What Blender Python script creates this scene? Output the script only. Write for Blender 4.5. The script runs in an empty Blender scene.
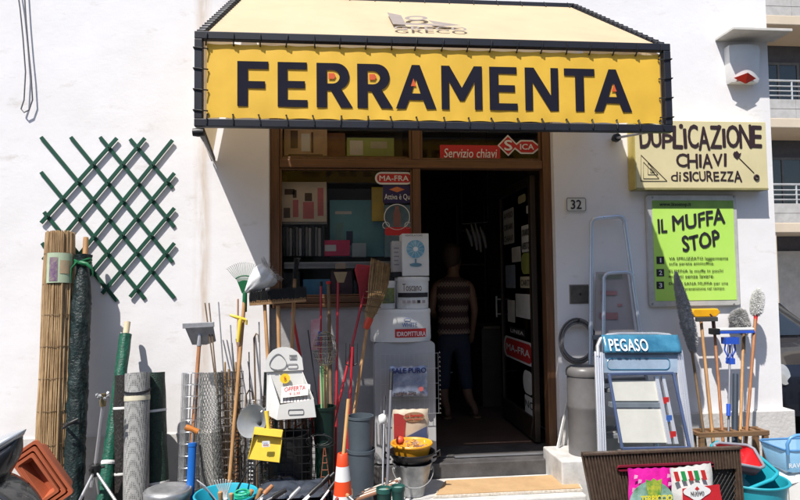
import bpy, bmesh, math, random
from mathutils import Vector, Matrix, Quaternion, noise
random.seed(7)
R = math.radians
SC = bpy.context.scene
COL = SC.collection
# ------------------------------------------------------------------ camera
CAMLOC = Vector((0, -4.64, 1.6)); FPX = 622.0
_yaw, _pit, _rol = R(5.7), R(2.9), R(0.7)
_f = Vector((math.sin(_yaw)*math.cos(_pit), math.cos(_yaw)*math.cos(_pit), math.sin(_pit)))
_r0 = Vector((math.cos(_yaw), -math.sin(_yaw), 0)); _u0 = _r0.cross(_f)
_r = _r0*math.cos(_rol) - _u0*math.sin(_rol); _u = _r.cross(_f)
cd = bpy.data.cameras.new('camera'); cam = bpy.data.objects.new('camera', cd); COL.objects.link(cam)
cd.lens = 36*FPX/800; cd.sensor_width = 36; cd.clip_end = 500; cd.clip_start = .05
cam.matrix_world = Matrix(((_r.x, _u.x, -_f.x, CAMLOC.x), (_r.y, _u.y, -_f.y, CAMLOC.y), (_r.z, _u.z, -_f.z, CAMLOC.z), (0, 0, 0, 1)))
SC.camera = cam
def W(px, py, Y=0.0):
    """world point seen at photo position (px, py) on the vertical plane y = Y"""
    d = _f + _r*((px-400)/FPX) - _u*((py-250)/FPX)
    return CAMLOC + d*((Y-CAMLOC.y)/d.y)
def PX(Y): return (Y-CAMLOC.y)/FPX      # metres per photo pixel at plane Y
# ------------------------------------------------------------------ materials
MATS = {}
def mat(name, col, rough=.6, metal=0, var=.12, vs=6, bump=.0, bs=60, col2=None, trans=0, alpha=1, spec=None, stretch=(1,1,1), coat=0, sub=0, emis=None, rv=.1):
    if name in MATS: return MATS[name]
    m = bpy.data.materials.new(name); m.use_nodes = True; MATS[name] = m
    nt = m.node_tree; N = nt.nodes; L = nt.links; b = N['Principled BSDF']
    b.inputs['Metallic'].default_value = metal
    tc = N.new('ShaderNodeTexCoord'); mp = N.new('ShaderNodeMapping'); mp.inputs['Scale'].default_value = stretch
    L.new(tc.outputs['Object'], mp.inputs[0])
    n1 = N.new('ShaderNodeTexNoise'); n1.inputs['Scale'].default_value = vs; n1.inputs['Detail'].default_value = 7; n1.inputs['Roughness'].default_value = .65
    L.new(mp.outputs[0], n1.inputs['Vector'])
    rp = N.new('ShaderNodeMapRange'); rp.inputs[1].default_value = .32; rp.inputs[2].default_value = .68
    L.new(n1.outputs['Fac'], rp.inputs[0])
    mx = N.new('ShaderNodeMix'); mx.data_type = 'RGBA'
    c2 = col2 if col2 else tuple(max(0, c*(1-2*var)) for c in col)
    c1 = col if col2 else tuple(min(1, c*(1+var*.5)) for c in col)
    mx.inputs[6].default_value = (*c1, 1); mx.inputs[7].default_value = (*c2, 1)
    L.new(rp.outputs[0], mx.inputs[0]); L.new(mx.outputs[2], b.inputs['Base Color'])
    rr = N.new('ShaderNodeMapRange'); rr.inputs[3].default_value = max(0.02, rough-rv); rr.inputs[4].default_value = min(1, rough+rv)
    L.new(n1.outputs['Fac'], rr.inputs[0]); L.new(rr.outputs[0], b.inputs['Roughness'])
    if bump:
        n2 = N.new('ShaderNodeTexNoise'); n2.inputs['Scale'].default_value = bs; n2.inputs['Detail'].default_value = 4
        L.new(mp.outputs[0], n2.inputs['Vector'])
        bp = N.new('ShaderNodeBump'); bp.inputs['Strength'].default_value = bump; bp.inputs['Distance'].default_value = .01
        L.new(n2.outputs['Fac'], bp.inputs['Height']); L.new(bp.outputs[0], b.inputs['Normal'])
    if trans: b.inputs['Transmission Weight'].default_value = trans
    if alpha < 1: b.inputs['Alpha'].default_value = alpha
    if coat: b.inputs['Coat Weight'].default_value = coat
    if spec is not None: b.inputs['Specular IOR Level'].default_value = spec
    return m
def fabric(name, col, tr=.25, **k):
    """a cloth that lets some of the light through"""
    m = mat(name, col, **k); nt = m.node_tree; N = nt.nodes; L = nt.links
    b = N['Principled BSDF']; t = N.new('ShaderNodeBsdfTranslucent'); t.inputs[0].default_value = (*col, 1)
    s = N.new('ShaderNodeMixShader'); s.inputs[0].default_value = tr
    L.new(b.outputs[0], s.inputs[1]); L.new(t.outputs[0], s.inputs[2]); L.new(s.outputs[0], N['Material Output'].inputs[0])
    return m
def wood(name, col, col2, rough=.55, sc=3, axis='z'):
    st = {'z': (14, 14, 1), 'x': (1, 14, 14), 'y': (14, 1, 14)}[axis]
    return mat(name, col, rough, col2=col2, vs=sc, stretch=st, bump=.15, bs=8)
def glass(name, tint=(.97, .97, .97), mixf=.0, rough=.02):
    m = bpy.data.materials.new(name); m.use_nodes = True; MATS[name] = m; nt = m.node_tree; N = nt.nodes; L = nt.links
    N.remove(N['Principled BSDF'])
    t = N.new('ShaderNodeBsdfTransparent'); t.inputs[0].default_value = (*tint, 1)
    g = N.new('ShaderNodeBsdfGlossy'); g.inputs['Roughness'].default_value = rough
    fr = N.new('ShaderNodeFresnel'); fr.inputs[0].default_value = 1.3
    ad = N.new('ShaderNodeMath'); ad.operation = 'ADD'; ad.inputs[1].default_value = mixf; L.new(fr.outputs[0], ad.inputs[0])
    s = N.new('ShaderNodeMixShader'); L.new(ad.outputs[0], s.inputs[0]); L.new(t.outputs[0], s.inputs[1]); L.new(g.outputs[0], s.inputs[2])
    L.new(s.outputs[0], N['Material Output'].inputs[0]); return m
# ------------------------------------------------------------------ mesh building
def V(*a): return Vector(a)
class MB:
    def __init__(s): s.v = []; s.f = []; s.m = []; s.mi = 0
    def add(s, vs, fs):
        o = len(s.v); s.v += [Vector(v) for v in vs]; s.f += [tuple(i+o for i in f) for f in fs]; s.m += [s.mi]*len(fs); return s
    def box(s, x0, x1, y0, y1, z0, z1, M=None):
        vs = [V(x, y, z) for x in (x0, x1) for y in (y0, y1) for z in (z0, z1)]
        if M is not None: vs = [M @ v for v in vs]
        return s.add(vs, [(0, 1, 3, 2), (4, 6, 7, 5), (0, 4, 5, 1), (2, 3, 7, 6), (0, 2, 6, 4), (1, 5, 7, 3)])
    def beam(s, a, b, w, t, up=V(0, 0, 1)):
        """rectangular bar from a to b, w across (in up x dir), t along up"""
        a = Vector(a); b = Vector(b); d = (b-a).normalized(); x = up.cross(d)
        if x.length < 1e-4: x = V(1, 0, 0).cross(d)
        x.normalize(); y = d.cross(x)
        vs = []
        for p in (a, b):
            for i, j in ((-1, -1), (1, -1), (1, 1), (-1, 1)): vs.append(p+x*i*w/2+y*j*t/2)
        return s.add(vs, [(3, 2, 1, 0), (4, 5, 6, 7), (0, 1, 5, 4), (1, 2, 6, 5), (2, 3, 7, 6), (3, 0, 4, 7)])
    def tube(s, pts, r, n=8, closed=False, cap=True):
        pts = [Vector(p) for p in pts]; k = len(pts); rs = r if isinstance(r, (list, tuple)) else [r]*k
        vs = []; ref = None
        for i, p in enumerate(pts):
            if closed: d = pts[(i+1) % k]-pts[i-1]
            else: d = pts[min(i+1, k-1)]-pts[max(i-1, 0)]
            d.normalize()
            if ref is None: ref = d.orthogonal().normalized()
            x = ref-d*ref.dot(d)
            if x.length < 1e-5: x = d.orthogonal()
            x.normalize(); ref = x; y = d.cross(x)
            for j in range(n):
                a = 2*math.pi*j/n; vs.append(p+(x*math.cos(a)+y*math.sin(a))*rs[i])
        fs = []
        for i in range(k if closed else k-1):
            q = (i+1) % k
            for j in range(n): fs.append((i*n+j, i*n+(j+1) % n, q*n+(j+1) % n, q*n+j))
        if cap and not closed: fs += [tuple(range(n))[::-1], tuple((k-1)*n+j for j in range(n))]
        return s.add(vs, fs)
    def lathe(s, prof, o, ax=V(0, 0, 1), n=24, fn=None, arc=1.0, x=None, ex=1, ey=1):
        """prof = [(r, h)...] turned about the axis; ex/ey stretch it to an oval"""
        ax = Vector(ax).normalized(); x = (Vector(x) if x else (V(0, 1, 0) if abs(ax.y) < .9 else V(1, 0, 0)).cross(ax)); x.normalize(); y = ax.cross(x)
        vs = []; o = Vector(o); m = n if arc == 1.0 else n+1
        for k, (r, h) in enumerate(prof):
            for j in range(m):
                a = 2*math.pi*arc*j/n; rr = r
                if fn: rr = fn(r, h, a)
                vs.append(o+ax*h+x*math.cos(a)*rr*ex+y*math.sin(a)*rr*ey)
        fs = []
        for k in range(len(prof)-1):
            for j in range(n): 
                j2 = (j+1) % m
                fs.append((k*m+j, k*m+j2, (k+1)*m+j2, (k+1)*m+j))
        return s.add(vs, fs)
    def cyl(s, a, b, r0, r1=None, n=16):
        a = Vector(a); b = Vector(b); return s.tube([a, b], [r0, r0 if r1 is None else r1], n)
    def prism(s, poly, o, U, Vv, t):
        """closed 2-D outline in the frame (o, U, V), thickened by t along U x V"""
        o = Vector(o); U = Vector(U); Vv = Vector(Vv); Nn = U.cross(Vv).normalized(); k = len(poly)
        vs = [o+U*a+Vv*b for a, b in poly]; vs += [v+Nn*t for v in vs]
        fs = [tuple(range(k))[::-1], tuple(range(k, 2*k))]+[(i, (i+1) % k, k+(i+1) % k, k+i) for i in range(k)]
        return s.add(vs, fs)
    def grid(s, fn, nu, nv):
        vs = [fn(i/nu, j/nv) for j in range(nv+1) for i in range(nu+1)]
        return s.add(vs, [(j*(nu+1)+i, j*(nu+1)+i+1, (j+1)*(nu+1)+i+1, (j+1)*(nu+1)+i) for j in range(nv) for i in range(nu)])
    def text(s, txt, o, U, Vv, w, h, bold=.0, t=.002, jitter=0, shear=0, sp=1, font=None):
        """lettering fitted into a w x h box whose lower left corner is o"""
        fat = bold*.55; bold = 0
        cu = bpy.data.curves.new('t', 'FONT'); cu.body = txt; cu.size = 1; cu.offset = bold; cu.resolution_u = 3; cu.space_character = sp; cu.shear = shear
        ob = bpy.data.objects.new('t', cu); me = bpy.data.meshes.new_from_object(ob)
        vs = [v.co.copy() for v in me.vertices]; fs = [tuple(p.vertices) for p in me.polygons]
        bpy.data.objects.remove(ob); bpy.data.curves.remove(cu); bpy.data.meshes.remove(me)
        if not vs: return s
        x0 = min(v.x for v in vs); x1 = max(v.x for v in vs); y0 = min(v.y for v in vs); y1 = max(v.y for v in vs)
        U = Vector(U).normalized(); Vv = Vector(Vv).normalized(); Nn = U.cross(Vv); o = Vector(o)
        def mp(v):
            a = (v.x-x0)/(x1-x0); b = (v.y-y0)/(y1-y0)
            jj = jitter*math.sin(a*23.0)*.12+jitter*math.sin(a*57)*.06
            return o+U*(a*w+jitter*b*math.sin(a*41)*.012*w)+Vv*((b*(1+jj)+jj*.4)*h)+Nn*t
        base = [mp(v) for v in vs]; s.add(base, fs)
        if fat > 0:
            sc_ = min(h/(y1-y0), w/(x1-x0)*1.3)*fat
            for i, (du, dv) in enumerate(((-1, 0), (1, 0), (0, .8), (0, -.8))): s.add([v+U*du*sc_+Vv*dv*sc_+Nn*.00025*(i+1) for v in base], fs)
        return s
    def build(s, name, mt, parent=None, at=None, bevel=0, smooth=None, seg=2, solid=0):
        me = bpy.data.meshes.new(name)
        o = Vector(at) if at is not None else V(0, 0, 0)
        if parent is not None and at is None: o = WLOC[parent.name]
        me.from_pydata([v-o for v in s.v], [], s.f); me.validate(); me.update()
        bm = bmesh.new(); bm.from_mesh(me); bmesh.ops.recalc_face_normals(bm, faces=bm.faces)
        bm.to_mesh(me); bm.free()
        mts = mt if isinstance(mt, (list, tuple)) else [mt]
        for q in mts: me.materials.append(q)
        if len(mts) > 1 and len(me.polygons) == len(s.m):
            for p, i in zip(me.polygons, s.m): p.material_index = i
        if smooth is not None:
            for p in me.polygons: p.use_smooth = True
            me.set_sharp_from_angle(angle=R(smooth))
        ob = bpy.data.objects.new(name, me); COL.objects.link(ob)
        if parent is not None:
            ob.parent = parent; ob.location = o-WLOC[parent.name]
        else: ob.location = o
        WLOC[ob.name] = o.copy()
        if solid:
            q = ob.modifiers.new('s', 'SOLIDIFY'); q.thickness = solid; q.offset = 0
        if bevel:
            q = ob.modifiers.new('b', 'BEVEL'); q.width = bevel; q.segments = seg; q.limit_method = 'ANGLE'; q.angle_limit = R(35); q.harden_normals = False
        return ob
WLOC = {}
def tag(o, label=None, cat=None, group=None, kind=None):
    if label: o['label'] = label
    if cat: o['category'] = cat
    if group: o['group'] = group
    if kind: o['kind'] = kind
    return o
def thing(name, loc, label, cat, group=None):
    o = bpy.data.objects.new(name, None); o.location = loc; COL.objects.link(o); o.empty_display_size = .1
    WLOC[o.name] = Vector(loc); return tag(o, label, cat, group)
def struct(o): o['kind'] = 'structure'; return o
def copy_tree(o, loc, label=None, rz=0, parent=None):
    c = o.copy(); COL.objects.link(c)
    if parent is None:
        c.location = loc; c.rotation_euler.z += rz
        if label: c['label'] = label
    else: c.parent = parent; c.matrix_parent_inverse = o.matrix_parent_inverse.copy()
    for ch in [k for k in bpy.data.objects if k.parent == o]: copy_tree(ch, None, parent=c)
    return c
def ground(t, b, z=0.0):
    """base point where the line t -> b reaches height z"""
    t = Vector(t); b = Vector(b); k = (z-t.z)/(b.z-t.z); return t+(b-t)*k
def circ(c, r, n=24, U=V(1, 0, 0), Vv=V(0, 0, 1), a0=0, a1=360, ry=None):
    c = Vector(c); ry = r if ry is None else ry
    return [c+U*(r*math.cos(R(a0+(a1-a0)*i/n)))+Vv*(ry*math.sin(R(a0+(a1-a0)*i/n))) for i in range(n+(0 if (a1-a0) == 360 else 1))]
def rrect(x0, z0, x1, z1, r, n=5):
    out = []
    for cx, cz, a in ((x1-r, z0+r, -90), (x1-r, z1-r, 0), (x0+r, z1-r, 90), (x0+r, z0+r, 180)):
        for i in range(n+1):
            q = R(a+90*i/n); out.append((cx+r*math.cos(q), cz+r*math.sin(q)))
    return out
EX, EY, EZ = V(1, 0, 0), V(0, 1, 0), V(0, 0, 1)

# palette
white_wood = None
M_black = mat('black_plastic', (.012, .012, .013), .45, bump=.05)
M_dark = mat('dark_metal', (.025, .025, .028), .5, .3, bump=.05)
M_steel = mat('galvanised_steel', (.42, .43, .44), .42, .75, var=.15, vs=12, bump=.05)
M_alu = mat('aluminium', (.62, .63, .66), .32, .8, var=.06, vs=8)
M_bluealu = mat('blue_grey_metal', (.33, .42, .55), .35, .5, var=.08)
M_red = mat('red_paint', (.45, .015, .02), .4, var=.1)
M_redp = mat('red_plastic', (.55, .02, .02), .4, var=.06)
M_yel = mat('yellow_plastic', (.85, .6, .07), .4, var=.08)
M_green = mat('green_plastic', (.01, .14, .05), .4, var=.15)
M_dgreen = mat('dark_green_plastic', (.006, .035, .028), .45, var=.2, bump=.1)
M_white = mat('white_plastic', (.72, .72, .71), .45, var=.04)
M_paper = mat('white_card', (.68, .68, .66), .7, var=.05)
M_handle = wood('wooden_handle', (.5, .28, .12), (.32, .17, .07), .6)
M_handle2 = wood('reddish_wood_handle', (.42, .19, .08), (.26, .1, .04), .6)
M_oldwood = wood('weathered_wood', (.2, .13, .07), (.09, .055, .03), .7)
M_ink = mat('black_ink', (.015, .013, .018), .6, var=.02)
M_redink = mat('red_ink', (.5, .02, .02), .6, var=.02)
M_whiteink = mat('white_ink', (.75, .75, .75), .6, var=.02)
M_blueink = mat('blue_ink', (.04, .12, .4), .6, var=.05)
M_frame = wood('varnished_frame_wood', (.17, .08, .035), (.085, .04, .02), .4)
M_framex = wood('varnished_frame_wood_across', (.17, .08, .035), (.085, .04, .02), .4, axis='x')
# ================================================================== SETTING
def plaster():
    m = bpy.data.materials.new('white_plaster'); m.use_nodes = True; nt = m.node_tree; N = nt.nodes; L = nt.links; b = N['Principled BSDF']
    b.inputs['Roughness'].default_value = .85
    tc = N.new('ShaderNodeTexCoord'); sp = N.new('ShaderNodeSeparateXYZ'); L.new(tc.outputs['Object'], sp.inputs[0])
    def noise_(s, d=6, st=(1, 1, 1), r=.6):
        mp = N.new('ShaderNodeMapping'); mp.inputs['Scale'].default_value = st; L.new(tc.outputs['Object'], mp.inputs[0])
        n = N.new('ShaderNodeTexNoise'); n.inputs['Scale'].default_value = s; n.inputs['Detail'].default_value = d; n.inputs['Roughness'].default_value = r; L.new(mp.outputs[0], n.inputs['Vector']); return n.outputs['Fac']
    def mr(src, a, b_, c=0, d=1):
        q = N.new('ShaderNodeMapRange'); q.inputs[1].default_value = a; q.inputs[2].default_value = b_; q.inputs[3].default_value = c; q.inputs[4].default_value = d; L.new(src, q.inputs[0]); return q.outputs[0]
    def mul(a, b_):
        q = N.new('ShaderNodeMath'); q.operation = 'MULTIPLY'; L.new(a, q.inputs[0])
        if isinstance(b_, float): q.inputs[1].default_value = b_
        else: L.new(b_, q.inputs[1])
        return q.outputs[0]
    def mix(f, a, c):
        q = N.new('ShaderNodeMix'); q.data_type = 'RGBA'; L.new(f, q.inputs[0])
        if isinstance(a, tuple): q.inputs[6].default_value = (*a, 1)
        else: L.new(a, q.inputs[6])
        q.inputs[7].default_value = (*c, 1); return q.outputs[2]
    base = mix(mr(noise_(1.3), .35, .65), (.81, .80, .82), (.755, .74, .745))
    # brown run-off streak down the edge of the shop front
    xs = (W(192, 200, 0).x, W(203, 200, 0).x, W(213, 200, 0).x)
    band = mul(mr(sp.outputs[0], xs[0], xs[1]), mr(sp.outputs[0], xs[2], xs[1]))
    streak = mul(mul(band, mr(noise_(2.2, 8, (6, 1, .8)), .38, .62)), .75)
    base = mix(streak, base, (.5, .38, .26))
    # soft dirty marks low down and scattered scuffs
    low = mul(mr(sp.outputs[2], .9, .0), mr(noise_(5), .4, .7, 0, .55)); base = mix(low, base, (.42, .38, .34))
    scuff = mul(mr(noise_(3.2, 9, (1, 1, 2.2), .72), .58, .70), .5); base = mix(scuff, base, (.5, .45, .4))
    L.new(base, b.inputs['Base Color'])
    bp = N.new('ShaderNodeBump'); bp.inputs['Strength'].default_value = .1; bp.inputs['Distance'].default_value = .01; L.new(noise_(45, 4), bp.inputs['Height'])
    bp2 = N.new('ShaderNodeBump'); bp2.inputs['Strength'].default_value = .28; bp2.inputs['Distance'].default_value = .02; L.new(noise_(2.5, 3), bp2.inputs['Height']); L.new(bp2.outputs[0], bp.inputs['Normal'])
    L.new(bp.outputs[0], b.inputs['Normal']); return m
M_wall = plaster()
M_plinth = mat('plinth_render', (.6, .58, .56), .9, var=.08, vs=3, bump=.4, bs=40)
M_stone = mat('dark_step_stone', (.085, .08, .08), .5, var=.25, vs=8, bump=.1)
M_marble = mat('worn_white_marble', (.62, .61, .59), .5, var=.15, vs=9, bump=.2, bs=25)
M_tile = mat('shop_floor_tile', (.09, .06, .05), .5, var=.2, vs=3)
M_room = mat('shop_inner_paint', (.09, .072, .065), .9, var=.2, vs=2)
M_glass = glass('window_glass')
M_asph = mat('asphalt', (.05, .05, .052), .9, var=.2, vs=9, bump=.4, bs=120)
M_pave = mat('pavement_concrete', (.26, .25, .24), .85, var=.2, vs=4, bump=.3, bs=80)

b = MB(); b.box(-60, 60, -40, 90, -.6, -.12); struct(b.build('road', M_asph))
b = MB(); b.box(-9, 4.2, -1.7, 1.0, -.2, 0.0); struct(b.build('pavement', M_pave, bevel=.01))

# opening of the shop front
XL = W(269, 300, 0).x; XR = W(557, 300, 0).x; ZT = 3.0
XEND = (W(770, 100, 0).x + W(777, 280, 0).x)/2
shop = thing('shop_building', (0, 0, 0), 'white plastered shop building with a timber shop front in its ground floor', 'building')
b = MB()
xs = [-9, XL, XR, XEND]; zs = [0, ZT, 6.4]; T = .24
for i in range(3):
    for j in range(2):
        if i == 1 and j == 0: continue
        for y in (0, T): b.add([(xs[i], y, zs[j]), (xs[i+1], y, zs[j]), (xs[i+1], y, zs[j+1]), (xs[i], y, zs[j+1])], [(0, 1, 2, 3)])
for x in (XL, XR): b.add([(x, 0, 0), (x, T, 0), (x, T, ZT), (x, 0, ZT)], [(0, 1, 2, 3)])
b.add([(XL, 0, ZT), (XR, 0, ZT), (XR, T, ZT), (XL, T, ZT)], [(0, 1, 2, 3)])
b.add([(XEND, 0, 0), (XEND, 7, 0), (XEND, 7, 6.4), (XEND, 0, 6.4)], [(0, 1, 2, 3)])
b.add([(-9, 0, 6.4), (XEND, 0, 6.4), (XEND, 7, 6.4), (-9, 7, 6.4)], [(0, 1, 2, 3)])
b.build('wall', M_wall, shop)
zp = W(60, 437, 0).z
b = MB(); b.box(-9, XL-.002, -.012, .02, 0, zp); b.box(XR+.002, XEND+.06, -.055, .02, 0, zp+.02); b.box(XEND+.002, XEND+.06, .02, 6, 0, zp+.02)
b.build('plinth', M_plinth, shop, bevel=.006)
# inner room
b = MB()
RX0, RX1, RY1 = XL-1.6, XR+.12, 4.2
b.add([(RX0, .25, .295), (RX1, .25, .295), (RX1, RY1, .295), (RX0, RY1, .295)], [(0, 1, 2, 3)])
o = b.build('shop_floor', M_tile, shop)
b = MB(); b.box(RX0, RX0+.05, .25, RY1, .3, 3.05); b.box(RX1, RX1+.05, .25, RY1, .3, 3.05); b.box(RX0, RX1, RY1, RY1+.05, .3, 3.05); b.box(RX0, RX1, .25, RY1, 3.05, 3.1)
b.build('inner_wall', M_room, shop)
# steps
zt = .3
b = MB(); b.box(W(372, 460, -.12).x, XR+.03, -.14, .25, 0.0, zt-.012); b.build('stone_step', M_stone, shop, bevel=.008)
b = MB(); b.box(W(440, 457, 0).x, XR-.03, -.01, .25, zt-.010, zt+.004)
b.build('threshold', M_stone, shop, bevel=.003)
b = MB(); b.beam((W(454, 456, 0).x, -.028, zt+.001), (W(551, 456, 0).x, -.028, zt+.001), .018, .012); b.build('sunlit_threshold_strip', M_alu, shop)  # bright metal bar stands in for the sunlit line along the threshold
b = MB(); b.box(W(386, 495, -.6).x, W(586, 495, -.6).x, -.62, -.145, 0, .185); b.build('marble_step', M_marble, shop, bevel=.012)
# wall under the window
YF = .10
zs_ = W(330, 303, YF).z; XM0 = W(413, 250, YF).x; XM1 = W(421, 250, YF).x
b = MB(); b.box(XL+.002, W(418, 400, YF).x, YF-.03, YF+.1, 0, zs_-.03); b.build('window_apron', mat('grey_apron_paint', (.42, .41, .42), .8, var=.12, vs=3, bump=.2), shop, bevel=.004)
# timber frame
ztr = W(345, 164, YF).z
fr = MB()
def vbar(x0, x1, z0, z1, y0=YF-.03, y1=YF+.05): fr.box(x0, x1, y0, y1, z0, z1)
vbar(XL+.002, XL+.070, zs_, ZT-.002)
vbar(XM0, XM1, zt+.004, ztr-.035); vbar(XM0, XM1, ztr+.03, ZT-.07)
vbar(XR-.065, XR-.002, zt+.004, ZT-.002, YF-.04, YF+.06)
wf = fr.build('shop_front_frame', M_frame, shop, bevel=.006)
fr = MB(); vbar(XL+.071, XR-.066, ztr-.035, ztr+.03, YF-.035, YF+.055); vbar(XL+.071, XR-.066, ZT-.07, ZT-.002); vbar(XL+.071, XM0, zs_, zs_+.05)
fr.build('crossbar', M_framex, shop, bevel=.006)
fr = MB(); fr.box(XL+.02, XM1, YF-.07, YF-.03, zs_-.03, zs_-.002); fr.build('window_ledge', M_framex, shop, bevel=.004)
# inner sash round the window
a0, a1, c0, c1 = XL+.071, XM0-.001, zs_+.051, ztr-.036
w = MB(); s_ = .014
for q in ((a0, a0+s_, c0, c1), (a1-s_, a1, c0, c1)): w.box(q[0], q[1], YF-.015, YF+.035, q[2], q[3])
for q in ((a0+s_, a1-s_, c0, c0+s_), (a0+s_, a1-s_, c1-s_, c1)): w.box(q[0], q[1], YF-.015, YF+.035, q[2], q[3])
win = w.build('window', M_frame, shop, bevel=.004)
g = MB(); g.box(a0+s_, a1-s_, YF+.008, YF+.012, c0+s_, c1-s_); g.build('pane', M_glass, win)
for x0, x1 in ((XL+.071, XM0-.001), (XM1+.001, XR-.067)):
    w = MB(); z0, z1 = ztr+.031, ZT-.071; s2 = .02
    for q in ((x0, x0+s2, z0, z1), (x1-s2, x1, z0, z1)): w.box(q[0], q[1], YF-.01, YF+.03, q[2], q[3])
    for q in ((x0+s2, x1-s2, z0, z0+s2), (x0+s2, x1-s2, z1-s2, z1)): w.box(q[0], q[1], YF-.01, YF+.03, q[2], q[3])
    tw = w.build('transom_window', M_frame, shop, bevel=.003)
    g = MB(); g.box(x0+s2, x1-s2, YF+.008, YF+.012, z0+s2, z1-s2); g.build('pane', M_glass, tw)
# glazed door leaf folded back inside on the right
XD = XR-.13; DY0, DY1 = .2, 1.22
d = MB()
for y0, y1 in ((DY0, DY0+.07), (DY1-.07, DY1)): d.box(XD, XD+.045, y0, y1, zt+.02, ztr-.06)
for z0, z1 in ((zt+.02, zt+.2), (ztr-.13, ztr-.06)): d.box(XD, XD+.045, DY0+.07, DY1-.07, z0, z1)
dl = d.build('door', mat('dark_door_frame', (.03, .02, .014), .45), shop, bevel=.005)
g = MB(); g.box(XD+.02, XD+.025, DY0+.07, DY1-.07, zt+.2, ztr-.13); g.build('pane', M_glass, dl)
g = MB(); g.tube([(XD-.04, DY1-.04, 1.25), (XD-.04, DY1-.04, 1.45)], .01); g.cyl((XD-.04, DY1-.04, 1.28), (XD, DY1-.04, 1.28), .008); g.cyl((XD-.04, DY1-.04, 1.42), (XD, DY1-.04, 1.42), .008); g.build('handle', M_steel, dl)

def sticker(name, x0, y0, x1, y1, Y, m, parent, r=.3, t=.0015):
    """flat label between two photo corners on plane Y"""
    a = W(x0, y1, Y); c = W(x1, y0, Y); s = MB(); rr = r*min(c.x-a.x, c.z-a.z)
    s.prism(rrect(a.x, a.z, c.x, c.z, max(rr, .0005)), (0, Y, 0), EX, EZ, t); return s.build(name, m, parent) if parent else s
def txt(mb, s, x0, y0, x1, y1, Y, **k):
    a = W(x0, y1, Y); c = W(x1, y0, Y); c2 = W(x1, y1, Y); c3 = W(x0, y0, Y)
    return mb.text(s, a, EX, EZ, (c2.x+c.x-a.x-c3.x)/2, c.z-a.z, **k)
YG = YF+.004
# stickers on the glass (flat, each a sticker of its own)
M_navy = mat('navy_film', (.02, .015, .09), .5, var=.05)
st = thing('door_sticker', W(394, 184, YG), 'red oval sticker reading MA-FRA with white rim on the shop window', 'sticker')
sticker('backing', 375, 172, 413, 184.5, YG, M_white, st, .5); sticker('field', 377, 174, 411, 182.5, YG-.0018, M_redink, st, .45)
q = MB(); txt(q, 'MA-FRA', 379.5, 175.7, 408.5, 180.8, YG-.0045, bold=.03); q.build('lettering', M_whiteink, st)
st = thing('door_sticker', W(397, 203, YG), 'navy square sticker reading Attiva è Qui below the red oval one', 'sticker')
sticker('backing', 383, 185.5, 412.5, 203, YG, M_navy, st, .02); q = MB(); txt(q, 'Attiva è Qui', 384.5, 194, 411, 200.5, YG-.004); q.build('lettering', M_whiteink, st)
q = MB(); a = W(397, 189.5, YG-.002); q.prism([(-.06, 0), (0, .022), (.06, 0), (0, -.022)], a, EX, EZ, .001); q.build('emblem', mat('orange_ink', (.6, .18, .06), .6), st)
st = thing('door_sticker', W(397, 236, YG), 'round clear sticker with a red bottle drawing and red banner', 'sticker')
q = MB(); c_ = W(397, 217, YG); ring = circ(c_, .098, 30); q.tube(ring, .004, 4, closed=True)
for s_x in (-1, 1): q.tube(circ(c_+V(s_x*.085, 0, -.065), .026, 14), .003, 4, closed=True)
q.build('ring', M_whiteink, st)
q = MB(); q.box(c_.x-.028, c_.x+.028, YG-.002, YG, c_.z-.07, c_.z+.04); q.box(c_.x-.016, c_.x+.016, YG-.002, YG, c_.z+.04, c_.z+.085); q.build('bottle_print', mat('brown_ink', (.22, .1, .09), .6), st)
sticker('banner', 385, 227, 411, 235.5, YG-.001, M_redink, st, .3)
st = thing('shop_sticker', W(470, 160, YG), 'long red sticker reading Servizio chiavi above the doorway', 'sticker')
sticker('backing', 440, 145.5, 500, 160, YG, M_redink, st, .05); q = MB(); txt(q, 'Servizio chiavi', 444, 149, 497, 157.5, YG-.004, shear=.15, bold=.01); q.build('lettering', M_whiteink, st)
st = thing('shop_sticker', W(512, 158, YG), 'clear sticker with two red rhombus emblems lettered S and SICA', 'sticker')
q = MB(); pc = W(508, 145.5, YG-.001); pr = W(523, 147, YG-.002)
q.prism([(-.085, 0), (0, .085), (.085, 0), (0, -.085)], pc, EX, EZ, .001); q.prism([(-.12, 0), (-.05, .055), (.05, .055), (.12, 0), (.05, -.055), (-.05, -.055)], pr+V(.03, 0, 0), EX, EZ, .001)
q.build('backing', M_white, st)
q = MB(); q.prism([(-.07, 0), (0, .07), (.07, 0), (0, -.07)], pc-V(0, .003, 0), EX, EZ, .001); q.prism([(-.1, 0), (-.045, .043), (.045, .043), (.1, 0), (.045, -.043), (-.045, -.043)], pr+V(.03, -.003, 0), EX, EZ, .001); q.build('field', M_redink, st)
q = MB(); q.text('S', pc+V(-.03, -.006, -.04), EX, EZ, .06, .08, bold=.05); q.text('ICA', pr+V(-.025, -.006, -.022), EX, EZ, .11, .044, bold=.04); q.build('lettering', M_whiteink, st)

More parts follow.
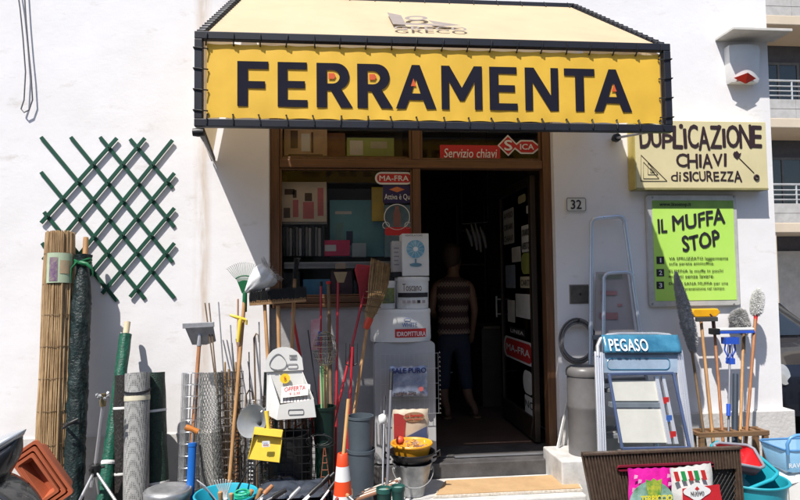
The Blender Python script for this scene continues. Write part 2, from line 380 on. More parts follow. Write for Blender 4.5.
# notices stuck on the open door leaf (plane x = XD)
def door_note(y0, y1, z0, z1, m, label, text_=None, tm=M_ink, r=.02):
    o_ = thing('door_notice', (XD+.018, (y0+y1)/2, z0), label, 'notice', 'notices stuck on the open glass door')
    s = MB(); s.prism(rrect(0, 0, y1-y0, z1-z0, r), (XD+.018, y0, z0), EY, EZ, -.001); s.build('sheet', m, o_)
    if text_:
        s = MB(); h = (z1-z0)
        for k, tt in enumerate(text_): s.text(tt, (XD+.0155, y1-(y1-y0)*.08, z1-h*(k+.8)/len(text_)), -EY, EZ, (y1-y0)*.84, h*.5/len(text_), t=.001, bold=.03)
        s.build('lettering', tm, o_)
M_dim = mat('faded_paper', (.6, .6, .58), .8, var=.1)
def zat(py, Y): return W(520, py, Y).z
def LXp(px, py):
    d = _f + _r*((px-400)/FPX) - _u*((py-250)/FPX); return CAMLOC + d*((XD+.018-CAMLOC.x)/d.x)
def pnote(x0, y0, x1, y1, m, label, text_=None, tm=M_ink, r=.01):
    a, c = LXp(x0, y1), LXp(x1, y0); ya, yb = sorted((a.y, c.y)); zc_ = (LXp(x0, y1).z+LXp(x1, y1).z)/2; zd = (LXp(x0, y0).z+LXp(x1, y0).z)/2
    door_note(ya, yb, zc_, zd, m, label, text_, tm, min(r, (yb-ya)*.45, (zd-zc_)*.45))
print('LEAF', LXp(500, 250).y, LXp(537, 250).y)
pnote(504, 209, 513.5, 244, M_dim, 'tall white notice at the upper left of the open glass door', ['AVVISO', 'ORARI', 'CHIAVI'])
pnote(522, 225, 530, 252, M_dim, 'white card with a black block at the upper right of the open glass door', ['ORARIO', 'APERTO'])
pnote(519, 181, 526, 187, M_dim, 'tiny white square sticker topmost on the open glass door')
pnote(518, 195, 525.5, 203, mat('straw_print', (.55, .48, .25), .6), 'small straw coloured star sticker under the topmost one', None, r=.05)
pnote(526.5, 205, 531, 213, M_dim, 'tiny pale sticker right of the star sticker')
pnote(512, 247, 520.5, 262, M_dim, 'small pale leaflet under the tall white notice')
pnote(521.5, 253, 531.5, 274, mat('olive_print', (.3, .34, .08), .6), 'olive green oval sticker halfway up the open glass door', None, r=.1)
pnote(520.5, 276.5, 532, 288, mat('cream_note', (.6, .55, .4), .6), 'cream label printed in black under the olive oval sticker', ['CARTE'])
pnote(516, 294, 532, 318, M_dim, 'grey card at the middle of the open glass door')
pnote(506, 265, 515, 288, mat('blue_grey_note', (.25, .3, .4), .6), 'blue grey leaflet left of the olive oval sticker')
pnote(508, 300, 514.5, 322, M_dim, 'narrow pale slip left of the grey card')
pnote(510, 328, 525, 335, M_ink, 'black strip with pale lettering above the red oval notice', ['LINEA'], M_whiteink)
pnote(504.5, 339, 533.5, 361, M_white, 'white rim of the red oval notice on the open glass door', None, r=.2)
a_, c_ = LXp(506, 359), LXp(532, 341); y0_, y1_ = sorted((a_.y, c_.y)); z0_, z1_ = (LXp(506, 359).z+LXp(532, 359).z)/2, (LXp(506, 341).z+LXp(532, 341).z)/2
o_ = thing('door_notice', (XD+.014, (y0_+y1_)/2, z0_), 'red oval MA-FRA notice on the open glass door', 'notice'); s = MB(); s.prism(rrect(0, 0, y1_-y0_, z1_-z0_, min(.09, (z1_-z0_)*.48)), (XD+.0155, y0_, z0_), EY, EZ, -.001); s.build('sheet', M_redink, o_)
s = MB(); s.text('MA-FRA', (XD+.0135, y1_-.05, z0_+(z1_-z0_)*.33), -EY, EZ, (y1_-y0_)-.1, (z1_-z0_)*.36, t=.001, bold=.05); s.build('lettering', M_whiteink, o_)
pnote(523.5, 371, 533, 394, M_dim, 'round faded seal low on the open glass door', None, r=.1)
pnote(525.5, 397, 535, 426, M_dim, 'lowest pale sticker near the foot of the open glass door', ['NO', 'OK'])

# ---------------- awning
AP = 1.05; AY = -AP
cTL = W(195, 31.5, AY); cTR = W(669.5, 45.5, AY); cBL = W(195, 127, AY); cBR = W(670.5, 133, AY)
AX0 = (cTL.x+cBL.x)/2; AX1 = (cTR.x+cBR.x)/2; AZ1 = (cTL.z+cTR.z)/2; AZ0 = (cBL.z+cBR.z)/2
wTL = W(241, 2, -.02); wTR = W(573, 2, -.02); AZW = (wTL.z+wTR.z)/2; AWX0, AWX1 = wTL.x, wTR.x
print('AWN', AX0, AX1, AZ0, AZ1, AZW, AWX0, AWX1, 'door', XL, XR, XEND)
aw = thing('shop_awning', ((AX0+AX1)/2, 0, AZ0), 'cream and yellow awning with black frame reading FERRAMENTA over the shop door', 'awning')
M_afr = mat('black_awning_frame', (.018, .02, .03), .5, .2, var=.2)
f = MB(); bw = .045; h2 = bw/2
f.beam((AX0, AY, AZ1-h2), (AX1, AY, AZ1-h2), bw, bw); f.beam((AX0, AY, AZ0+h2), (AX1, AY, AZ0+h2), bw, bw)
for x in (AX0+h2, AX1-h2): f.beam((x, AY, AZ0+bw), (x, AY, AZ1-bw), bw, bw)
f.beam((AWX0, -.03, AZW), (AWX1, -.03, AZW), .04, .04)
WBX0 = AX0-.10
for x, xw, xb in ((AX0+h2, AWX0, WBX0), (AX1-h2, AWX1, AX1-.05)):
    f.beam((x, AY+.02, AZ1-.01), (xw, -.03, AZW), .04, .04); f.beam((x, AY+.02, AZ0+.02), (xb, -.01, AZ0+.02+(.42 if xb > x-.1 and x > 0 else 0)), .03, .03)
f.build('awning_frame', M_afr, aw, bevel=.004)
f = MB()   # brackets under the front bar and on the wall
f.lathe([(0, -.03), (.022, -.03), (.026, 0), (.022, .03), (0, .03)], (AX0+.02, AY, AZ0-.03), EX, 12); f.build('arm_joint', M_black, aw, smooth=40); f = MB()
pk = W(616, 138, -.05); f.lathe([(0, -.03), (.03, -.03), (.034, 0), (.02, .04), (0, .04)], pk, EY, 12); f.build('arm_joint', M_black, aw, smooth=40)
f = MB(); f.tube([(AX0+.02, AY, AZ0-.03), (AX0+.03, AY+.08, AZ0-.06), (WBX0+.03, -.02, AZ0-.05)], .006, 6); f.build('support_arm', M_alu, aw); f = MB(); f.tube([pk, (AX1-.1, AY+.05, AZ0+.02)], .009, 6); f.build('support_arm', M_alu, aw)
M_cream = fabric('cream_canvas', (.68, .54, .35), .3, rough=.7, var=.06, vs=3)
M_yellow = fabric('yellow_banner', (.97, .60, .065), .25, rough=.55, var=.07, vs=2.5)
ga = .03
def canopy(u, v):
    v2 = .025+v*.95
    x0 = AX0+h2+.035; x1 = AX1-h2-.035; X0 = x0*(1-v2)+(AWX0+.035)*v2; X1 = x1*(1-v2)+(AWX1-.035)*v2
    z = (AZ1-.012)*(1-v2)+AZW*v2-.02*math.sin(math.pi*v)*math.sin(math.pi*u)+.003*math.sin(u*40)*(1-v)
    return V(X0+(X1-X0)*u, AY*(1-v2)-.03*v2, z)
c = MB(); c.grid(canopy, 60, 10); c.build('canopy', M_cream, aw, smooth=60)
def side(xc, xw, xb, nm, dz=0):
    s = MB()
    P4 = [V(xc, AY+.03, AZ0+.05), V(xb, -.03, AZ0+.05+dz), V(xw, -.05, AZW-.05), V(xc, AY+.03, AZ1-.06)]
    s.grid(lambda u, v: (P4[0]*(1-u)+P4[1]*u)*(1-v)+(P4[3]*(1-u)+P4[2]*u)*v, 6, 4); s.build(nm, M_cream, aw)
side(AX0+h2, AWX0, WBX0, 'side_panel'); side(AX1-h2, AWX1, AX1-.05, 'side_panel', .42)
bx0, bx1, bz0, bz1 = AX0+bw+.02, AX1-bw-.015, AZ0+bw+.008, AZ1-bw-.016
def ban(u, v):
    e = .0*math.exp(-min(u, 1-u)*30)+.004*math.sin(v*9+u*30)*0
    sc = .006*abs(math.sin(u*math.pi*18))
    x = bx0+(bx1-bx0)*u; z = bz0+(bz1-bz0)*v
    if v == 1: z -= sc
    if v == 0: z += sc
    y = AY+.004+.0022*noise.noise(V(u*9, v*3, 1))+.002*math.sin(u*math.pi*36)*(abs(v-.5)*2)**3
    return V(x, y, z)
c = MB(); c.grid(ban, 180, 16); c.build('banner', M_yellow, aw, smooth=60)
t_ = MB(); a = W(237, 103, AY-.01); e = W(633, 110, AY-.01); zt0 = W(420, 108.5, AY-.01).z; zt1 = W(420, 64.5, AY-.01).z
LET = {
 'F': (.56, [[(0,0),(.19,0),(.19,.4),(.5,.4),(.5,.56),(.19,.56),(.19,.83),(.56,.83),(.56,1),(0,1)]]),
 'E': (.58, [[(0,0),(.58,0),(.58,.16),(.19,.16),(.19,.42),(.53,.42),(.53,.58),(.19,.58),(.19,.84),(.57,.84),(.57,1),(0,1)]]),
 'T': (.66, [[(.235,0),(.425,0),(.425,.83),(.66,.83),(.66,1),(0,1),(0,.83),(.235,.83)]]),
 'N': (.74, [[(0,0),(.17,0),(.17,.66),(.55,0),(.74,0),(.74,1),(.57,1),(.57,.36),(.2,1),(0,1)]]),
 'M': (.9, [[(0,0),(.17,0),(.17,.64),(.40,.2),(.5,.2),(.73,.64),(.73,0),(.9,0),(.9,1),(.72,1),(.45,.5),(.18,1),(0,1)]]),
 'A': (.82, [[(0,0),(.2,0),(.27,.2),(.55,.2),(.62,0),(.82,0),(.49,1),(.33,1)], [(.32,.35),(.5,.35),(.41,.68)]]),
 'R': (.66, [[(0,0),(.19,0),(.19,.38),(.26,.38),(.44,0),(.66,0),(.45,.42)]+[(.36+.24*math.cos(R(a)),.7+.3*math.sin(R(a))) for a in range(-55,91,12)]+[(0,1)], [(.19,.54),(.19,.84)]+[(.29+.13*math.cos(R(a)),.69+.15*math.sin(R(a))) for a in range(90,-91,-20)]])}
def letters(word, o, w, h, gap=.14):
    WD = {'F': .68, 'E': .66, 'R': .81, 'A': .93, 'M': .95, 'N': .80, 'T': .74}; GP = [.20, .20, .10, .06, .12, .17, .18, .14, -.03, 0]
    tw = sum(WD[c] for c in word)+sum(GP); x = 0; out = MB(); ci = 0
    for c in word:
        wd_, loops = LET[c]; cu = bpy.data.curves.new('l', 'CURVE'); cu.dimensions = '2D'; cu.fill_mode = 'BOTH'
        for lp in loops:
            sp_ = cu.splines.new('POLY'); sp_.points.add(len(lp)-1); sp_.use_cyclic_u = True
            for q_, (a_, b_) in zip(sp_.points, lp): q_.co = (a_, b_, 0, 1)
        ob = bpy.data.objects.new('l', cu); me = bpy.data.meshes.new_from_object(ob)
        out.add([o+EX*((x+v.co.x*WD[c]/wd_)/tw*w)+EZ*(v.co.y*h) for v in me.vertices], [tuple(p.vertices) for p in me.polygons])
        bpy.data.objects.remove(ob); bpy.data.curves.remove(cu); bpy.data.meshes.remove(me); x += WD[c]+GP[ci]; ci += 1
    return out
t_ = letters('FERRAMENTA', V(a.x, AY-.001, zt0), e.x-a.x, zt1-zt0)
t_.build('lettering', mat('navy_ink', (.012, .012, .024), .85, var=.05, spec=.15), aw)
# red fill inside the closed letters
t_ = MB()
for px, py, k in ((332.3, 76, 0), (373.0, 77, 0), (413.5, 82.5, 1), (614, 88, 1)):
    p_ = W(px, py, AY-.001)
    t_ = MB()
    if k == 0: t_.prism([(-.022, -.017), (.01, -.017), (.02, 0), (.01, .017), (-.022, .017)], p_, EX, EZ, .0012)
    else: t_.prism([(-.016, -.022), (.016, -.022), (0, .024)], p_, EX, EZ, .0012)
    t_.build('letter_fill', mat('orange_red_ink', (.7, .1, .02), .6), aw)
# lacing
def lace(pts, knot=None, r=.0042):
    l = MB(); l.tube(pts, r, 5)
    if knot is not None: l.lathe([(0, -.006), (.007, 0), (0, .006)], knot, EZ, 6)
    l.build('lace', M_black, aw)
for k in range(19):
    x = AX0+.07+(AX1-AX0-.13)*k/18+random.uniform(-.006, .006)
    for z, s_ in ((AZ1-.01, -1), (AZ0+.01, 1)):
        sw = random.uniform(-.01, .01)
        lace([(x, AY+.028, z), (x+.003, AY-.028, z-s_*-.005), (x+.003+sw*.4, AY-.027, z+s_*.035), (x+sw, AY-.005, z+s_*.064), (x+sw, AY+.006, z+s_*.062)], (x+sw, AY-.006, z+s_*.064))
for k in range(4):
    z = AZ0+.09+(AZ1-AZ0-.19)*k/3
    for x, s_ in ((AX0, 1), (AX1, -1)):
        lace([(x-s_*.004, AY+.02, z), (x-s_*.004, AY-.027, z+.003), (x+s_*.045, AY-.028, z-.002), (x+s_*.072, AY-.004, z+.004)], (x+s_*.07, AY-.005, z+.003), .0038)
for k in range(20):
    q = (k+.5)/20
    for x, xw in ((AX0+h2, AWX0), (AX1-h2, AWX1)):
        p_ = V(x, AY+.02, AZ1-.01).lerp(V(xw, -.03, AZW), q); s_ = 1 if x == AX0+h2 else -1
        lace([p_+V(-s_*.024, 0, -.02), p_+V(-s_*.022, 0, .024), p_+V(s_*.022, 0, .026), p_+V(s_*.04, 0, .005)], None, .0038)
for k in range(14):
    x = AWX0+.05+(AWX1-AWX0-.1)*k/13; lace([(x, -.03, AZW+.03), (x, -.055, AZW), (x, -.08, AZW-.03)], None, .0038)
# faded shop mark on the canopy
def on_canopy(px, py, lift=.012):
    """point of the sloping cloth seen at a photo position"""
    lo, hi = AY, -.03
    for _ in range(40):
        m_ = (lo+hi)/2; p_ = W(px, py, m_); zc = AZ1-.012+(AZW-AZ1+.012)*(m_-AY)/(-.03-AY)-.006
        if p_.z > zc: lo = m_
        else: hi = m_
    return W(px, py, lo)+V(0, -lift*.55, lift)
g = MB()
def cp(pts): g.add([on_canopy(x, y) for x, y in pts], [tuple(range(len(pts)))])
cp([(387, 14.5), (401, 17.3), (405, 24.8), (393, 26.4)])
cp([(393.2, 26.5), (405.2, 24.9), (432, 26.0), (443, 28.3)])
cp([(428, 22.3), (461, 27.4), (443.5, 28.3), (433, 25.9)])
ring = [(416+11.5*math.cos(R(a)), 20.3+2.4*math.sin(R(a))) for a in range(0, 360, 20)]; ri = [(416+7*math.cos(R(a)), 20.3+1.1*math.sin(R(a))) for a in range(0, 360, 20)]
g.add([on_canopy(*p) for p in ring+ri], [(i, (i+1) % 18, 18+(i+1) % 18, 18+i) for i in range(18)])
gm = mat('faded_grey_print', (.26, .22, .2), .7, var=.1); g.build('emblem', gm, aw)
g = MB(); oo = on_canopy(394, 32.2); uu = on_canopy(467, 33.6)-oo; vv = on_canopy(394, 28.2)-oo; g.text('GRECO', oo, uu, vv, uu.length, vv.length, bold=.02, t=.001, sp=1.1); g.build('shop_name', gm, aw)
# ================================================================== LEFT SIDE
def wrinkle(sc, amp, seed=0, tw=0):
    return lambda r, h, a: r*(1+amp*noise.noise(V(math.cos(a+h*tw)*sc*.5+seed, math.sin(a+h*tw)*sc*.5, h*sc*2))+amp*.5*noise.noise(V(math.cos(a)*sc+seed, math.sin(a)*sc, h*sc*5+3)))
def pole_frame(t, b, z=0.0):
    """base, direction and length of something leaning along the sight line t -> b down to height z"""
    g = ground(t, b, z); d = Vector(t)-g; L_ = d.length; return g, d.normalized(), L_
# ---- green diamond trellis on the wall
def TR(px, py, Y=-.02): return W(px, py, Y)
tl = thing('garden_trellis', W(108, 300, 0), 'green diamond lattice trellis fixed open on the white wall', 'trellis')
M_tr = mat('trellis_green', (.012, .075, .045), .45, var=.15)
A = [((41,137),(174.5,298)), ((70.7,137),(172.6,262)), ((100,137),(174.5,227)), ((130,139),(172.6,188)), ((41,172),(145,299)), ((44,212),(117,301)), ((42,243),(88,299))]
Bs = [((117,138),(41,223)), ((145,138),(43,260)), ((172.6,140),(45,297)), ((174.5,173),(74,293)), ((174.5,208),(102,293.5)), ((174.5,243),(130,297))]
for side_, (lst, y) in enumerate(((A, -.007), (Bs, -.019))):
    for i, (p, q) in enumerate(lst):
        m = MB(); a = TR(*p, y); c = TR(*q, y); m.beam(a, c, .010, .027, up=EY.cross((c-a).normalized())); m.build('slat', M_tr, tl, bevel=.002)
m = MB()
for p, q in A:
    for r_, s_ in Bs:
        a, c, e, g_ = V(*p, 0), V(*q, 0), V(*r_, 0), V(*s_, 0); d1 = c-a; d2 = g_-e; den = d1.x*d2.y-d1.y*d2.x
        t1 = ((e.x-a.x)*d2.y-(e.y-a.y)*d2.x)/den; t2 = ((e.x-a.x)*d1.y-(e.y-a.y)*d1.x)/den
        if 0 < t1 < 1 and 0 < t2 < 1:
            x_ = a+d1*t1; m.cyl(TR(x_.x, x_.y, -.028), TR(x_.x, x_.y, -.002), .0045, n=8)
m.build('rivets', M_dark, tl)
# ---- hanging cable
m = MB(); pts = [(17, -12), (20, 8), (23, 38), (25.5, 72), (24, 100), (21, 109), (24, 112.5), (29, 110), (32.5, 100), (31, 75), (28.5, 50), (26, 20), (24, -12)]
m.tube([W(x, y, -.03) for x, y in pts], .005, 6); tag(m.build('hanging_cable', mat('grey_cable', (.16, .16, .17), .5), at=W(24, 110, 0), smooth=60), 'thin grey cable hanging in a long loop down the white wall', 'cable')
# ---- bamboo roll
t, bt = W(60.5, 232, -.14), W(51.5, 500, -.34); g_, d, L_ = pole_frame(t, bt)
bam = thing('bamboo_screen_roll', g_, 'tall rolled split bamboo screen leaning on the wall in front of the trellis', 'bamboo roll')
x = EY.cross(d).normalized(); y = d.cross(x); m = MB(); rb = .088
reeds = []
for k in range(46): reeds.append((rb+random.uniform(-.004, .004), 2*math.pi*k/46, random.uniform(.005, .0075)))
for k in range(36): reeds.append((rb*.78, 2*math.pi*k/36, .007))
for k in range(26): reeds.append((rb*.55, 2*math.pi*k/26, .007))
for k in range(14): reeds.append((rb*.3, 2*math.pi*k/14, .007))
for r_, a, w_ in reeds:
    top = L_-random.uniform(0, .022); ph = random.uniform(0, 6); pts = []; rr = []
    for j in range(9):
        h = top*j/8; q = r_+.003*math.sin(ph+j*1.7); pts.append(g_+d*h+(x*math.cos(a+.02*math.sin(j+ph))+y*math.sin(a+.02*math.sin(j+ph)))*q*(1+.12*(1-j/8))); rr.append(w_*random.uniform(.85, 1.15))
    m.tube(pts, rr, 5)
mb = mat('split_bamboo', (.52, .36, .19), .65, col2=(.25, .15, .07), vs=9, stretch=(3, 3, .5), bump=.3, bs=30)
m.build('reeds', mb, bam, smooth=50)
for k in range(9):
    m = MB(); h = L_*(.08+.105*k); m.tube([g_+d*h+(x*math.cos(a)+y*math.sin(a))*(rb+.006)*(1+.12*(1-h/L_)) for a in [i*math.pi/14 for i in range(28)]], .0018, 4, closed=True); m.build('binding_wire', M_oldwood, bam)
m = MB(); lz0 = (W(58, 284, -.2)-g_).dot(d); lz1 = (W(58, 254, -.2)-g_).dot(d)
ang = lambda f: R(-128+100*f)
def lab(u, v): h = lz0+(lz1-lz0)*v; return g_+d*h+(x*math.cos(ang(u))+y*math.sin(ang(u)))*(rb+.0135)
# face the camera
tst = min(range(0, 360, 5), key=lambda a: (g_+d*lz0+(x*math.cos(R(a))+y*math.sin(R(a)))*rb-CAMLOC).length)
ang = lambda f: R(tst-48+96*f)
m.grid(lab, 14, 4); m.build('paper_label', mat('pale_green_paper', (.42, .52, .36), .6, var=.1), bam)
m = MB(); m.grid(lambda u, v: lab(.12+.3*u, .05+.8*v)+(lab(.12+.3*u, 0)-(g_+d*lz0)).normalized()*.002, 5, 3); m.build('label_picture', mat('purple_photo_print', (.12, .05, .16), .5, col2=(.3, .25, .2), vs=40), bam)
m = MB(); m.grid(lambda u, v: lab(.5+.4*u, .3+.45*v)+(lab(.5+.4*u, 0)-(g_+d*lz0)).normalized()*.002, 5, 3); m.build('label_picture', mat('beige_photo_print', (.5, .33, .2), .5, col2=(.35, .3, .2), vs=40), bam)
# ---- shade net roll round a wooden pole
t, bt = W(86, 237, -.14), W(75, 500, -.42); g_, d, L_ = pole_frame(t, bt)
sn = thing('shade_net_roll', g_, 'dark green shade net rolled round a wooden pole, tied near the top, beside the bamboo', 'net roll')
m = MB(); m.lathe([(0, L_), (.016, L_-.002), (.018, L_-.01), (.018, L_-.9), (0, L_-.9)], g_, d, 12, x=EX); m.build('pole', M_handle, sn, smooth=50)
m = MB(); prof = []
n_ = 60; off = d.orthogonal()
for k in range(n_+1):
    h = (L_-.13)*k/n_; q = k/n_
    r_ = .060 if q < .8 else .060-(q-.8)*.13
    if q > .955: r_ = .034+(q-.955)*.5
    prof.append((r_, h))
prof[0] = (.0, 0); 
m.lathe(prof, g_-EX*.012, d, 40, fn=wrinkle(6, .22, 2, 4)); m.build('net', mat('shade_net_plastic', (.006, .02, .02), .5, var=.35, vs=22, bump=.8, bs=60, rv=.12), sn, smooth=60)
m = MB(); c_ = g_+d*(L_-.19)-EX*.012
for k in range(3): m.tube([c_+V(.05*math.cos(a), .05*math.sin(a), .012*math.sin(a*2+k)+.012*k) for a in [i*math.pi/9 for i in range(18)]], .008, 6, closed=True)
m.tube([c_+V(.0, -.05, .01), c_+V(.05, -.07, 0), c_+V(.085, -.06, -.04), c_+V(.09, -.06, -.09)], [.012, .012, .008, .002], 6)
m.tube([c_+V(-.02, -.05, .01), c_+V(-.05, -.06, -.03), c_+V(-.055, -.06, -.12)], [.01, .007, .002], 6); m.build('tie', M_green, sn, smooth=60)
m = MB(); c_ = W(73, 424, -.42)
m.tube([c_+V(.05, -.045, .04), c_+V(0, -.068, .015), c_+V(-.04, -.06, -.015)], [.010, .013, .006], 6); m.tube([c_+V(-.055, .0, .0), c_+V(0, -.07, .02), c_+V(.055, -.03, .01)], .009, 6); m.build('strap', M_black, sn, smooth=60)
# ---- slim green fencing roll on cardboard tube
t, bt = W(127.5, 322, -.10), W(107, 474, -.46); g_, d, L_ = pole_frame(t, bt)
sg = thing('fabric_roll', g_, 'slim dark green net roll on a pale cardboard core leaning behind the sprinkler stand', 'net roll')
m = MB(); m.lathe([(.014, L_-.3), (.020, L_-.2), (.021, L_), (.016, L_), (.014, L_-.3)], g_, d, 16); m.build('core_tube', mat('cardboard_tube', (.62, .53, .36), .8), sg, smooth=50)
m = MB(); m.lathe([(0, 0), (.04, 0)]+[(.040, (L_-.09)*k/30) for k in range(1, 31)]+[(.02, L_-.088)], g_, d, 28, fn=wrinkle(6, .12, 5)); m.build('net', mat('green_net', (.008, .10, .06), .45, var=.3, vs=30, bump=.4, bs=90), sg, smooth=60)
m = MB(); c_ = g_+d*((W(107, 462, -.46)-g_).dot(d)); m.lathe([(.043, -.012), (.046, 0), (.043, .012)], c_, d, 24); m.build('tape', M_paper, sg)
# ---- sprinkler tripod
c_ = W(103, 398, -.62)
tp = thing('sprinkler_tripod', V(c_.x, c_.y, 0), 'grey metal tripod stand with a brass sprinkler head in front of the green rolls', 'sprinkler')
k_ = W(95, 470, -.62)
m = MB(); m.tube([c_+V(0, 0, -.05), k_, k_+V(-.02, 0, -.1)], .011, 10); m.build('pole', M_alu, tp, smooth=50)
m = MB(); m.lathe([(0, -.05), (.018, -.05), (.022, -.02), (.014, 0), (.014, .02), (.02, .025), (0, .03)], c_, EZ, 12); m.build('nozzle_body', mat('sprinkler_brass', (.3, .24, .13), .35, .8), tp, smooth=40)
m = MB()
for k in range(7):
    a = k*2*math.pi/7; e = c_+V(.033*math.cos(a), .033*math.sin(a), .012+.012*math.sin(a*2)); m.tube([c_, e], .006, 6); m.lathe([(0, -.012), (.01, -.006), (.012, .004), (0, .012)], e, (e-c_), 8)
m.build('spray_arm', M_steel, tp, smooth=40)
m = MB(); m.lathe([(0, -.035), (.03, -.035), (.034, -.01), (.03, .03), (.016, .04), (0, .04)], k_, EZ, 10)
for a in (20, 140, 260): m.cyl(k_+V(.02*math.cos(R(a)), .02*math.sin(R(a)), .01), k_+V(.055*math.cos(R(a)), .055*math.sin(R(a)), .015), .009, n=8)
m.build('collar', M_black, tp, smooth=40)
for tx, yy in ((W(80, 500, -.8), 0), (W(115, 500, -.75), 0), (W(100, 500, -.5), 0)):
    e = ground(k_, tx); m = MB(); m.tube([k_, e], .009, 8); lg = m.build('leg', M_alu, tp, smooth=50); m = MB(); m.lathe([(0, 0), (.016, 0), (.012, .04), (0, .04)], e, (k_-e), 8); m.build('rubber_foot', M_black, lg)
# ---- mesh rolls standing together
def net_roll(x0, x1, ytop, Y, m_, label, mname='net', kind='fabric_roll', ties=(), amp=.06, xb=None, bump_=None):
    tx = (x0+x1)/2; r_ = (x1-x0)/2*PX(Y); t = W(tx, ytop, Y+.12); bt = W(xb if xb else tx, 500, Y); g_, d, L_ = pole_frame(t, bt)
    o_ = thing(kind, g_, label, 'net roll'); mm = MB(); mm.lathe([(0, 0), (r_, 0)]+[(r_, L_*k/24) for k in range(1, 24)]+[(r_, L_), (r_-.004, L_), (r_-.006, L_-.15)], g_, d, 36, fn=wrinkle(3, amp, tx)); mm.build(mname, m_, o_, smooth=50)
    # spiral end
    mm = MB(); sp_ = [g_+d*(L_-.004)+(EX*math.cos(a)+EY*math.sin(a))*(r_*.9*(1-a/60)) for a in [k*.45 for k in range(100)]]
    for a_, b_ in zip(sp_, sp_[1:]): mm.add([a_, b_, b_-d*.14, a_-d*.14], [(0, 1, 2, 3)])
    mm.build('spiral_end', m_, o_)
    for ty in ties:
        h = (W(tx, ty, Y)-g_).dot(d); mm = MB(); mm.lathe([(r_*1.03, -.008), (r_*1.06, 0), (r_*1.03, .008), (r_*1.0, 0), (r_*1.03, -.008)], g_+d*h, d, 30); mm.build('tie', M_paper, o_, smooth=50)
    return o_, g_, d, L_, r_
M_dnet = mat('dark_brown_net', (.022, .018, .017), .6, var=.3, vs=60, bump=.9, bs=160, stretch=(1, 1, .25))
M_gnet = mat('dark_green_net', (.006, .035, .024), .5, var=.3, vs=40, bump=.9, bs=150)
net_roll(116, 137, 375, -.42, M_dnet, 'dark brown net roll with two pale paper ties behind the grey mesh roll', ties=(408, 473), xb=122)
net_roll(142, 164, 373, -.38, M_gnet, 'thick dark green net roll with two pale ties right of the grey mesh roll', ties=(411, 483), xb=157)
def perf():
    m = mat('grey_perforated_mesh', (.36, .36, .35), .6, var=.12, vs=8); nt = m.node_tree; N = nt.nodes; L = nt.links; b = N['Principled BSDF']
    tc = N.new('ShaderNodeTexCoord'); mp = N.new('ShaderNodeMapping'); mp.inputs['Scale'].default_value = (95, 95, 95); L.new(tc.outputs['Object'], mp.inputs[0])
    v_ = N.new('ShaderNodeTexVoronoi'); v_.inputs['Randomness'].default_value = .15; v_.inputs['Scale'].default_value = 1; L.new(mp.outputs[0], v_.inputs['Vector'])
    r_ = N.new('ShaderNodeMapRange'); r_.inputs[1].default_value = .30; r_.inputs[2].default_value = .42; L.new(v_.outputs['Distance'], r_.inputs[0])
    mx = N.new('ShaderNodeMix'); mx.data_type = 'RGBA'; L.new(r_.outputs[0], mx.inputs[0]); mx.inputs[6].default_value = (.05, .05, .05, 1)
    src = [l for l in nt.links if l.to_socket == b.inputs['Base Color']][0].from_socket; L.new(src, mx.inputs[7]); L.new(mx.outputs[2], b.inputs['Base Color']); return m
o_, g_, d, L_, r_ = net_roll(126, 149, 373, -.52, perf(), 'pale grey perforated mesh roll standing between the dark green rolls', ties=(), amp=.02, xb=136)
m = MB(); hh = (W(137, 398, -.5)-g_).dot(d); m.lathe([(r_*1.035, -.016), (r_*1.05, 0), (r_*1.035, .016)], g_+d*hh, d, 30); m.build('paper_band', mat('cream_band', (.6, .56, .42), .7), o_, smooth=50)
m = MB(); hh = (W(137, 390, -.5)-g_).dot(d)
for e in (-.004, .006): m.tube([g_+d*(hh+e+.01*math.sin(a))+(EX*math.cos(a)+EY*math.sin(a))*(r_*1.06) for a in [i*math.pi/12 for i in range(24)]], .004, 5, closed=True)
m.build('string', M_black, o_)
# ---- welded wire rolls
def wire_roll(x0, x1, ytop, Y, m_, label, nv=18, dz=.06, layers=2, rw=.0016, xb=None, kind='wire_mesh_roll', sag=0):
    tx = (x0+x1)/2; rr = (x1-x0)/2*PX(Y); t = W(tx, ytop, Y+.08); bt = W(xb if xb else tx, 500, Y); g_, d, L_ = pole_frame(t, bt)
    o_ = thing(kind, g_, label, 'wire roll'); x = EY.cross(d).normalized(); y = d.cross(x); mm = MB()
    turns = layers; N_ = nv*turns
    def pt(i, h): a = 2*math.pi*i/nv; q = rr*(1-.16*i/nv/1.0)*(1+.04*noise.noise(V(i*.3, h*3, tx))); return g_+d*h+x*math.cos(a)*q+y*math.sin(a)*q
    for i in range(N_+1): mm.tube([pt(i, h*L_/8) for h in range(9)], rw, 4, cap=False)
    nz = int(L_/dz)
    for k in range(nz+1): mm.tube([pt(i*.5, L_*k/nz-.0) for i in range(N_*2+1)], rw, 4, cap=False)
    mm.build('wires', m_, o_); return o_, g_, d, L_
M_wire = mat('bright_wire', (.55, .56, .57), .35, .7, var=.08)
M_rust = mat('dark_brown_wire', (.07, .055, .045), .5, .4, var=.3)
wire_roll(182, 203, 373, -.32, M_wire, 'bright galvanised welded mesh roll standing behind the blue hand pump', 13, .075, 3, .0019, xb=188)
wire_roll(217, 243, 372, -.34, M_rust, 'dark welded mesh roll with wide squares holding thin stakes', 11, .05, 3, .0021, xb=232)
wire_roll(247, 266, 400, -.28, M_wire, 'narrow silver square mesh roll behind the yellow dustpan', 14, .025, 2, .0013, xb=252)
wire_roll(262, 284, 396, -.55, M_rust, 'black square mesh roll left of the dark green bin under the display box', 11, .05, 2, .0019, xb=270)
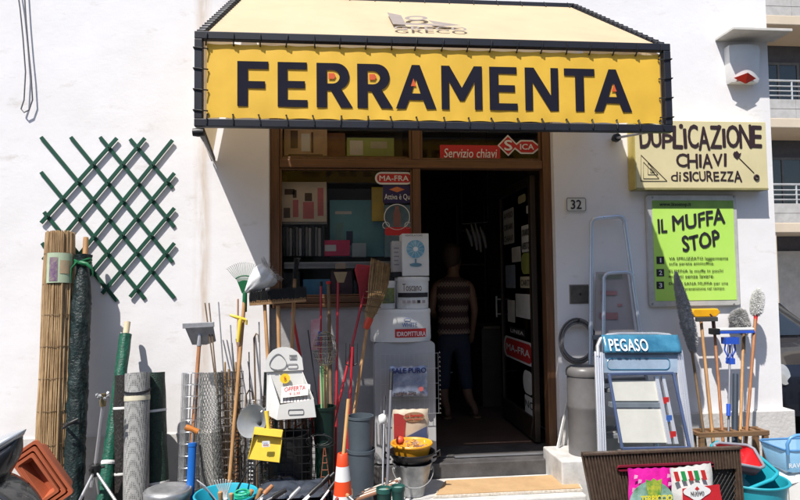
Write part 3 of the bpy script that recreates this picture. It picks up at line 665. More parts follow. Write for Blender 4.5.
# chicken wire
g_, d, L_ = pole_frame(W(211, 372, -.28), W(211, 500, -.38)); rr = .068; o_ = thing('wire_mesh_roll', g_, 'fine grey hexagonal chicken wire roll between the bright and the dark welded rolls', 'wire roll')
x = EY.cross(d).normalized(); y = d.cross(x)
for lay, (rq, n_) in enumerate(((1, 20), (.8, 17))):
    mm = MB(); ch = .024; rows = int(L_/ch)
    def cpt(i, h): a = 2*math.pi*i/n_+lay; return g_+d*max(0, min(L_, h))+(x*math.cos(a)+y*math.sin(a))*rr*rq*(1+.06*noise.noise(V(h*6, math.cos(a), lay)))
    for k in range(rows):
        h = k*ch; o2 = .5 if k % 2 else 0
        for i in range(n_):
            mm.tube([cpt(i+o2, h), cpt(i+o2, h+ch*.45)], .0017, 3, cap=False)
            mm.tube([cpt(i+o2, h+ch*.45), cpt(i+o2+.5, h+ch)], .0013, 3, cap=False); mm.tube([cpt(i+o2, h+ch*.45), cpt(i+o2-.5, h+ch)], .0013, 3, cap=False)
    mm.build('netting', mat('zinc_wire', (.3, .32, .31), .45, .5, var=.15), o_)
# ---- stakes standing in the dark roll
for (a_, b_, r_, mm_, lb) in (((205, 303), (226, 470), .005, M_oldwood, 'brown metal stake, leftmost of the thin stakes'), ((209, 303), (224, 470), .005, M_oldwood, 'brown stake close beside the leftmost thin stake'), ((218.5, 302), (229, 470), .0045, M_steel, 'grey rod standing between the brown stakes and the leaf rake'), ((230.5, 325), (238, 480), .0045, M_steel, 'short grey rod left of the leaf rake handle'), ((232, 343), (242, 480), .004, M_dark, 'shortest thin dark rod beside the leaf rake handle'), ((238, 299), (236, 480), .006, M_handle2, 'thin wooden cane behind the yellow hook on the rake')):
    t = W(*a_, -.14); bt = W(*b_, -.34); g_ = ground(t, bt, .05); m = MB(); m.tube([t, t.lerp(g_, .5)+V(.006, 0, 0), g_], r_, 8)
    tag(m.build('garden_stake', mm_, at=g_, smooth=50), lb, 'stake', 'thin stakes standing in the mesh rolls')
for k in range(5):
    t = W(225+k*3.6, 362+7*(k%3), -.26); bt = W(226+k*3.2, 500, -.32); g_ = ground(t, bt, .03); m = MB(); m.tube([g_, g_.lerp(t, .4)+V(.004*(k%2), 0, 0), t], [.009, .008, .0065], 8)
    tag(m.build('bamboo_cane', mb, at=g_, smooth=50), 'tan bamboo cane standing inside the dark welded mesh roll', 'cane', 'bamboo canes inside the dark welded roll')
# ---- garden hoe
t, bt = W(200.5, 326, -.16), W(188, 500, -.42); g_, d, L_ = pole_frame(t, bt)
ho = thing('garden_hoe', g_, 'garden hoe with a grey steel blade turned up above a wooden handle', 'hoe')
m = MB(); m.tube([g_, g_+d*(L_-.12)], [.015, .013], 10); m.build('handle', M_handle2, ho, smooth=50)
m = MB(); p_ = g_+d*(L_-.14)
m.tube([p_, t+V(0, -.01, -.01)], [.017, .01], 8)
def hb(px, py, Y): return W(px, py, Y)
q = [hb(185, 328, -.22), hb(213.5, 326.5, -.22), hb(216, 341, -.15), hb(206, 344.5, -.13), hb(192, 344.5, -.13)]
m.add(q+[v+V(0, .004, -.003) for v in q], [(0, 1, 2, 3, 4), (9, 8, 7, 6, 5)]+[(i, (i+1) % 5, 5+(i+1) % 5, 5+i) for i in range(5)])
m.beam(W(183, 326, -.2), W(214, 324.5, -.2), .03, .035); m.build('blade', mat('hoe_steel', (.42, .43, .46), .5, .5, var=.15, vs=20), ho, bevel=.002)
# ---- leaf rake
t, bt = W(244.5, 300, -.30), W(228, 500, -.55); g_, d, L_ = pole_frame(t, bt)
lr = thing('leaf_rake', g_, 'plastic leaf rake with a pale fan and green socket on a wooden handle', 'rake')
m = MB(); m.tube([g_, g_+d*L_], .0125, 10); m.build('handle', M_handle, lr, smooth=50)
m = MB(); c_ = W(244, 286, -.30); s0 = W(244.5, 312, -.30)
m.tube([s0, W(245, 292, -.3)], [.017, .016], 10); m.prism([(-.014, -.05), (.014, -.05), (.05, .045), (.035, .055), (-.035, .055), (-.05, .045)], c_+V(0, -.004, 0), EX, EZ, -.012); m.build('socket', M_green, lr, bevel=.003, smooth=40)
m = MB(); n_ = 24
hub = W(244.5, 290, -.30)
def fan(a, r_): return hub+V(math.sin(a)*r_, -.015*(r_/.2)**2+.0, math.cos(a)*r_)
for k in range(n_):
    a = R(-38+96*k/(n_-1)); rl = .185+.01*math.cos((k-11)/11); m.tube([fan(a*.8, .05), fan(a, .12), fan(a, rl-.01), fan(a, rl)+V(0, -.02, -.006)], [.0028, .0028, .0022, .0015], 4)
m.build('tines', mat('pale_green_plastic', (.45, .5, .46), .4), lr)
m = MB(); m.tube([fan(R(-38+96*k/12), .098) for k in range(13)], .005, 6); m.build('tine_brace', M_green, lr)
m = MB(); yc = W(240, 322, -.36); m.tube([W(230, 315, -.37), W(236, 317, -.38), W(246, 320, -.37)], [.008, .012, .011], 8); m.tube([W(241, 317, -.37), W(240, 322, -.38), W(238, 342, -.38)], [.013, .014, .011], 8); m.tube([W(246, 320, -.37), W(246.5, 325, -.37)], [.011, .006], 8)
yo = m.build('hose_nozzle', M_yel, at=yc, smooth=50); tag(yo, 'yellow plastic spray nozzle clipped on the leaf rake handle', 'nozzle')
# ---- push broom upside down
t, bt = W(278, 306, -.38), W(283, 500, -.62); g_, d, L_ = pole_frame(t, bt)
pb = thing('push_broom', g_, 'wide push broom held upside down with black bristles above its wooden bar', 'broom')
m = MB(); m.tube([g_, g_+d*L_], .013, 10); m.build('handle', M_handle, pb, smooth=50)
a, c = W(250, 304.5, -.38), W(306, 300.5, -.38); m = MB(); m.beam(a, c, .07, .016); m.build('head', wood('pale_head_wood', (.45, .27, .12), (.3, .17, .08), .6, axis='x'), pb, bevel=.003)
m = MB(); ux = (c-a); uz = V(0, 0, 1)
for k in range(2600):
    f = random.random(); w_ = random.uniform(-.032, .032); h = .093+random.uniform(-.006, .004); b0 = a+ux*f+V(0, w_, .006); ln = V(random.uniform(-.01, .01), random.uniform(-.012, .012), h); s_ = .0016
    m.add([b0+V(-s_, 0, 0), b0+V(s_, 0, 0), b0+V(0, s_, 0), b0+ln], [(0, 1, 3), (1, 2, 3), (2, 0, 3)])
m.build('bristles', M_black, pb)
m = MB()
for k in range(40):
    p_ = a+ux*(k+.5)/40+V(0, -.0355, .004+.012*random.random()); m.beam(p_+V(0, 0, -.006), p_+V(0, -.001, .012), .004, .002)
m.build('bristle_roots', mat('tan_bristle', (.4, .22, .09), .7), pb)
# ---- narrow brush behind it
t, bt = W(295.5, 262, -.26), W(287, 470, -.5); g_, d, L_ = pole_frame(t, bt)
nb = thing('scrubbing_brush', g_, 'narrow dark bristle brush on a wooden stick standing behind the push broom', 'brush')
m = MB(); m.tube([g_, g_+d*(L_-.12)], .012, 10); m.build('handle', M_handle, nb, smooth=50)
m = MB(); c0 = W(294, 289, -.27); c1 = W(297, 258, -.27); dd = (c1-c0); m.beam(c0-dd*.05, c1, .02, .03, up=EX); m.build('head', M_black, nb, bevel=.004)
m = MB(); 
for k in range(500):
    b0 = c0+dd*random.random()+V(random.uniform(-.02, .02), random.uniform(-.008, .008), 0); e = b0+V(random.uniform(-.01, .01), -.035, random.uniform(-.01, .01)); m.add([b0, b0+V(.003, 0, 0), b0+V(0, 0, .003), e], [(0, 1, 3), (1, 2, 3), (2, 0, 3)])
m.build('bristles', mat('grey_bristles', (.07, .065, .06), .8), nb)
# ---- round flue brush wrapped in a white bag
t, bt = W(263, 276, -.34), W(276, 500, -.6); g_, d, L_ = pole_frame(t, bt)
fb = thing('flue_brush', g_, 'round wire flue brush wrapped in a white plastic bag, above the push broom', 'brush')
m = MB(); m.tube([g_, g_+d*L_], .012, 10); m.build('handle', M_handle, fb, smooth=50)
c_ = W(263, 277, -.36); ax = V(.72, 0, .62).normalized(); m = MB()
def bagfn(r_, h, a): return r_*(1+.14*noise.noise(V(math.cos(a)*2.2, math.sin(a)*2.2, h*12))+.09*math.sin(a*7+h*30))
m.lathe([(0, -.155), (.012, -.15), (.03, -.12), (.055, -.07), (.075, -.02), (.082, .02), (.078, .05), (.05, .07), (0, .075)], c_, ax, 40, fn=bagfn); m.build('bag', mat('white_bag_film', (.72, .72, .72), .35, var=.05, bump=.3, bs=14), fb, smooth=70)
m = MB(); x = ax.orthogonal().normalized(); y = ax.cross(x)
for k in range(70):
    a = 2*math.pi*k/70; r0 = x*math.cos(a)+y*math.sin(a); h = .055+.02*(k % 3)/2; m.tube([c_+ax*h+r0*.05, c_+ax*(h+.012)+r0*.088, c_+ax*(h+.02)+r0*.105], .0012, 3)
m.build('wires', M_steel, fb)
# ---- terracotta troughs, nested and tilted
def trough(o, s, ex, ey, ez, mt, label, grp):
    th = thing('flower_trough', o, label, 'planter', grp)
    L0, W0, H0 = .42*s, .17*s, .15*s; t_ = .005; m = MB()
    def ring(x_, y_, z_): r_ = .02*s; return [o+ex*p[0]+ey*p[1]+ez*z_ for p in rrect(-x_, -y_, x_, y_, r_, 4)]
    rs = [ring(L0*.42, W0*.36, 0), ring(L0*.5, W0*.5, H0-.015), ring(L0*.5+.012, W0*.5+.012, H0-.015), ring(L0*.5+.012, W0*.5+.012, H0), ring(L0*.5-.004, W0*.5-.004, H0), ring(L0*.42-.004, W0*.36-.004, .006)]
    k = len(rs[0]); vs = [v for r_ in rs for v in r_]; fs = [(i*k+j, i*k+(j+1) % k, (i+1)*k+(j+1) % k, (i+1)*k+j) for i in range(len(rs)-1) for j in range(k)]
    fs += [tuple(range(k)), tuple((len(rs)-1)*k+j for j in range(k))]
    m.add(vs, fs); m.build('trough', mt, th, smooth=40); return th
M_ter = mat('terracotta_plastic', (.42, .11, .05), .5, var=.08, bump=.05)
pA, pB, pC = W(33, 447, -.95), W(62, 488, -.95), W(20, 456, -.85)
ex = (pB-pA).normalized(); nrm = V(-.42, -.72, .62); ez = (nrm-ex*nrm.dot(ex)).normalized(); ey = ez.cross(ex)
cc = W(43, 474, -.97)
if ey.x > 0: ey = -ey; ex = -ex
for k, (s_, lb) in enumerate(((.80, 'largest terracotta plastic trough, outermost of the nested tilted stack'), (.68, 'middle terracotta plastic trough nested inside the largest one'), (.56, 'smallest terracotta plastic trough nested innermost in the stack'))):
    trough(cc-ez*(.11-.022*k)+ey*(.016*k)-ex*.0, s_, ex, ey, ez, M_ter, lb, 'nested terracotta troughs')
# ================================================================== MIDDLE
# ---- low things in front of the rolls
c_ = W(168, 486, -.85)
tc_ = thing('metal_bin', V(c_.x, c_.y, 0), 'galvanised metal bin with a domed ribbed lid at the foot of the green rolls', 'bin')
r_ = 22*PX(-.85); zl = c_.z-.035
m = MB(); m.lathe([(0, 0), (r_*.8, 0), (r_*.82, .01), (r_*.93, zl-.02), (r_*.93, zl)], V(c_.x, c_.y, 0), EZ, 40, fn=lambda r, h, a: r*(1+.006*math.cos(a*20))); m.build('body', M_steel, tc_, smooth=40)
m = MB(); m.lathe([(r_*.98, -.03), (r_*1.0, -.03), (r_*1.01, 0), (r_*.96, .008), (r_*.9, .006), (r_*.85, .012), (r_*.7, .02), (r_*.66, .018), (r_*.4, .032), (r_*.36, .03), (r_*.12, .038), (0, .038)], V(c_.x, c_.y, zl+.01), EZ, 48); m.build('lid', M_steel, tc_, smooth=50)
# ---- blue hand pump with an orange handle
t, bt = W(193, 431, -.72), W(190, 500, -.8); g_, d, L_ = pole_frame(t, bt)
hp = thing('hand_pump', g_, 'blue hand pump with an orange crosswise handle in front of the galvanised roll', 'pump')
m = MB(); q0 = (W(192, 443, -.72)-g_).dot(d); m.lathe([(0, .03), (.024, .03), (.024, q0-.02), (.027, q0-.02), (.027, q0), (.01, q0+.004), (0, q0+.004)], g_, d, 20); m.build('barrel', mat('blue_paint', (.01, .12, .45), .35, var=.08), hp, smooth=40)
m = MB(); m.beam(g_+V(-.08, -.03, .01), g_+V(.08, -.03, .01), .06, .02); m.build('foot_plate', M_black, hp, bevel=.004)
m = MB(); m.cyl(g_+d*q0, t, .006, n=8); m.build('rod', M_steel, hp, smooth=50)
m = MB(); m.tube([W(185.5, 427, -.72), W(188, 428, -.72), W(193, 429.5, -.72), W(198, 432, -.72)], [.017, .019, .015, .018], 12); m.build('grip', mat('orange_brown_grip', (.5, .17, .03), .4), hp, smooth=60)
m = MB(); m.tube([W(200, 445, -.74), W(203, 475, -.76), W(207, 490, -.8), W(214, 499, -.82), W(214, 515, -.82)], .006, 8); m.build('air_hose', M_black, hp, smooth=60)
# ---- basins
def basin(o, rt, rb_, h, mt, label, name='plastic_basin', cat='basin', ex=1, ey=1, rim=.012, ax=EZ, thick=.004, grp=None, handles=False, hm=None):
    th = thing(name, o, label, cat, grp); m = MB()
    m.lathe([(0, 0), (rb_*.96, 0), (rb_, .008), (rt, h-.01), (rt+rim, h-.01), (rt+rim*1.1, h-.002), (rt+rim*.7, h+.003), (rt, h), (rt-thick, h-.008), (rb_-thick, .012), (rb_*.9, .006), (0, .006)], o, ax, 48, ex=ex, ey=ey); m.build('bowl', mt, th, smooth=40)
    return th
M_teal = mat('turquoise_plastic', (.02, .36, .48), .4, var=.06)
cb = W(226, 493, -.92); rb_ = 28.5*PX(-.92)
basin(V(cb.x, cb.y, cb.z-.16), rb_, rb_*.8, .16, M_teal, 'round turquoise basin full of small garden hand tools', rim=.01)
# crate carrying the basin: black plastic crates
def crate(o, sx, sy, sz, mt, label, th_=None, cat='crate', grp=None, name='plastic_crate', rows=4, cols=7):
    th = thing(name, o, label, cat, grp); o = Vector(o)
    for nm, (x0, x1, y0, y1) in (('side_wall', (-sx/2, sx/2, -sy/2, -sy/2+.008)), ('side_wall', (-sx/2, sx/2, sy/2-.008, sy/2)), ('side_wall', (-sx/2, -sx/2+.008, -sy/2+.009, sy/2-.009)), ('side_wall', (sx/2-.008, sx/2, -sy/2+.009, sy/2-.009))):
        m = MB(); lx = x1-x0 > y1-y0
        for k in range(rows+1):
            z = .01+(sz-.035)*k/rows; m.box(o.x+x0, o.x+x1, o.y+y0, o.y+y1, o.z+z, o.z+z+(.02 if k < rows else .025))
        for k in range(cols+1):
            if lx: xx = x0+(x1-x0-.012)*k/cols; m.box(o.x+xx, o.x+xx+.012, o.y+y0+.001, o.y+y1-.001, o.z+.012, o.z+sz-.002)
            else: yy = y0+(y1-y0-.012)*k/cols; m.box(o.x+x0+.001, o.x+x1-.001, o.y+yy, o.y+yy+.012, o.z+.012, o.z+sz-.002)
        m.build(nm, mt, th)
    m = MB(); m.box(o.x-sx/2+.009, o.x+sx/2-.009, o.y-sy/2+.009, o.y+sy/2-.009, o.z, o.z+.009); m.build('base', mt, th); return th
crate((cb.x, cb.y, 0), .40, .36, cb.z-.162, M_black, 'black openwork crate carrying the turquoise basin of hand tools', rows=3)
# hand tools in the basin
def tool(t, b_, handle, head, label, name, cat, rh=.013):
    t = Vector(t); b_ = Vector(b_); th = thing(name, b_, label, cat, 'hand tools standing in the turquoise basin'); return th
tp_ = W(224, 478, -.93); bs_ = W(226, 500, -.93)
wb = thing('white_hand_fork', bs_, 'white plastic hand fork with spread tines standing in the turquoise basin', 'hand fork', 'hand tools standing in the turquoise basin')
m = MB()
for k in range(7):
    f = (k-3)/3; m.tube([bs_+V(f*.008, 0, -.0), W(224+f*3, 494, -.93), W(223+f*8.5, 479+abs(f)*1.5, -.95)], [.004, .004, .003], 6)
m.build('tines', M_white, wb, smooth=50); m = MB(); m.tube([bs_+V(0, 0, .01), bs_+V(0, 0, -.1)], .012, 10); m.build('handle', M_white, wb, smooth=50)
hand = [((220, 492), (222, 512), 'wooden knob handled weeder leftmost in the basin', M_handle), ((231, 493.5), (233, 515), 'short wood handled trowel beside the white fork', M_handle), ((252, 490), (243, 512), 'pale wood handled tool leaning left of the black one', M_handle), ((261, 489), (252, 512), 'pale wood handled trowel at the right rim of the basin', M_handle)]
for i, (a_, b_, lb, mm_) in enumerate(hand):
    a = W(*a_, -.99); c = W(*b_, -.97); th = thing('hand_trowel', c, lb, 'hand trowel', 'hand tools standing in the turquoise basin'); dd = (c-a).normalized()
    m = MB(); m.lathe([(0, -.003), (.012, 0), (.0145, .012), (.0115, .035), (.014, .07), (.012, .1)], a, dd, 14); m.build('handle', mm_, th, smooth=60)
    m = MB(); m.lathe([(.0125, .1), (.013, .112), (.006, .116), (.005, .15)], a, dd, 10); m.build('ferrule', M_dark, th, smooth=50)
for i, (pts, r_, lb) in enumerate((([(236, 492), (246, 472), (252, 466)], .005, 'dark grass shears blade rising from the middle of the basin'), ([(247, 494), (250, 480), (258, 470)], .004, 'dark thin pronged cultivator pointing up right in the basin'))):
    m = MB(); m.tube([W(*p, -.95) for p in pts]+[], [r_*1.4, r_, r_*.5], 6); q = W(pts[0][0], 505, -.95); m.tube([q, W(*pts[0], -.95)], r_*1.8, 6); tag(m.build('cultivator', M_dark, at=q), lb, 'cultivator', 'hand tools standing in the turquoise basin')
m = MB(); pts = []
for k in range(60):
    a = k*.42; pts.append(W(242, 494.5, -1.0)+V(.038*math.cos(a)*(1+.1*math.sin(k)), .02*math.sin(a), .012*math.sin(a*.7)+.010*math.sin(a)))
m.tube(pts, .006, 6); tag(m.build('green_twine', mat('sea_green_plastic', (.02, .42, .24), .4), at=W(242, 500, -1.0), smooth=60), 'bundle of bright sea green coated twine lying in the basin', 'twine')
m = MB()
for k in range(3): m.tube([W(197+k*3, 480+k*4, -.9), W(205+k*2, 486+k*3, -.96), W(216, 500, -.98)], .0035, 6)
tag(m.build('bent_wire_tie', M_alu, at=W(216, 500, -.98)), 'few bent silver wires hooked over the left rim of the turquoise basin', 'wire')
# ---- colander and dustpan hanging on the wire rack
def wire_box(o, sx, sy, sz, dx, dz, rw, m_, th, nm='grid', faces='fblr'):
    m = MB(); o = Vector(o); X0, X1, Y0, Y1 = o.x-sx/2, o.x+sx/2, o.y-sy/2, o.y+sy/2
    def gridp(a, b_, n_):
        for k in range(n_+1): p_ = Vector(a).lerp(Vector(b_), k/n_); m.tube([p_, p_+V(0, 0, sz)], rw, 4)
        for k in range(int(sz/dz)+1): z = o.z+k*dz; m.tube([(a[0], a[1], z), (b_[0], b_[1], z)], rw, 4)
    n1, n2 = max(1, round(sx/dx)), max(1, round(sy/dx))
    if 'f' in faces: gridp((X0, Y0, o.z), (X1, Y0, o.z), n1)
    if 'b' in faces: gridp((X0, Y1, o.z), (X1, Y1, o.z), n1)
    if 'l' in faces: gridp((X0, Y0, o.z), (X0, Y1, o.z), n2)
    if 'r' in faces: gridp((X1, Y0, o.z), (X1, Y1, o.z), n2)
    return m.build(nm, m_, th)
cr = W(287, 450, -.62)
wr = thing('wire_rack', V(cr.x, cr.y, 0), 'black wire rack standing under the white display box', 'rack')
zt_ = W(287, 420, -.62).z
wire_box((cr.x, cr.y, 0), .30, .26, zt_, .05, .05, .0024, M_black, wr)
m = MB()
for k in range(9): m.tube([(cr.x-.15+.0375*k, cr.y-.13, zt_), (cr.x-.15+.0375*k, cr.y+.13, zt_)], .0024, 4)
m.build('top_shelf', M_black, wr)
m = MB(); m.lathe([(0, 0), (.1, 0), (.125, zt_-.1), (.13, zt_-.1), (.13, zt_-.085), (.12, zt_-.085), (.095, .006), (0, .006)], V(cr.x+.005, cr.y-.0, 0.004), EZ, 32); tag(m.build('black_bin', M_black, at=V(cr.x, cr.y, 0), smooth=40), 'round black plastic bin standing inside the black wire rack', 'bin')
c_ = W(252, 421, -.82); ax = V(-.45, -1, .42).normalized(); cl = thing('steel_funnel', c_, 'round grey metal funnel hanging beside the yellow dustpan, its mouth turned outward', 'funnel')
rf = 15.5*PX(-.82)
m = MB(); m.lathe([(rf, 0), (rf*1.04, .004), (rf*1.04, -.004), (rf*.98, -.006), (rf*.8, -.03), (rf*.22, -.085), (rf*.17, -.15), (rf*.15, -.15), (rf*.2, -.085), (rf*.78, -.028), (rf, 0)], c_, ax, 40); m.build('cone', mat('grey_zinc', (.36, .38, .4), .42, .35, var=.12), cl, smooth=50)
x = ax.orthogonal().normalized(); m = MB(); hp_ = W(262, 411, -.8); m.tube([c_+(hp_-c_)*.9, hp_, hp_+V(.02, .03, .015)], .004, 6); m.build('hook', M_steel, cl)
dp = thing('dustpan', W(266, 462, -.86), 'yellow plastic dustpan hanging by its handle with a small white sticker', 'dustpan')
q = [W(248, 459, -.88), W(279, 462.5, -.88), W(282.5, 430, -.84), W(255, 427, -.84)]
m = MB(); n_ = V(.12, -1, .1).normalized(); 
def bil(u, v): return (q[0]*(1-u)+q[1]*u)*(1-v)+(q[3]*(1-u)+q[2]*u)*v
m.grid(lambda u, v: bil(u, v)+n_*(.004*math.sin(v*3)), 8, 8); m.build('pan', M_yel, dp, solid=.004, bevel=.001)
m = MB()
def wallstrip(p_, r__, h0, h1, back=0): m.add([p_, r__, r__+n_*h1, p_+n_*h0], [(0, 1, 2, 3)])
wallstrip(q[0], q[3], .004, .042); wallstrip(q[1], q[2], .004, .042); wallstrip(q[3], q[2], .042, .042)
e = n_*.042; w_ = (q[3]-q[0])*.2
m.add([q[3]+e, q[2]+e, q[2]+e-w_, q[3]+e-w_], [(0, 1, 2, 3)]); m.build('rim', M_yel, dp, solid=.004)
m = MB(); hb_ = W(268.5, 431, -.87); ht = W(266.5, 411, -.86); m.tube([hb_, hb_.lerp(ht, .4), ht], [.013, .010, .014], 10); m.build('handle', M_yel, dp, smooth=50)
m = MB(); a = W(262, 447, -.9)+n_*.004; m.prism(rrect(0, 0, .045, .035, .006), a-V(0, .0, 0)+n_*.006, EX, EZ, -.001); sk = m.build('sticker', M_whiteink, dp)
m = MB(); m.text('CASA', a+n_*.010+V(.004, 0, .02), EX, EZ, .03, .009, bold=.03); m.build('sticker_print', M_blueink, sk)
m = MB(); m.text('pala', a+n_*.010+V(.008, 0, .007), EX, EZ, .028, .009, bold=.03); m.build('sticker_print', M_redink, sk)
# ---- white card display box
zb = W(290, 419, -.7).z
ds = thing('display_box', W(290, 419, -.70), 'white cardboard counter display with an arched header and an open tray of packets', 'display box')
def CP(px, py, Y): return W(px, py, Y)
F = -.74; Bk = -.60
m = MB()
q = [(277, 420, F), (316, 417, F), (313.5, 399, F), (279.5, 405, F)]
m.add([CP(*a) for a in q], [(0, 1, 2, 3)])                                         # tray front
sl_ = [CP(277, 420, F), CP(279.5, 405, F), CP(270, 374, Bk), CP(266, 414, Bk)]; m.add(sl_, [(0, 1, 2, 3)])
sr_ = [CP(316, 417, F), CP(313.5, 399, F), CP(302, 371, Bk), CP(308, 411, Bk)]; m.add(sr_, [(0, 1, 2, 3)])
m.add([CP(266, 414, Bk), CP(308, 411, Bk), CP(302.5, 366, Bk), CP(267, 370, Bk)], [(0, 1, 2, 3)])   # back
m.add([CP(277, 420, F), CP(316, 417, F), CP(308, 411, Bk), CP(266, 414, Bk)], [(0, 1, 2, 3)])
m.build('carton', M_paper, ds, solid=.003)
m = MB(); hd = [(266, 372), (265.5, 362), (268, 355), (273, 350), (279, 347.5), (286, 347), (292, 348.5), (298, 352.5), (302, 358), (303.5, 370)]
pts = [CP(x_, y_, Bk-.012) for x_, y_ in hd]; m.add(pts+[p_+V(0, .004, 0) for p_ in pts], [tuple(range(10)), tuple(range(19, 9, -1))]+[(i, (i+1) % 10, 10+(i+1) % 10, 10+i) for i in range(10)]); m.build('header', M_paper, ds)
YH = Bk-.016; gi = mat('grey_print', (.2, .2, .21), .6)
m = MB(); c_ = CP(278, 361, YH); m.tube([c_+V(.05*math.sin(a)*(1-.35*math.cos(a)), 0, -.045+.0-.05*-math.cos(a)*1.0+.04) for a in [k*math.pi/12 for k in range(24)]], .0022, 4, closed=True)
c2 = CP(293, 357, YH); m.tube([c2+V(x_, 0, z_) for x_, z_ in ((-.022, -.012), (.022, -.012), (.022, .014), (-.022, .014))], .002, 4, closed=True)
m.tube([CP(292.5, 366, YH)+V(x_, 0, z_) for x_, z_ in rrect(-.032, -.013, .032, .013, .01)], .002, 4, closed=True)
c3 = CP(296, 412, F-.004); m.tube([c3+V(x_, 0, z_) for x_, z_ in rrect(-.046, -.015, .046, .015, .008)], .0022, 4, closed=True)
for k in range(4): m.box(c2.x-.016, c2.x+.016, YH-.001, YH, c2.z-.008+k*.005, c2.z-.006+k*.005)
for x_ in (-.02, .012): m.box(c_.x+x_-.01, c_.x+x_+.012, YH-.001, YH, c_.z-.062, c_.z-.054)
m.build('line_print', gi, ds)
m = MB(); m.lathe([(0, 0), (.031, 0), (.031, .002), (0, .002)], CP(285, 378.5, Bk-.022), -EY, 24); ys = m.build('round_sticker', mat('yellow_sticker', (.85, .6, .03), .5), ds)
m = MB(); m.text('5', CP(285, 378.5, Bk-.026)+V(-.007, 0, -.01), EX, EZ, .014, .02, bold=.03); m.build('sticker_print', M_redink, ys)
for k in range(9):
    f = k/8; a = CP(282+26*f, 401-2*f, F+.022); m = MB(); M_pk = mat('packet_%s' % 'ab'[k % 2], ((.7, .68, .66), (.68, .6, .58))[k % 2], .5)
    h = .055+.008*(k % 3)
    U_ = V(.012, .004, 0); m.beam(a+V(0, .0, -.02), a+V(.004, .075, h-.0), .017, .03, up=V(0, -.6, .8)); o_ = m.build('sachet', M_pk, at=a+V(0, 0, -.03), bevel=.003)
    tag(o_, 'small white paper sachet printed in red standing in the display tray', 'sachet', 'sachets in the white display tray')
m = MB(); a = CP(281.5, 397.5, F-.002); b2 = CP(306, 395, F-.002); 
cdp = thing('price_card', CP(294, 398, F), 'white card with red lettering lying over the sachets in the display tray', 'card')
m = MB(); u_ = (CP(308, 397.0, -.735)-CP(281, 400.0, -.735)); v_ = (CP(282, 389, -.66)-CP(281, 400.0, -.735)); o0 = CP(281, 400, -.735)+V(0, -.0, .012)
m.add([o0, o0+u_, o0+u_+v_, o0+v_], [(0, 1, 2, 3)]); m.build('card', M_paper, cdp, solid=.002)
m = MB(); m.text('OFFERTA', o0+u_*.1+v_*.5+V(0, -.003, .003), u_, v_, u_.length*.8, v_.length*.4, bold=.03); m.text('€ 2,50', o0+u_*.3+v_*.08+V(0, -.003, .003), u_, v_, u_.length*.4, v_.length*.3, bold=.03); m.build('lettering', mat('pale_red_ink', (.6, .12, .12), .6), cdp)
# ---- tall dark green bin with canes and rakes
def taper_bin(x0, x1, y0, x2, x3, y1, Y, mt, label, name='tall_bin', open_=True, ribs=0, at=None, zb=None, hpx=None):
    a = W(x0, y0, Y); b_ = W(x1, y0, Y); c = W(x2, y1, Y); e = W(x3, y1, Y); rt = (b_.x-a.x)/2; rb = (e.x-c.x)/2; zt_ = (a.z+b_.z)/2; z1 = c.z
    if zb is None: zb = 0
    k = (zt_-zb)/(zt_-z1); rbb = max(.03, rt+(rb-rt)*k); o = V((a.x+b_.x)/2, Y, zb); h = zt_-zb
    th = thing(name, o, label, 'bin'); m = MB(); m.lathe([(0, 0), (rbb, 0), (rt, h-.02), (rt*1.06, h-.02), (rt*1.06, h), (rt*.97, h), (rbb*.95, .01), (0, .01)], o, EZ, 40); m.build('body', mt, th, smooth=40); return th, o, h, rt
th, go, gh, grt = taper_bin(313.5, 335.5, 406, 316, 334, 475, -.60, mat('bottle_green_bin', (.004, .022, .016), .4, var=.2), 'tall dark green bin holding the canes and long red handles')
def lean_pole(t, b_, r_, mt, th=None, nm='handle', zb=0.05, r2=None):
    g_ = ground(t, b_, zb); m = MB(); m.tube([g_, Vector(t)], [r_, r2 or r_], 10); return g_, m
for a_, b_, mm_, lb in (((323, 364), (324, 406), mat('light_green_cane', (.2, .5, .16), .4), 'bright green plastic cane in the dark green bin'), ((320.5, 366), (321.5, 406), mat('pale_green_cane', (.3, .55, .3), .4), 'pale green plastic cane left of the bright one'), ((327, 366), (326.5, 406), mat('yellow_cane', (.65, .5, .2), .5), 'yellowish wooden cane right of the green ones in the bin')):
    g_, m = lean_pole(W(*a_, -.58), W(*b_, -.6), .0055, mm_); tag(m.build('plant_cane', mm_, at=g_), lb, 'cane', 'canes in the dark green bin')
# basket like wire rake head
t, bt = W(325, 366, -.62), W(324.5, 420, -.62); bw_ = thing('fruit_picker', ground(t, bt, .05), 'round netted fruit picker basket on a pole above the dark green bin', 'fruit picker')
c_ = W(325, 349, -.62); m = MB(); rx, rz = 12*PX(-.62), 17*PX(-.62)
for k in range(10):
    a = math.pi*k/10; m.tube([c_+V(rx*math.sin(b2)*math.cos(a), rx*math.sin(b2)*math.sin(a), -rz*math.cos(b2)) for b2 in [math.pi*j/12 for j in range(13)]], .0022, 4)
for j in range(1, 9):
    b2 = math.pi*j/9; m.tube([c_+V(rx*math.sin(b2)*math.cos(a), rx*math.sin(b2)*math.sin(a), -rz*math.cos(b2)) for a in [i*math.pi/10 for i in range(20)]], .0018, 4, closed=True)
m.build('basket', mat('dark_olive_net', (.06, .055, .04), .7), bw_)
g_, m = lean_pole(W(325, 365, -.62), W(324.5, 420, -.62), .008, M_dark); m.build('pole', M_oldwood, bw_)
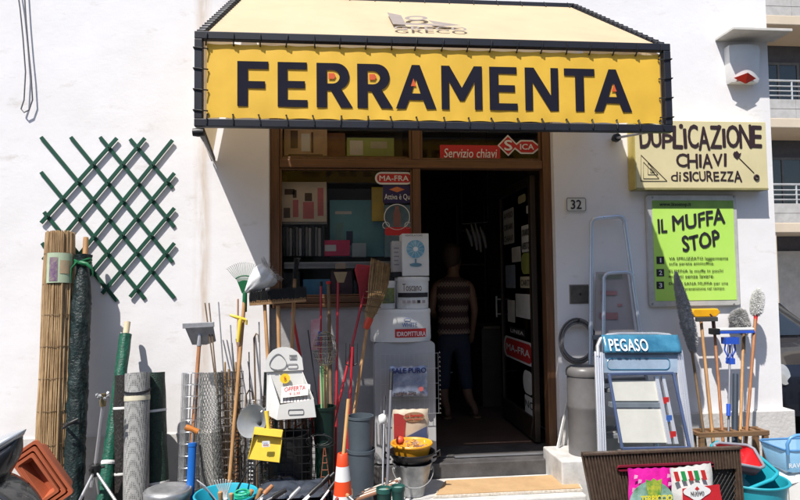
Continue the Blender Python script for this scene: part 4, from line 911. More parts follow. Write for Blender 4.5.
# ---- tools leaning against the shaded panel
M_pole_red = mat('red_coated_pole', (.38, .01, .018), .35, var=.08)
def long_tool(name, t, b_, label, cat, r_, mt, grp=None):
    g_ = ground(t, b_, .03); th = thing(name, g_, label, cat, grp); m = MB(); m.tube([g_, Vector(t)], r_, 10); m.build('handle', mt, th, smooth=50); return th, g_
th, g_ = long_tool('red_broom_handle', W(321, 286, -.10), W(320, 420, -.4), 'plain red pole with a black tip, leftmost of the red handles', 'pole', .008, M_pole_red)
m = MB(); m.lathe([(0, 0), (.011, 0), (.011, .03), (0, .034)], W(321, 286, -.1), EZ, 10); m.build('tip', M_black, th, smooth=50)
th, g_ = long_tool('wooden_pole', W(328.5, 284, -.12), W(331, 420, -.42), 'wooden pole with a red end cap between two red poles', 'pole', .0125, M_oldwood)
m = MB(); m.lathe([(0, 0), (.017, 0), (.018, .018), (0, .022)], W(328.5, 284, -.12), EZ, 12); m.build('end_cap', M_redp, th, smooth=50)
th, g_ = long_tool('limewash_brush', W(338, 282, -.11), W(336, 420, -.42), 'red pole with a pale fan shaped bristle brush on top', 'brush', .009, M_pole_red)
m = MB(); m.box(W(333.5, 0, -.11).x, W(344, 0, -.11).x, -.135, -.095, W(0, 272.5, -.11).z, W(0, 266.5, -.11).z); m.build('brush_block', mat('grey_brown_block', (.2, .15, .11), .7), th, bevel=.006)
m = MB(); zb0 = W(338, 272.5, -.11).z
for k in range(300):
    f = random.uniform(-1, 1); y_ = random.uniform(-.014, .014); x0 = W(338.5, 0, -.11).x; m.tube([V(x0+f*.048, -.115+y_, zb0+.003), V(x0+f*.022, -.115+y_*.5, zb0-.062-random.uniform(0, .012))], .0014, 3)
m.build('bristles', mat('straw_bristle', (.5, .38, .22), .7), th)
th, g_ = long_tool('red_hoe_handle', W(292, 312, -.3), W(318, 420, -.55), 'red pole leaning diagonally behind the white display box', 'pole', .0095, mat('bright_red_pole', (.5, .012, .015), .35)) if False else long_tool('red_pole', W(292, 312, -.24), W(303, 372, -.30), 'red pole leaning diagonally behind the white display box', 'pole', .0105, mat('bright_red_pole', (.5, .012, .015), .35))
# plastic fan broom, upside down, red
th, g_ = long_tool('plastic_fan_broom', W(366, 285, -.16), W(351, 350, -.32), 'red flared plastic broom held upside down beside the straw broom', 'broom', .009, M_pole_red)
m = MB(); q = [W(361, 302, -.19), W(366, 303, -.19), W(373.5, 270, -.15), W(371, 265, -.15), W(356, 264.5, -.15), W(355, 271, -.15), W(358.5, 285, -.17)]
q = [W(360.5, 305, -.19), W(365.5, 306, -.19), W(369, 286, -.17), W(374.5, 268, -.15), W(371, 265.5, -.15), W(356.5, 264, -.15), W(354.5, 270, -.15), W(358.5, 286, -.17)]
n_ = len(q); th_ = V(0, .028, 0); m.add(q+[v+th_ for v in q], [tuple(range(n_)), tuple(range(2*n_-1, n_-1, -1))]+[(i, (i+1) % n_, n_+(i+1) % n_, n_+i) for i in range(n_)]); m.build('head', mat('dull_red_plastic', (.42, .012, .02), .5, var=.15, vs=20), th, bevel=.006)
m = MB()
for k in range(9): f = k/8; m.tube([W(361+4*f, 300, -.2), W(356+17*f, 268, -.163)], .0018, 4)
m.build('ribs', mat('dark_red_rib', (.25, .008, .012), .5), th)
# small red fork
th, g_ = long_tool('garden_fork', W(352.5, 347, -.44), W(349, 420, -.55), 'small dark four pronged fork on a red socket standing by the grey bins', 'garden fork', .0085, M_pole_red)
m = MB(); m.tube([W(345.5, 368, -.45), W(345, 350, -.45)], .003, 6)
cxx = W(351, 366, -.45); m = MB(); m.tube([W(345.5, 364, -.45), W(351, 366.5, -.45), W(357, 364, -.45)], .005, 6)
for k in range(4): px = 345.5+3.8*k; m.tube([W(px, 365, -.45), W(px+.4, 344.5-abs(k-1.5), -.44)], [.0045, .003], 6)
m.build('tines', M_dark, th, smooth=50)
# straw broom upside down
g0 = ground(W(367, 327, -.28), W(353, 420, -.46), .03); sb = thing('straw_broom', g0, 'straw broom standing upside down with red band and wooden handle', 'broom')
m = MB(); m.tube([g0, W(367.5, 324, -.28)], .0115, 10); m.build('handle', M_handle, sb, smooth=50)
m = MB(); b0 = W(368.5, 321, -.28); n_ = 420
for k in range(n_):
    f = random.uniform(-1, 1); y_ = random.uniform(-1, 1)*math.sqrt(1-f*f*.9); top = W(380.5+9.5*f, 264+3*f+random.uniform(-3.5, 3), -.20+y_*.03)
    wst = W(375.5+7.5*f, 300, -.25+y_*.025); m.tube([b0+V(f*.02, y_*.02, 0), W(371+6*f, 312, -.27+y_*.025), wst, W(378.5+10*f, 284, -.225+y_*.03), top], [.0028, .0028, .0026, .0022, .001], 3)
m.build('straw', mat('broom_straw', (.42, .28, .13), .75, col2=(.22, .13, .06), vs=30), sb)
m = MB()
for yy, wd_ in ((312, 8), (306, 9.4), (299, 10.5), (293, 11.5)):
    m.tube([W(374.5-(yy-299)*.42+wd_*1.0*math.cos(a), yy+1.5*math.cos(a), -.255)+V(0, .035*math.sin(a), 0) for a in [i*math.pi/9 for i in range(18)]], .0028, 4, closed=True)
m.build('stitching', mat('dark_twine', (.14, .08, .04), .7), sb)
m = MB(); m.tube([W(365.8, 329, -.29), W(367.5, 324, -.285), W(370, 318, -.28)], [.020, .027, .026], 14); m.build('band', mat('orange_red_band', (.6, .06, .02), .45), sb, smooth=60)
# gloves card
gl = thing('glove_pack', W(317, 345, -.20), 'pink and blue pack of gloves hanging among the tool handles', 'gloves')
m = MB(); m.prism([(0, 0), (.055, 0), (.065, .22), (.0, .21)], W(311, 350, -.22), EX, EZ, -.004); m.build('card', mat('white_pink_card', (.7, .55, .55), .5, col2=(.6, .2, .25), vs=14), gl)
m = MB(); m.prism([(0, 0), (.03, .01), (.035, .1), (.01, .1)], W(317, 346, -.225), EX, EZ, -.012); m.build('glove', mat('blue_glove', (.05, .1, .4), .6), gl, bevel=.004)
# ---- traffic cone with a stick
c_ = W(342.5, 453, -1.02); cn = thing('traffic_cone', V(c_.x, c_.y, 0), 'orange and white banded traffic cone in front of the grey bins', 'traffic cone')
M_or = mat('cone_orange', (.75, .07, .015), .45, var=.08); zc = c_.z; rt_ = 5.0*PX(-1.02); sl2 = (9.6-4.9)/47
bands = [453, 465.5, 480, 494, 508, 524]
for k in range(5):
    z0, z1 = W(343, bands[k+1], -1.02).z, W(343, bands[k], -1.02).z; r1 = rt_+(bands[k]-453)*sl2*PX(-1.02); r0 = rt_+(bands[k+1]-453)*sl2*PX(-1.02)
    m = MB(); m.lathe([(r0-.004, z0), (r0, z0), (r1, z1), (r1-.004, z1)] if k else [(r0-.004, z0), (r0, z0), (r1, z1-.004), (r1-.004, z1), (r1-.010, z1), (r1-.012, z1-.03)], V(c_.x, c_.y, 0), EZ, 36); m.build('cone_band', M_or if k % 2 == 0 else M_white, cn, smooth=50)
zz = W(343, 524, -1.02).z; rr_ = rt_+(524-453)*sl2*PX(-1.02)
m = MB(); m.lathe([(rr_, zz), (rr_+zz*sl2*.9, .03)], V(c_.x, c_.y, 0), EZ, 36); m.build('cone_body', M_or, cn, smooth=50)
m = MB(); q = rr_+.1; m.box(c_.x-q, c_.x+q, c_.y-q, c_.y+q, 0, .03); m.build('base', M_or, cn, bevel=.01)
t, bt = W(348.5, 399, -.98), W(343.5, 455, -1.02); g_, m = lean_pole(t, bt, .0105, M_handle, zb=.05); tag(m.build('wooden_stick', mat('light_pine_stick', (.62, .36, .14), .5), at=g_, smooth=50), 'light wooden stick poking up out of the traffic cone', 'stick')
# ---- stacked tall grey bins
M_gbin = mat('blue_grey_plastic', (.075, .095, .115), .5, var=.1)
o2 = W(360, 492, -.60)
th = thing('tall_bin', V(o2.x, -.60, 0), 'lower of the two tall blue grey bins stacked behind the cone', 'bin', 'stacked tall grey bins'); a_, b_ = W(347, 449, -.6), W(375, 449, -.6); h = a_.z; rt = (b_.x-a_.x)/2; ox = (a_.x+b_.x)/2
m = MB(); m.lathe([(0, 0), (rt*.72, 0), (rt*.97, h-.02), (rt*1.02, h-.02), (rt*1.02, h), (rt*.94, h), (rt*.7, .01), (0, .01)], V(ox, -.6, 0), EZ, 40); m.build('body', M_gbin, th, smooth=40)
a_, b_ = W(347, 416, -.6), W(373.5, 416, -.6); z1 = a_.z; rt = (b_.x-a_.x)/2; zb_ = h-.2
th = thing('tall_bin', V((a_.x+b_.x)/2, -.60, zb_), 'upper tall blue grey bin pushed into the one below, behind the cone', 'bin', 'stacked tall grey bins')
m = MB(); hh = z1-zb_; m.lathe([(0, 0), (rt*.8, 0), (rt*.97, hh-.015), (rt*1.02, hh-.015), (rt*1.02, hh), (rt*.93, hh), (rt*.77, .01), (0, .01)], V((a_.x+b_.x)/2, -.6, zb_), EZ, 40); m.build('body', M_gbin, th, smooth=40)
# ---- folded black sheeting on a crate
o2 = W(291, 497, -.86)
crate((o2.x, o2.y, 0), .44, .30, max(.1, o2.z), M_black, 'black openwork crate under the folded black sheeting', rows=3)
for k, (lb, mm_) in enumerate((('lower shiny folded black plastic sheet on the crate', mat('glossy_black_film', (.012, .013, .018), .13, bump=.5, bs=14, rv=.06)), ('upper shiny folded sheet in clear wrapping on top of the black one', mat('glossy_black_film_b', (.05, .06, .08), .1, bump=.6, bs=18, rv=.05)))):
    z = o2.z+.004+k*.035; m = MB()
    def fld(u, v):
        e = 1-max(abs(u-.5)*2, abs(v-.5)*2)**6; return V(o2.x-.205+.41*u+.012*k, o2.y-.14+.28*v, z+.034*max(0, e)+.012*noise.noise(V(u*6, v*4, k*5+1))*e*1.5+.01*math.sin(v*9+u*5)*e)
    m.grid(fld, 40, 26); m.grid(lambda u, v: V(o2.x-.205+.41*u+.012*k, o2.y-.14+.28*v, z), 2, 2); o_ = m.build('folded_sheeting', mm_, at=(o2.x, o2.y, z), smooth=60); tag(o_, lb, 'plastic sheet')
# ---- small things low centre
for a_, b_, lb in (((329, 475), (306, 500), 'black handled shears pointing down left in front of the sheeting'), ((338, 478), (320, 502), 'second black shears leaning beside the cone')):
    t, bt = W(*a_, -1.0), W(*b_, -1.05); th = thing('garden_shears', bt, lb, 'shears')
    m = MB(); m.tube([t, t.lerp(bt, .5)], [.010, .012], 8); m.build('grip', M_black, th, smooth=50); m = MB(); m.tube([t.lerp(bt, .5), bt+(bt-t)*.8], .006, 6); m.build('blade', M_alu, th)
    m = MB(); m.tube([t+V(.03, .02, .005), t.lerp(bt, .5)+V(.012, .01, 0)], .010, 8); m.build('grip', M_black, th, smooth=50)
ps = thing('plant_support', W(326, 500, -.70), 'small rust brown ladder shaped plant support left of the cone', 'plant support')
m = MB()
for a_, b_ in (((324, 448), (318.5, 505)), ((325, 448), (333, 505))): m.tube([W(*a_, -.7), W(*b_, -.72)], .0032, 5)
for k in range(7): y_ = 456+k*7; f = (y_-448)/57; m.tube([W(324-5.5*f, y_, -.71), W(325+8*f, y_, -.71)], .0028, 5)
m.build('frame', mat('rust_brown', (.25, .07, .03), .6), ps)
m = MB(); pts = [W(320+16*math.cos(k*.5)*(1-k/60), 442+6*math.sin(k*.5)-k*.12, -.68) for k in range(30)]; m.tube(pts, .0022, 4); tag(m.build('wire_coil', M_dark, at=W(320, 448, -.68)), 'loose tangle of dark wire above the brown plant support', 'wire')
# crate of slats
sc_ = thing('slatted_crate', W(365, 500, -.95), 'pale wooden slatted crate at the foot of the grey bins', 'crate')
for k in range(6):
    m = MB(); a_ = W(350+k*3.0, 502-k*2.2, -1.0+k*.04); b_ = a_+V(.22, .03, .055); m.beam(a_, b_, .028, .008); m.build('slat', mat('pale_slat', (.6, .56, .5), .7) if k % 2 else mat('brown_slat', (.25, .12, .07), .7), sc_)
m = MB(); a_ = W(350, 505, -1.0); m.box(a_.x, a_.x+.02, a_.y, a_.y+.25, 0, a_.z+.01); m.box(a_.x+.22, a_.x+.24, a_.y+.02, a_.y+.27, 0, a_.z+.06); m.build('post', M_oldwood, sc_)
# pots
for x0, x1, yt, lb in ((376, 391.5, 488, 'left of two small dark green pots in front of the steel bucket'), (391, 405, 486, 'right of two small dark green pots in front of the steel bucket')):
    a_, b_ = W(x0, yt, -1.0), W(x1, yt, -1.0); r_ = (b_.x-a_.x)/2; o = V((a_.x+b_.x)/2, -1.0, a_.z-.17); th = thing('small_pot', o, lb, 'pot')
    m = MB(); m.lathe([(0, 0), (r_*.75, 0), (r_*.9, .14), (r_, .145), (r_, .17), (r_*.9, .17), (r_*.72, .01), (0, .01)], o, EZ, 28); m.build('wall', mat('pot_green', (.015, .09, .075), .5), th, smooth=40)
    m = MB(); m.lathe([(0, 0), (r_*.86, 0), (r_*.86, .004), (0, .006)], o+V(0, 0, .150), EZ, 24); m.build('lid', mat('pale_teal', (.22, .36, .33), .6), th)
o2 = W(390, 500, -1.0); crate((o2.x, -1.0, 0), .24, .16, W(383, 488, -1.0).z-.172, M_black, 'small black crate carrying the two dark green pots', rows=2, cols=4)
# grey thin poles
for a_, b_, r_, mm_, lb in (((384.5, 396), (382.5, 490), .006, M_steel, 'thin grey pole with white top left of the yellow basin'), ((391.5, 372), (387, 490), .0095, mat('grey_pole', (.2, .2, .22), .4, .4), 'thicker grey pole with dark grip rising left of the yellow basin')):
    t, bt = W(*a_, -.62), W(*b_, -.86); g_ = ground(t, bt, .02); th = thing('metal_pole', g_, lb, 'pole'); m = MB(); m.tube([g_, t], r_, 10); m.build('shaft', mm_, th, smooth=50)
    m = MB(); m.tube([t, t.lerp(bt, .16)], r_*1.35, 10); m.build('grip', M_black if r_ > .007 else M_dark, th, smooth=50)
m = MB(); c_ = W(382.5, 420, -.68); m.lathe([(0, -.03), (.02, -.025), (.028, 0), (.022, .03), (0, .04)], c_, EZ, 14, fn=wrinkle(8, .3)); tag(m.build('cloth_bundle', M_white, at=c_-V(0, 0, .03), smooth=60), 'small white cloth bundle tied on the thin grey pole', 'cloth')
# ---- buckets
a_, b_ = W(392.5, 462, -.45), W(432, 462, -.45); r_ = (b_.x-a_.x)/2; z1 = a_.z; zb_ = W(410, 489, -.45).z; o = V((a_.x+b_.x)/2, -.45, .19)
bk = thing('steel_bucket', o, 'galvanised steel bucket on the marble step under the black and yellow tubs', 'bucket'); h = z1-.19
m = MB(); m.lathe([(0, 0), (r_*.62, 0), (r_*.62, .012), (r_*.98, h-.01), (r_*1.02, h-.006), (r_*1.02, h), (r_*.97, h), (r_*.6, .016), (0, .016)], o, EZ, 44); m.build('body', M_steel, bk, smooth=40)
m = MB()
for s_ in (-1, 1): m.lathe([(0, 0), (.016, 0), (.016, .006), (0, .01)], V(o.x+s_*r_*.93, o.y-.02, z1-.04), V(s_, -.2, -.2), 10)
m.tube([V(o.x+r_*math.cos(a)*1.03, o.y-.03-abs(math.sin(a))*.12, z1-.03-math.sin(a)*.10) for a in [math.pi*k/14 for k in range(15)]], .003, 6); m.build('bail', M_steel, bk)
a_, b_ = W(389, 450, -.45), W(434, 450, -.45); r2 = (b_.x-a_.x)/2; z2 = W(411, 451, -.45).z; o3 = V(o.x-.003, -.45, z1-.035)
bt_ = basin(o3, r2, r2*.62, z2-o3.z, M_black, 'black rubber tub with loop handles sitting in the steel bucket', name='rubber_tub', cat='tub', rim=.006)
for s_ in (-1, 1):
    m = MB(); m.tube([V(o3.x+s_*r2*.98, o3.y-.04, z2-.01), V(o3.x+s_*(r2+.028), o3.y-.05, z2+.012), V(o3.x+s_*(r2+.034), o3.y-.02, z2-.03), V(o3.x+s_*(r2*.95), o3.y-.0, z2-.05)], .007, 8); m.build('handle', M_black, bt_, smooth=60)
a_, b_ = W(391, 443, -.45), W(432.5, 443, -.45); r3 = (b_.x-a_.x)/2-.008; z3 = W(411, 442.5, -.45).z; o4 = V(o3.x, -.45, W(411, 458, -.45).z-.01)
yb = basin(o4, r3, r3*.78, z3-o4.z, mat('orange_yellow_plastic', (.8, .36, .02), .4), 'orange yellow basin holding dusters above the black tub', rim=.009)
m = MB(); 
for k in range(60):
    a = random.uniform(0, 6.28); q = random.uniform(0, r3*.75); c0 = V(o4.x+q*math.cos(a)*.9+.01, o4.y+q*math.sin(a)*.8, z3-.03+random.uniform(0, .03)); m.tube([c0, c0+V(random.uniform(-.03, .03), random.uniform(-.03, .02), random.uniform(.0, .02))], .0022, 4)
tag(m.build('metal_scourers', mat('scourer_steel', (.5, .42, .38), .4, .5), at=V(o4.x, o4.y, z3-.03)), 'tangle of metal scouring wool heaped in the orange yellow basin', 'scourer')
m = MB(); m.lathe([(0, -.03), (.022, -.022), (.03, 0), (.022, .022), (0, .03)], W(400, 440.5, -.50), EZ, 16); tag(m.build('red_ball', mat('orange_red_ball', (.7, .08, .03), .5), at=W(400, 445, -.50), smooth=60), 'orange red ball lying in the orange yellow basin', 'ball')
# ---- stack of goods by the door
PB = -.16
o = W(407, 460, PB); bx = thing('foam_board', V(o.x, PB, .30), 'tall white slab with rounded corners leaning by the doorway under the paint tubs', 'slab')
m = MB(); a_, b_ = W(375, 455, PB), W(437, 455, PB); c, e = W(375, 342, PB+.04), W(436, 342, PB+.04); x0, x1 = a_.x, b_.x; ztop = c.z-.004
m.prism(rrect(x0+.004, .30, x1, ztop, .03), (0, PB+.02, 0), EX, EZ, -.26+.0); 
bx_m = m.build('slab', mat('grey_white_board', (.42, .42, .43), .6, var=.05), bx, bevel=.004)
bx_m.data.transform(Matrix.Translation((0, 0, 0)))
m = MB(); q0 = PB+.018
for k in range(3): m.box(x0+.05, x1-.05, q0-.002, q0, .42+k*.22, .424+k*.22)
# goods behind the slab surface: shift slab back
bx_m.location.y += .0
YS = PB
def zz_(py, Y): return W(407, py, Y).z
# large flat bag/canister pair
zt1 = zz_(309, YS); x0b, x1b = W(371, 330, YS).x, W(433, 330, YS).x
ft = thing('wide_paint_tub', V((x0b+x1b)/2, YS+.1, ztop), 'wide low white tub with a red and white label under the two paint tubs', 'paint tub'); cxb = (x0b+x1b)/2; rw_ = (x1b-x0b)/2; hb_ = zt1-ztop-.002
m = MB(); m.lathe([(0, .002), (rw_*.97, .002), (rw_, .02), (rw_*.985, hb_-.03), (rw_*1.0, hb_-.03), (rw_*1.0, hb_-.008), (rw_*.97, hb_), (0, hb_)], V(cxb, YS+.115, ztop), EZ, 48, ey=1, ex=.55, x=EY); m.build('body', M_white, ft, smooth=30)
rlx = W(391, 0, YS).x, W(422, 0, YS).x; yl = YS+.115-rw_*.55-.004
def curved(x0, x1, z0, z1, off, cx, rx, ry, cy, n=16):
    g = MB(); 
    def f(u, v): x = x0+(x1-x0)*u; s_ = max(-1, min(1, (x-cx)/rx)); return V(x, cy-ry*math.sqrt(1-s_*s_)-off, z0+(z1-z0)*v)
    g.grid(f, n, 2); return g
g = curved(rlx[0], rlx[1], zz_(337.5, yl), zz_(329, yl), .004, cxb, rw_*.99, rw_*.545, YS+.115); g.build('red_label', M_redink, ft)
g = MB(); g.text('IDROPITTURA', V(rlx[0]+.012, yl-.008, zz_(336, yl)), EX, EZ, rlx[1]-rlx[0]-.024, .032, bold=.02); g.build('lettering', M_whiteink, ft)
g = MB(); g.text('WHITE', V(rlx[0]+.05, yl-.006, zz_(327, yl)), EX, EZ, .11, .03, bold=.01); g.tube([V(rlx[0]+.09+.025*math.cos(a), yl-.003, zz_(320, yl)+.012*math.sin(a)) for a in [k*math.pi/9 for k in range(18)]], .002, 4, closed=True); g.build('blue_print', M_blueink, ft)
def tub(x0, x1, y0, y1, Y, label, zb=None, ty=0):
    a_, b_ = W(x0, y1, Y), W(x1, y1, Y); r_ = (b_.x-a_.x)/2; cx = (a_.x+b_.x)/2; z0 = zb if zb else a_.z; h = W(x0, y0, Y).z-z0; cy = Y+r_+.0
    th = thing('paint_tub', V(cx, cy, z0), label, 'paint tub'); m = MB(); m.lathe([(0, 0), (r_*.93, 0), (r_*.96, h-.03), (0, h-.03)], V(cx, cy, z0), EZ, 44); m.build('body', M_white, th, smooth=30)
    m = MB(); m.lathe([(r_*.96, 0), (r_*1.0, 0), (r_*1.0, .024), (r_*.96, .03), (r_*.9, .026), (0, .026)], V(cx, cy, z0+h-.03), EZ, 44); m.build('lid', M_white, th, smooth=30); return th, cx, cy, r_*.955, z0, h
zt2 = zt1+.0
th, cx, cy, r_, z0, h = tub(396.5, 432, 277, 310, YS, 'white paint tub with a black stripe label, right of the green labelled tub', zb=zt1)
g = curved(cx-r_*.9, cx+r_*.9, z0+h*.36, z0+h*.50, .003, cx, r_, r_, cy); g.build('black_stripe', M_ink, th)
g = MB(); g.text('Toscano', V(cx-.085, cy-r_-.008, z0+h*.56), EX, EZ, .14, .052, bold=.005); g.build('lettering', mat('dark_brown_ink', (.08, .05, .05), .6), th)
for k in range(5):
    g = MB(); g.box(cx-.085+k*.036, cx-.063+k*.036, cy-r_-.006, cy-r_-.002, z0+h*.18, z0+h*.27); g.build('small_icon', mat('faint_grey_ink', (.35, .3, .32), .6) if k != 3 else M_ink, th)
th, cx, cy, r_, z0, h = tub(374, 397.5, 281, 310, YS+.03, 'white paint tub with a green and dark label beside the straw broom', zb=zt1)
g = curved(cx-r_*.3, cx+r_*.85, z0+h*.2, z0+h*.75, .003, cx, r_, r_, cy); g.build('label', mat('olive_label', (.25, .3, .06), .5, col2=(.04, .05, .08), vs=12), th)
# fan box and the box behind it
zb2 = W(411, 277, YS).z
def carton(x0, x1, y0, y1, Y, dep, mt, label, name='carton_box'):
    a_, b_ = W(x0, y1, Y), W(x1, y0, Y); th = thing(name, V((a_.x+b_.x)/2, Y+dep/2, a_.z), label, 'box'); m = MB(); m.box(a_.x, b_.x, Y, Y+dep, a_.z, b_.z); m.build('carton', mt, th, bevel=.002); return th, a_, b_
th, a_, b_ = carton(402.5, 428.5, 233.5, 276, YS+.02, .2, M_paper, 'white box printed with a blue desk fan, topmost of the stack')
c = V((a_.x+b_.x)/2+.0, YS+.018, W(411, 249, YS).z)
m = MB(); m.lathe([(0, 0), (.068, 0), (.068, .001), (0, .001)], c, -EY, 30); m.build('fan_picture', mat('fan_blue', (.06, .28, .42), .5, col2=(.3, .5, .6), vs=18), th)
m = MB()
for k in range(12): a = k*math.pi/6; m.tube([c+V(0, -.002, 0), c+V(.066*math.cos(a), -.002, .066*math.sin(a))], .0012, 3)
m.tube([c+V(.069*math.cos(a), -.002, .069*math.sin(a)) for a in [k*math.pi/12 for k in range(24)]], .002, 4, closed=True); m.lathe([(0, 0), (.018, 0), (.016, .003), (0, .004)], c+V(0, -.001, 0), -EY, 16); m.build('fan_grille_print', M_whiteink, th)
m = MB(); m.box(c.x-.006, c.x+.006, c.y-.002, c.y, c.z-.11, c.z-.068); m.prism([(.045*math.cos(k*math.pi/8), .014*math.sin(k*math.pi/8)) for k in range(16)], c+V(0, -.0015, -.115), EX, EZ, .001); m.build('fan_stand_print', mat('steel_blue_ink', (.12, .25, .33), .6), th)
m = MB(); m.text('VENTILATORE', V(a_.x+.02, c.y-.003, b_.z-.02), EX, EZ, .13, .012, bold=.02); m.build('lettering', gi, th)
th, a_, b_ = carton(392.5, 402.3, 241, 272, YS+.05, .16, mat('grey_card', (.4, .38, .38), .7), 'narrow grey box standing behind the desk fan box')
m = MB(); 
for k in range(5): m.box(a_.x+.012, a_.x+.05-.006*(k % 2), YS+.048, YS+.05, a_.z+.05+k*.03, a_.z+.058+k*.03)
m.build('line_print', gi, th)
m = MB(); m.box(a_.x-.0, b_.x, YS+.06, YS+.18, zb2+.002, a_.z-.001); tag(m.build('black_box', M_black, at=(a_.x, YS+.1, zb2), bevel=.002), 'small black box under the narrow grey box beside the fan box', 'box')
# wire hooks with the blue bag
YW = YS-.26-.012+.0
YW = YS-.03
wk = thing('wire_display', V(W(407, 420, YW).x, YW, W(407, 415, YW).z), 'chrome wire display panel hung on the front of the white slab', 'wire display')
m = MB(); a_, b_ = W(381, 415, YW), W(438, 353, YW)
for k in range(13): x_ = a_.x+(b_.x-a_.x)*k/12; m.tube([(x_, YW, a_.z), (x_, YW, b_.z)], .0016, 4)
for k in range(5): z_ = a_.z+(b_.z-a_.z)*k/4; m.tube([(a_.x, YW-.002, z_), (b_.x, YW-.002, z_)], .0022, 4)
for k in range(14): z_ = a_.z+(b_.z-a_.z)*k/13; m.tube([(b_.x, YW, z_), (b_.x+.01, YW-.03, z_+.004), (b_.x+.004, YW-.036, z_+.014)], .0015, 4)
m.build('grid', M_wire, wk)
bb = thing('detergent_bag', W(408, 397, YW-.05), 'blue and silver plastic bag hanging on the chrome wire display', 'bag'); a_, b_ = W(390, 397, YW-.04), W(427, 365.5, YW-.04)
def pillow(a, b_, dpt, n1=20, n2=16, rnd=.0, wav=.004, y0=None):
    g = MB(); Yb = a.y
    for s_ in (-1, 1):
        g.grid(lambda u, v: V(a.x+(b_.x-a.x)*u+wav*math.sin(v*20), Yb+s_*dpt*((1-(2*u-1)**4)*(1-(2*v-1)**6))+wav*noise.noise(V(u*7, v*7, s_*3)), a.z+(b_.z-a.z)*v+wav*.7*math.sin(u*26)), n1, n2)
    return g
g = pillow(a_, b_, .022); g.build('film', mat('silver_blue_film', (.45, .5, .6), .22, .3, bump=.5, bs=22, col2=(.12, .16, .3), vs=10), bb, smooth=60)
def prn(x0, x1, y0, y1, mt, nm, th, Y): a, c = W(x0, y1, Y), W(x1, y0, Y); g = MB(); g.box(a.x, c.x, Y, Y+.002, a.z, c.z); return g.build(nm, mt, th)
g = MB(); txt(g, 'SALE PURO', 392, 367.5, 426, 373.5, YW-.072, bold=.06); g.build('print', mat('deep_blue_ink', (.02, .03, .15), .5), bb)
g = MB(); g.lathe([(0, 0), (.017, 0), (.017, .001), (0, .001)], W(421, 389, YW-.07), -EY, 16); g.build('red_seal', mat('red_seal', (.45, .1, .1), .5), bb)
g = MB(); txt(g, 'pastiglie 25kg', 394, 391, 416, 396, YW-.07, bold=.05); g.build('small_print', M_ink, bb)
rb = thing('seed_bag', W(410, 440, -.27), 'red cream and blue printed paper bag standing behind the orange yellow basin', 'bag'); Yr = -.27; a_, b_ = W(393, 452, Yr), W(428, 408.5, Yr)
g = pillow(a_, b_, .03, wav=.003); g.build('sack', mat('cream_sack', (.5, .42, .32), .6, var=.1), rb, smooth=60)
g = MB(); g.prism([(0, 0), (.07, 0), (.085, .2), (.03, .22), (0, .22)], W(394, 446, Yr-.034), EX, EZ, .001); g.build('red_print', mat('dark_red_ink', (.35, .03, .03), .6), rb)
g = MB(); g.prism([(0, 0), (.17, 0), (.17, .13), (.02, .06)], W(403, 446, Yr-.036), EX, EZ, .001); g.build('blue_print', mat('slate_blue_ink', (.05, .07, .16), .6), rb)
g = MB(); c_ = W(414, 417, Yr-.036); g.prism([(.075*math.cos(k*math.pi/12), .034*math.sin(k*math.pi/12)) for k in range(24)], c_, EX, EZ, .001); g.build('oval_print', mat('tan_ink', (.3, .18, .1), .6), rb)
g = MB(); g.text('La Sementi', c_+V(-.06, -.003, .002), EX, EZ, .12, .022, bold=.03); g.text('prato rustico', c_+V(-.05, -.003, -.022), EX, EZ, .1, .014, bold=.02); g.build('lettering', M_redink, rb)
# cardboard sheets on the step
def card(pts, z, tk, mt, label):
    g = MB(); P_ = [V(a.x, a.y, 0) for a in pts]; n_ = len(P_); g.add([p_+V(0, 0, z) for p_ in P_]+[p_+V(0, 0, z+tk) for p_ in P_], [tuple(range(n_))[::-1], tuple(range(n_, 2*n_))]+[(i, (i+1) % n_, n_+(i+1) % n_, n_+i) for i in range(n_)])
    return tag(g.build('cardboard_sheet', mt, at=V(P_[0].x, P_[0].y, z), bevel=.0015), label, 'cardboard')
M_card = mat('brown_cardboard', (.5, .33, .17), .8, var=.12, vs=5, col2=(.38, .24, .12), bump=.1, bs=40)
M_flute = mat('corrugated_edge', (.62, .56, .48), .85, var=.2, vs=60)
zc = .187
card([W(433, 497, -.555), W(583, 494.5, -.555), W(574, 480, -.24), W(446, 484.5, -.24)], zc, .016, M_flute, 'flattened corrugated cardboard carton, lower of two lying on the marble step')
card([W(436, 494, -.545), W(581, 491, -.545), W(572, 479.5, -.25), W(446, 484.5, -.27)], zc+.0165, .006, M_card, 'brown cardboard sheet, upper of two lying on the marble step')

# ---- further goods crowded between the rolls and the cone
def rod(a_, b_, r_, mt, label, name='thin_rod', cat='rod', grp='thin rods crowded behind the yellow dustpan', ya=-.3, yb=-.45, hook=0):
    t, bt = W(*a_, ya), W(*b_, yb); g_ = ground(t, bt, .03); m = MB(); pts = [g_, g_.lerp(t, .5)+V(.004, 0, 0), t]
    if hook: pts += [t+V(hook*.5, 0, .03), t+V(hook, 0, .02), t+V(hook*1.15, 0, -.03)]
    m.tube(pts, r_, 7); return tag(m.build(name, mt, at=g_, smooth=50), label, cat, grp)
for k, (x0, y0, x1, hk) in enumerate(((249, 352, 251, 0), (254, 338, 257, .03), (259, 322, 262, 0), (266, 330, 268, 0), (271, 385, 268, 0), (303, 352, 312, 0), (308, 330, 330, 0), (246, 395, 243, .04), (299, 425, 303, -.03), (309, 418, 306, .03))):
    rod((x0, y0), (x1, 500), (.004, .006, .0045)[k % 3], (M_dark, M_oldwood, M_steel)[k % 3], 'thin rod or stick among those crowded behind the dustpan and display box', hook=hk)
net_roll(298, 313, 392, -.30, M_dnet, 'slim dark brown net roll standing behind the right side of the display box', ties=(), amp=.08, xb=303)
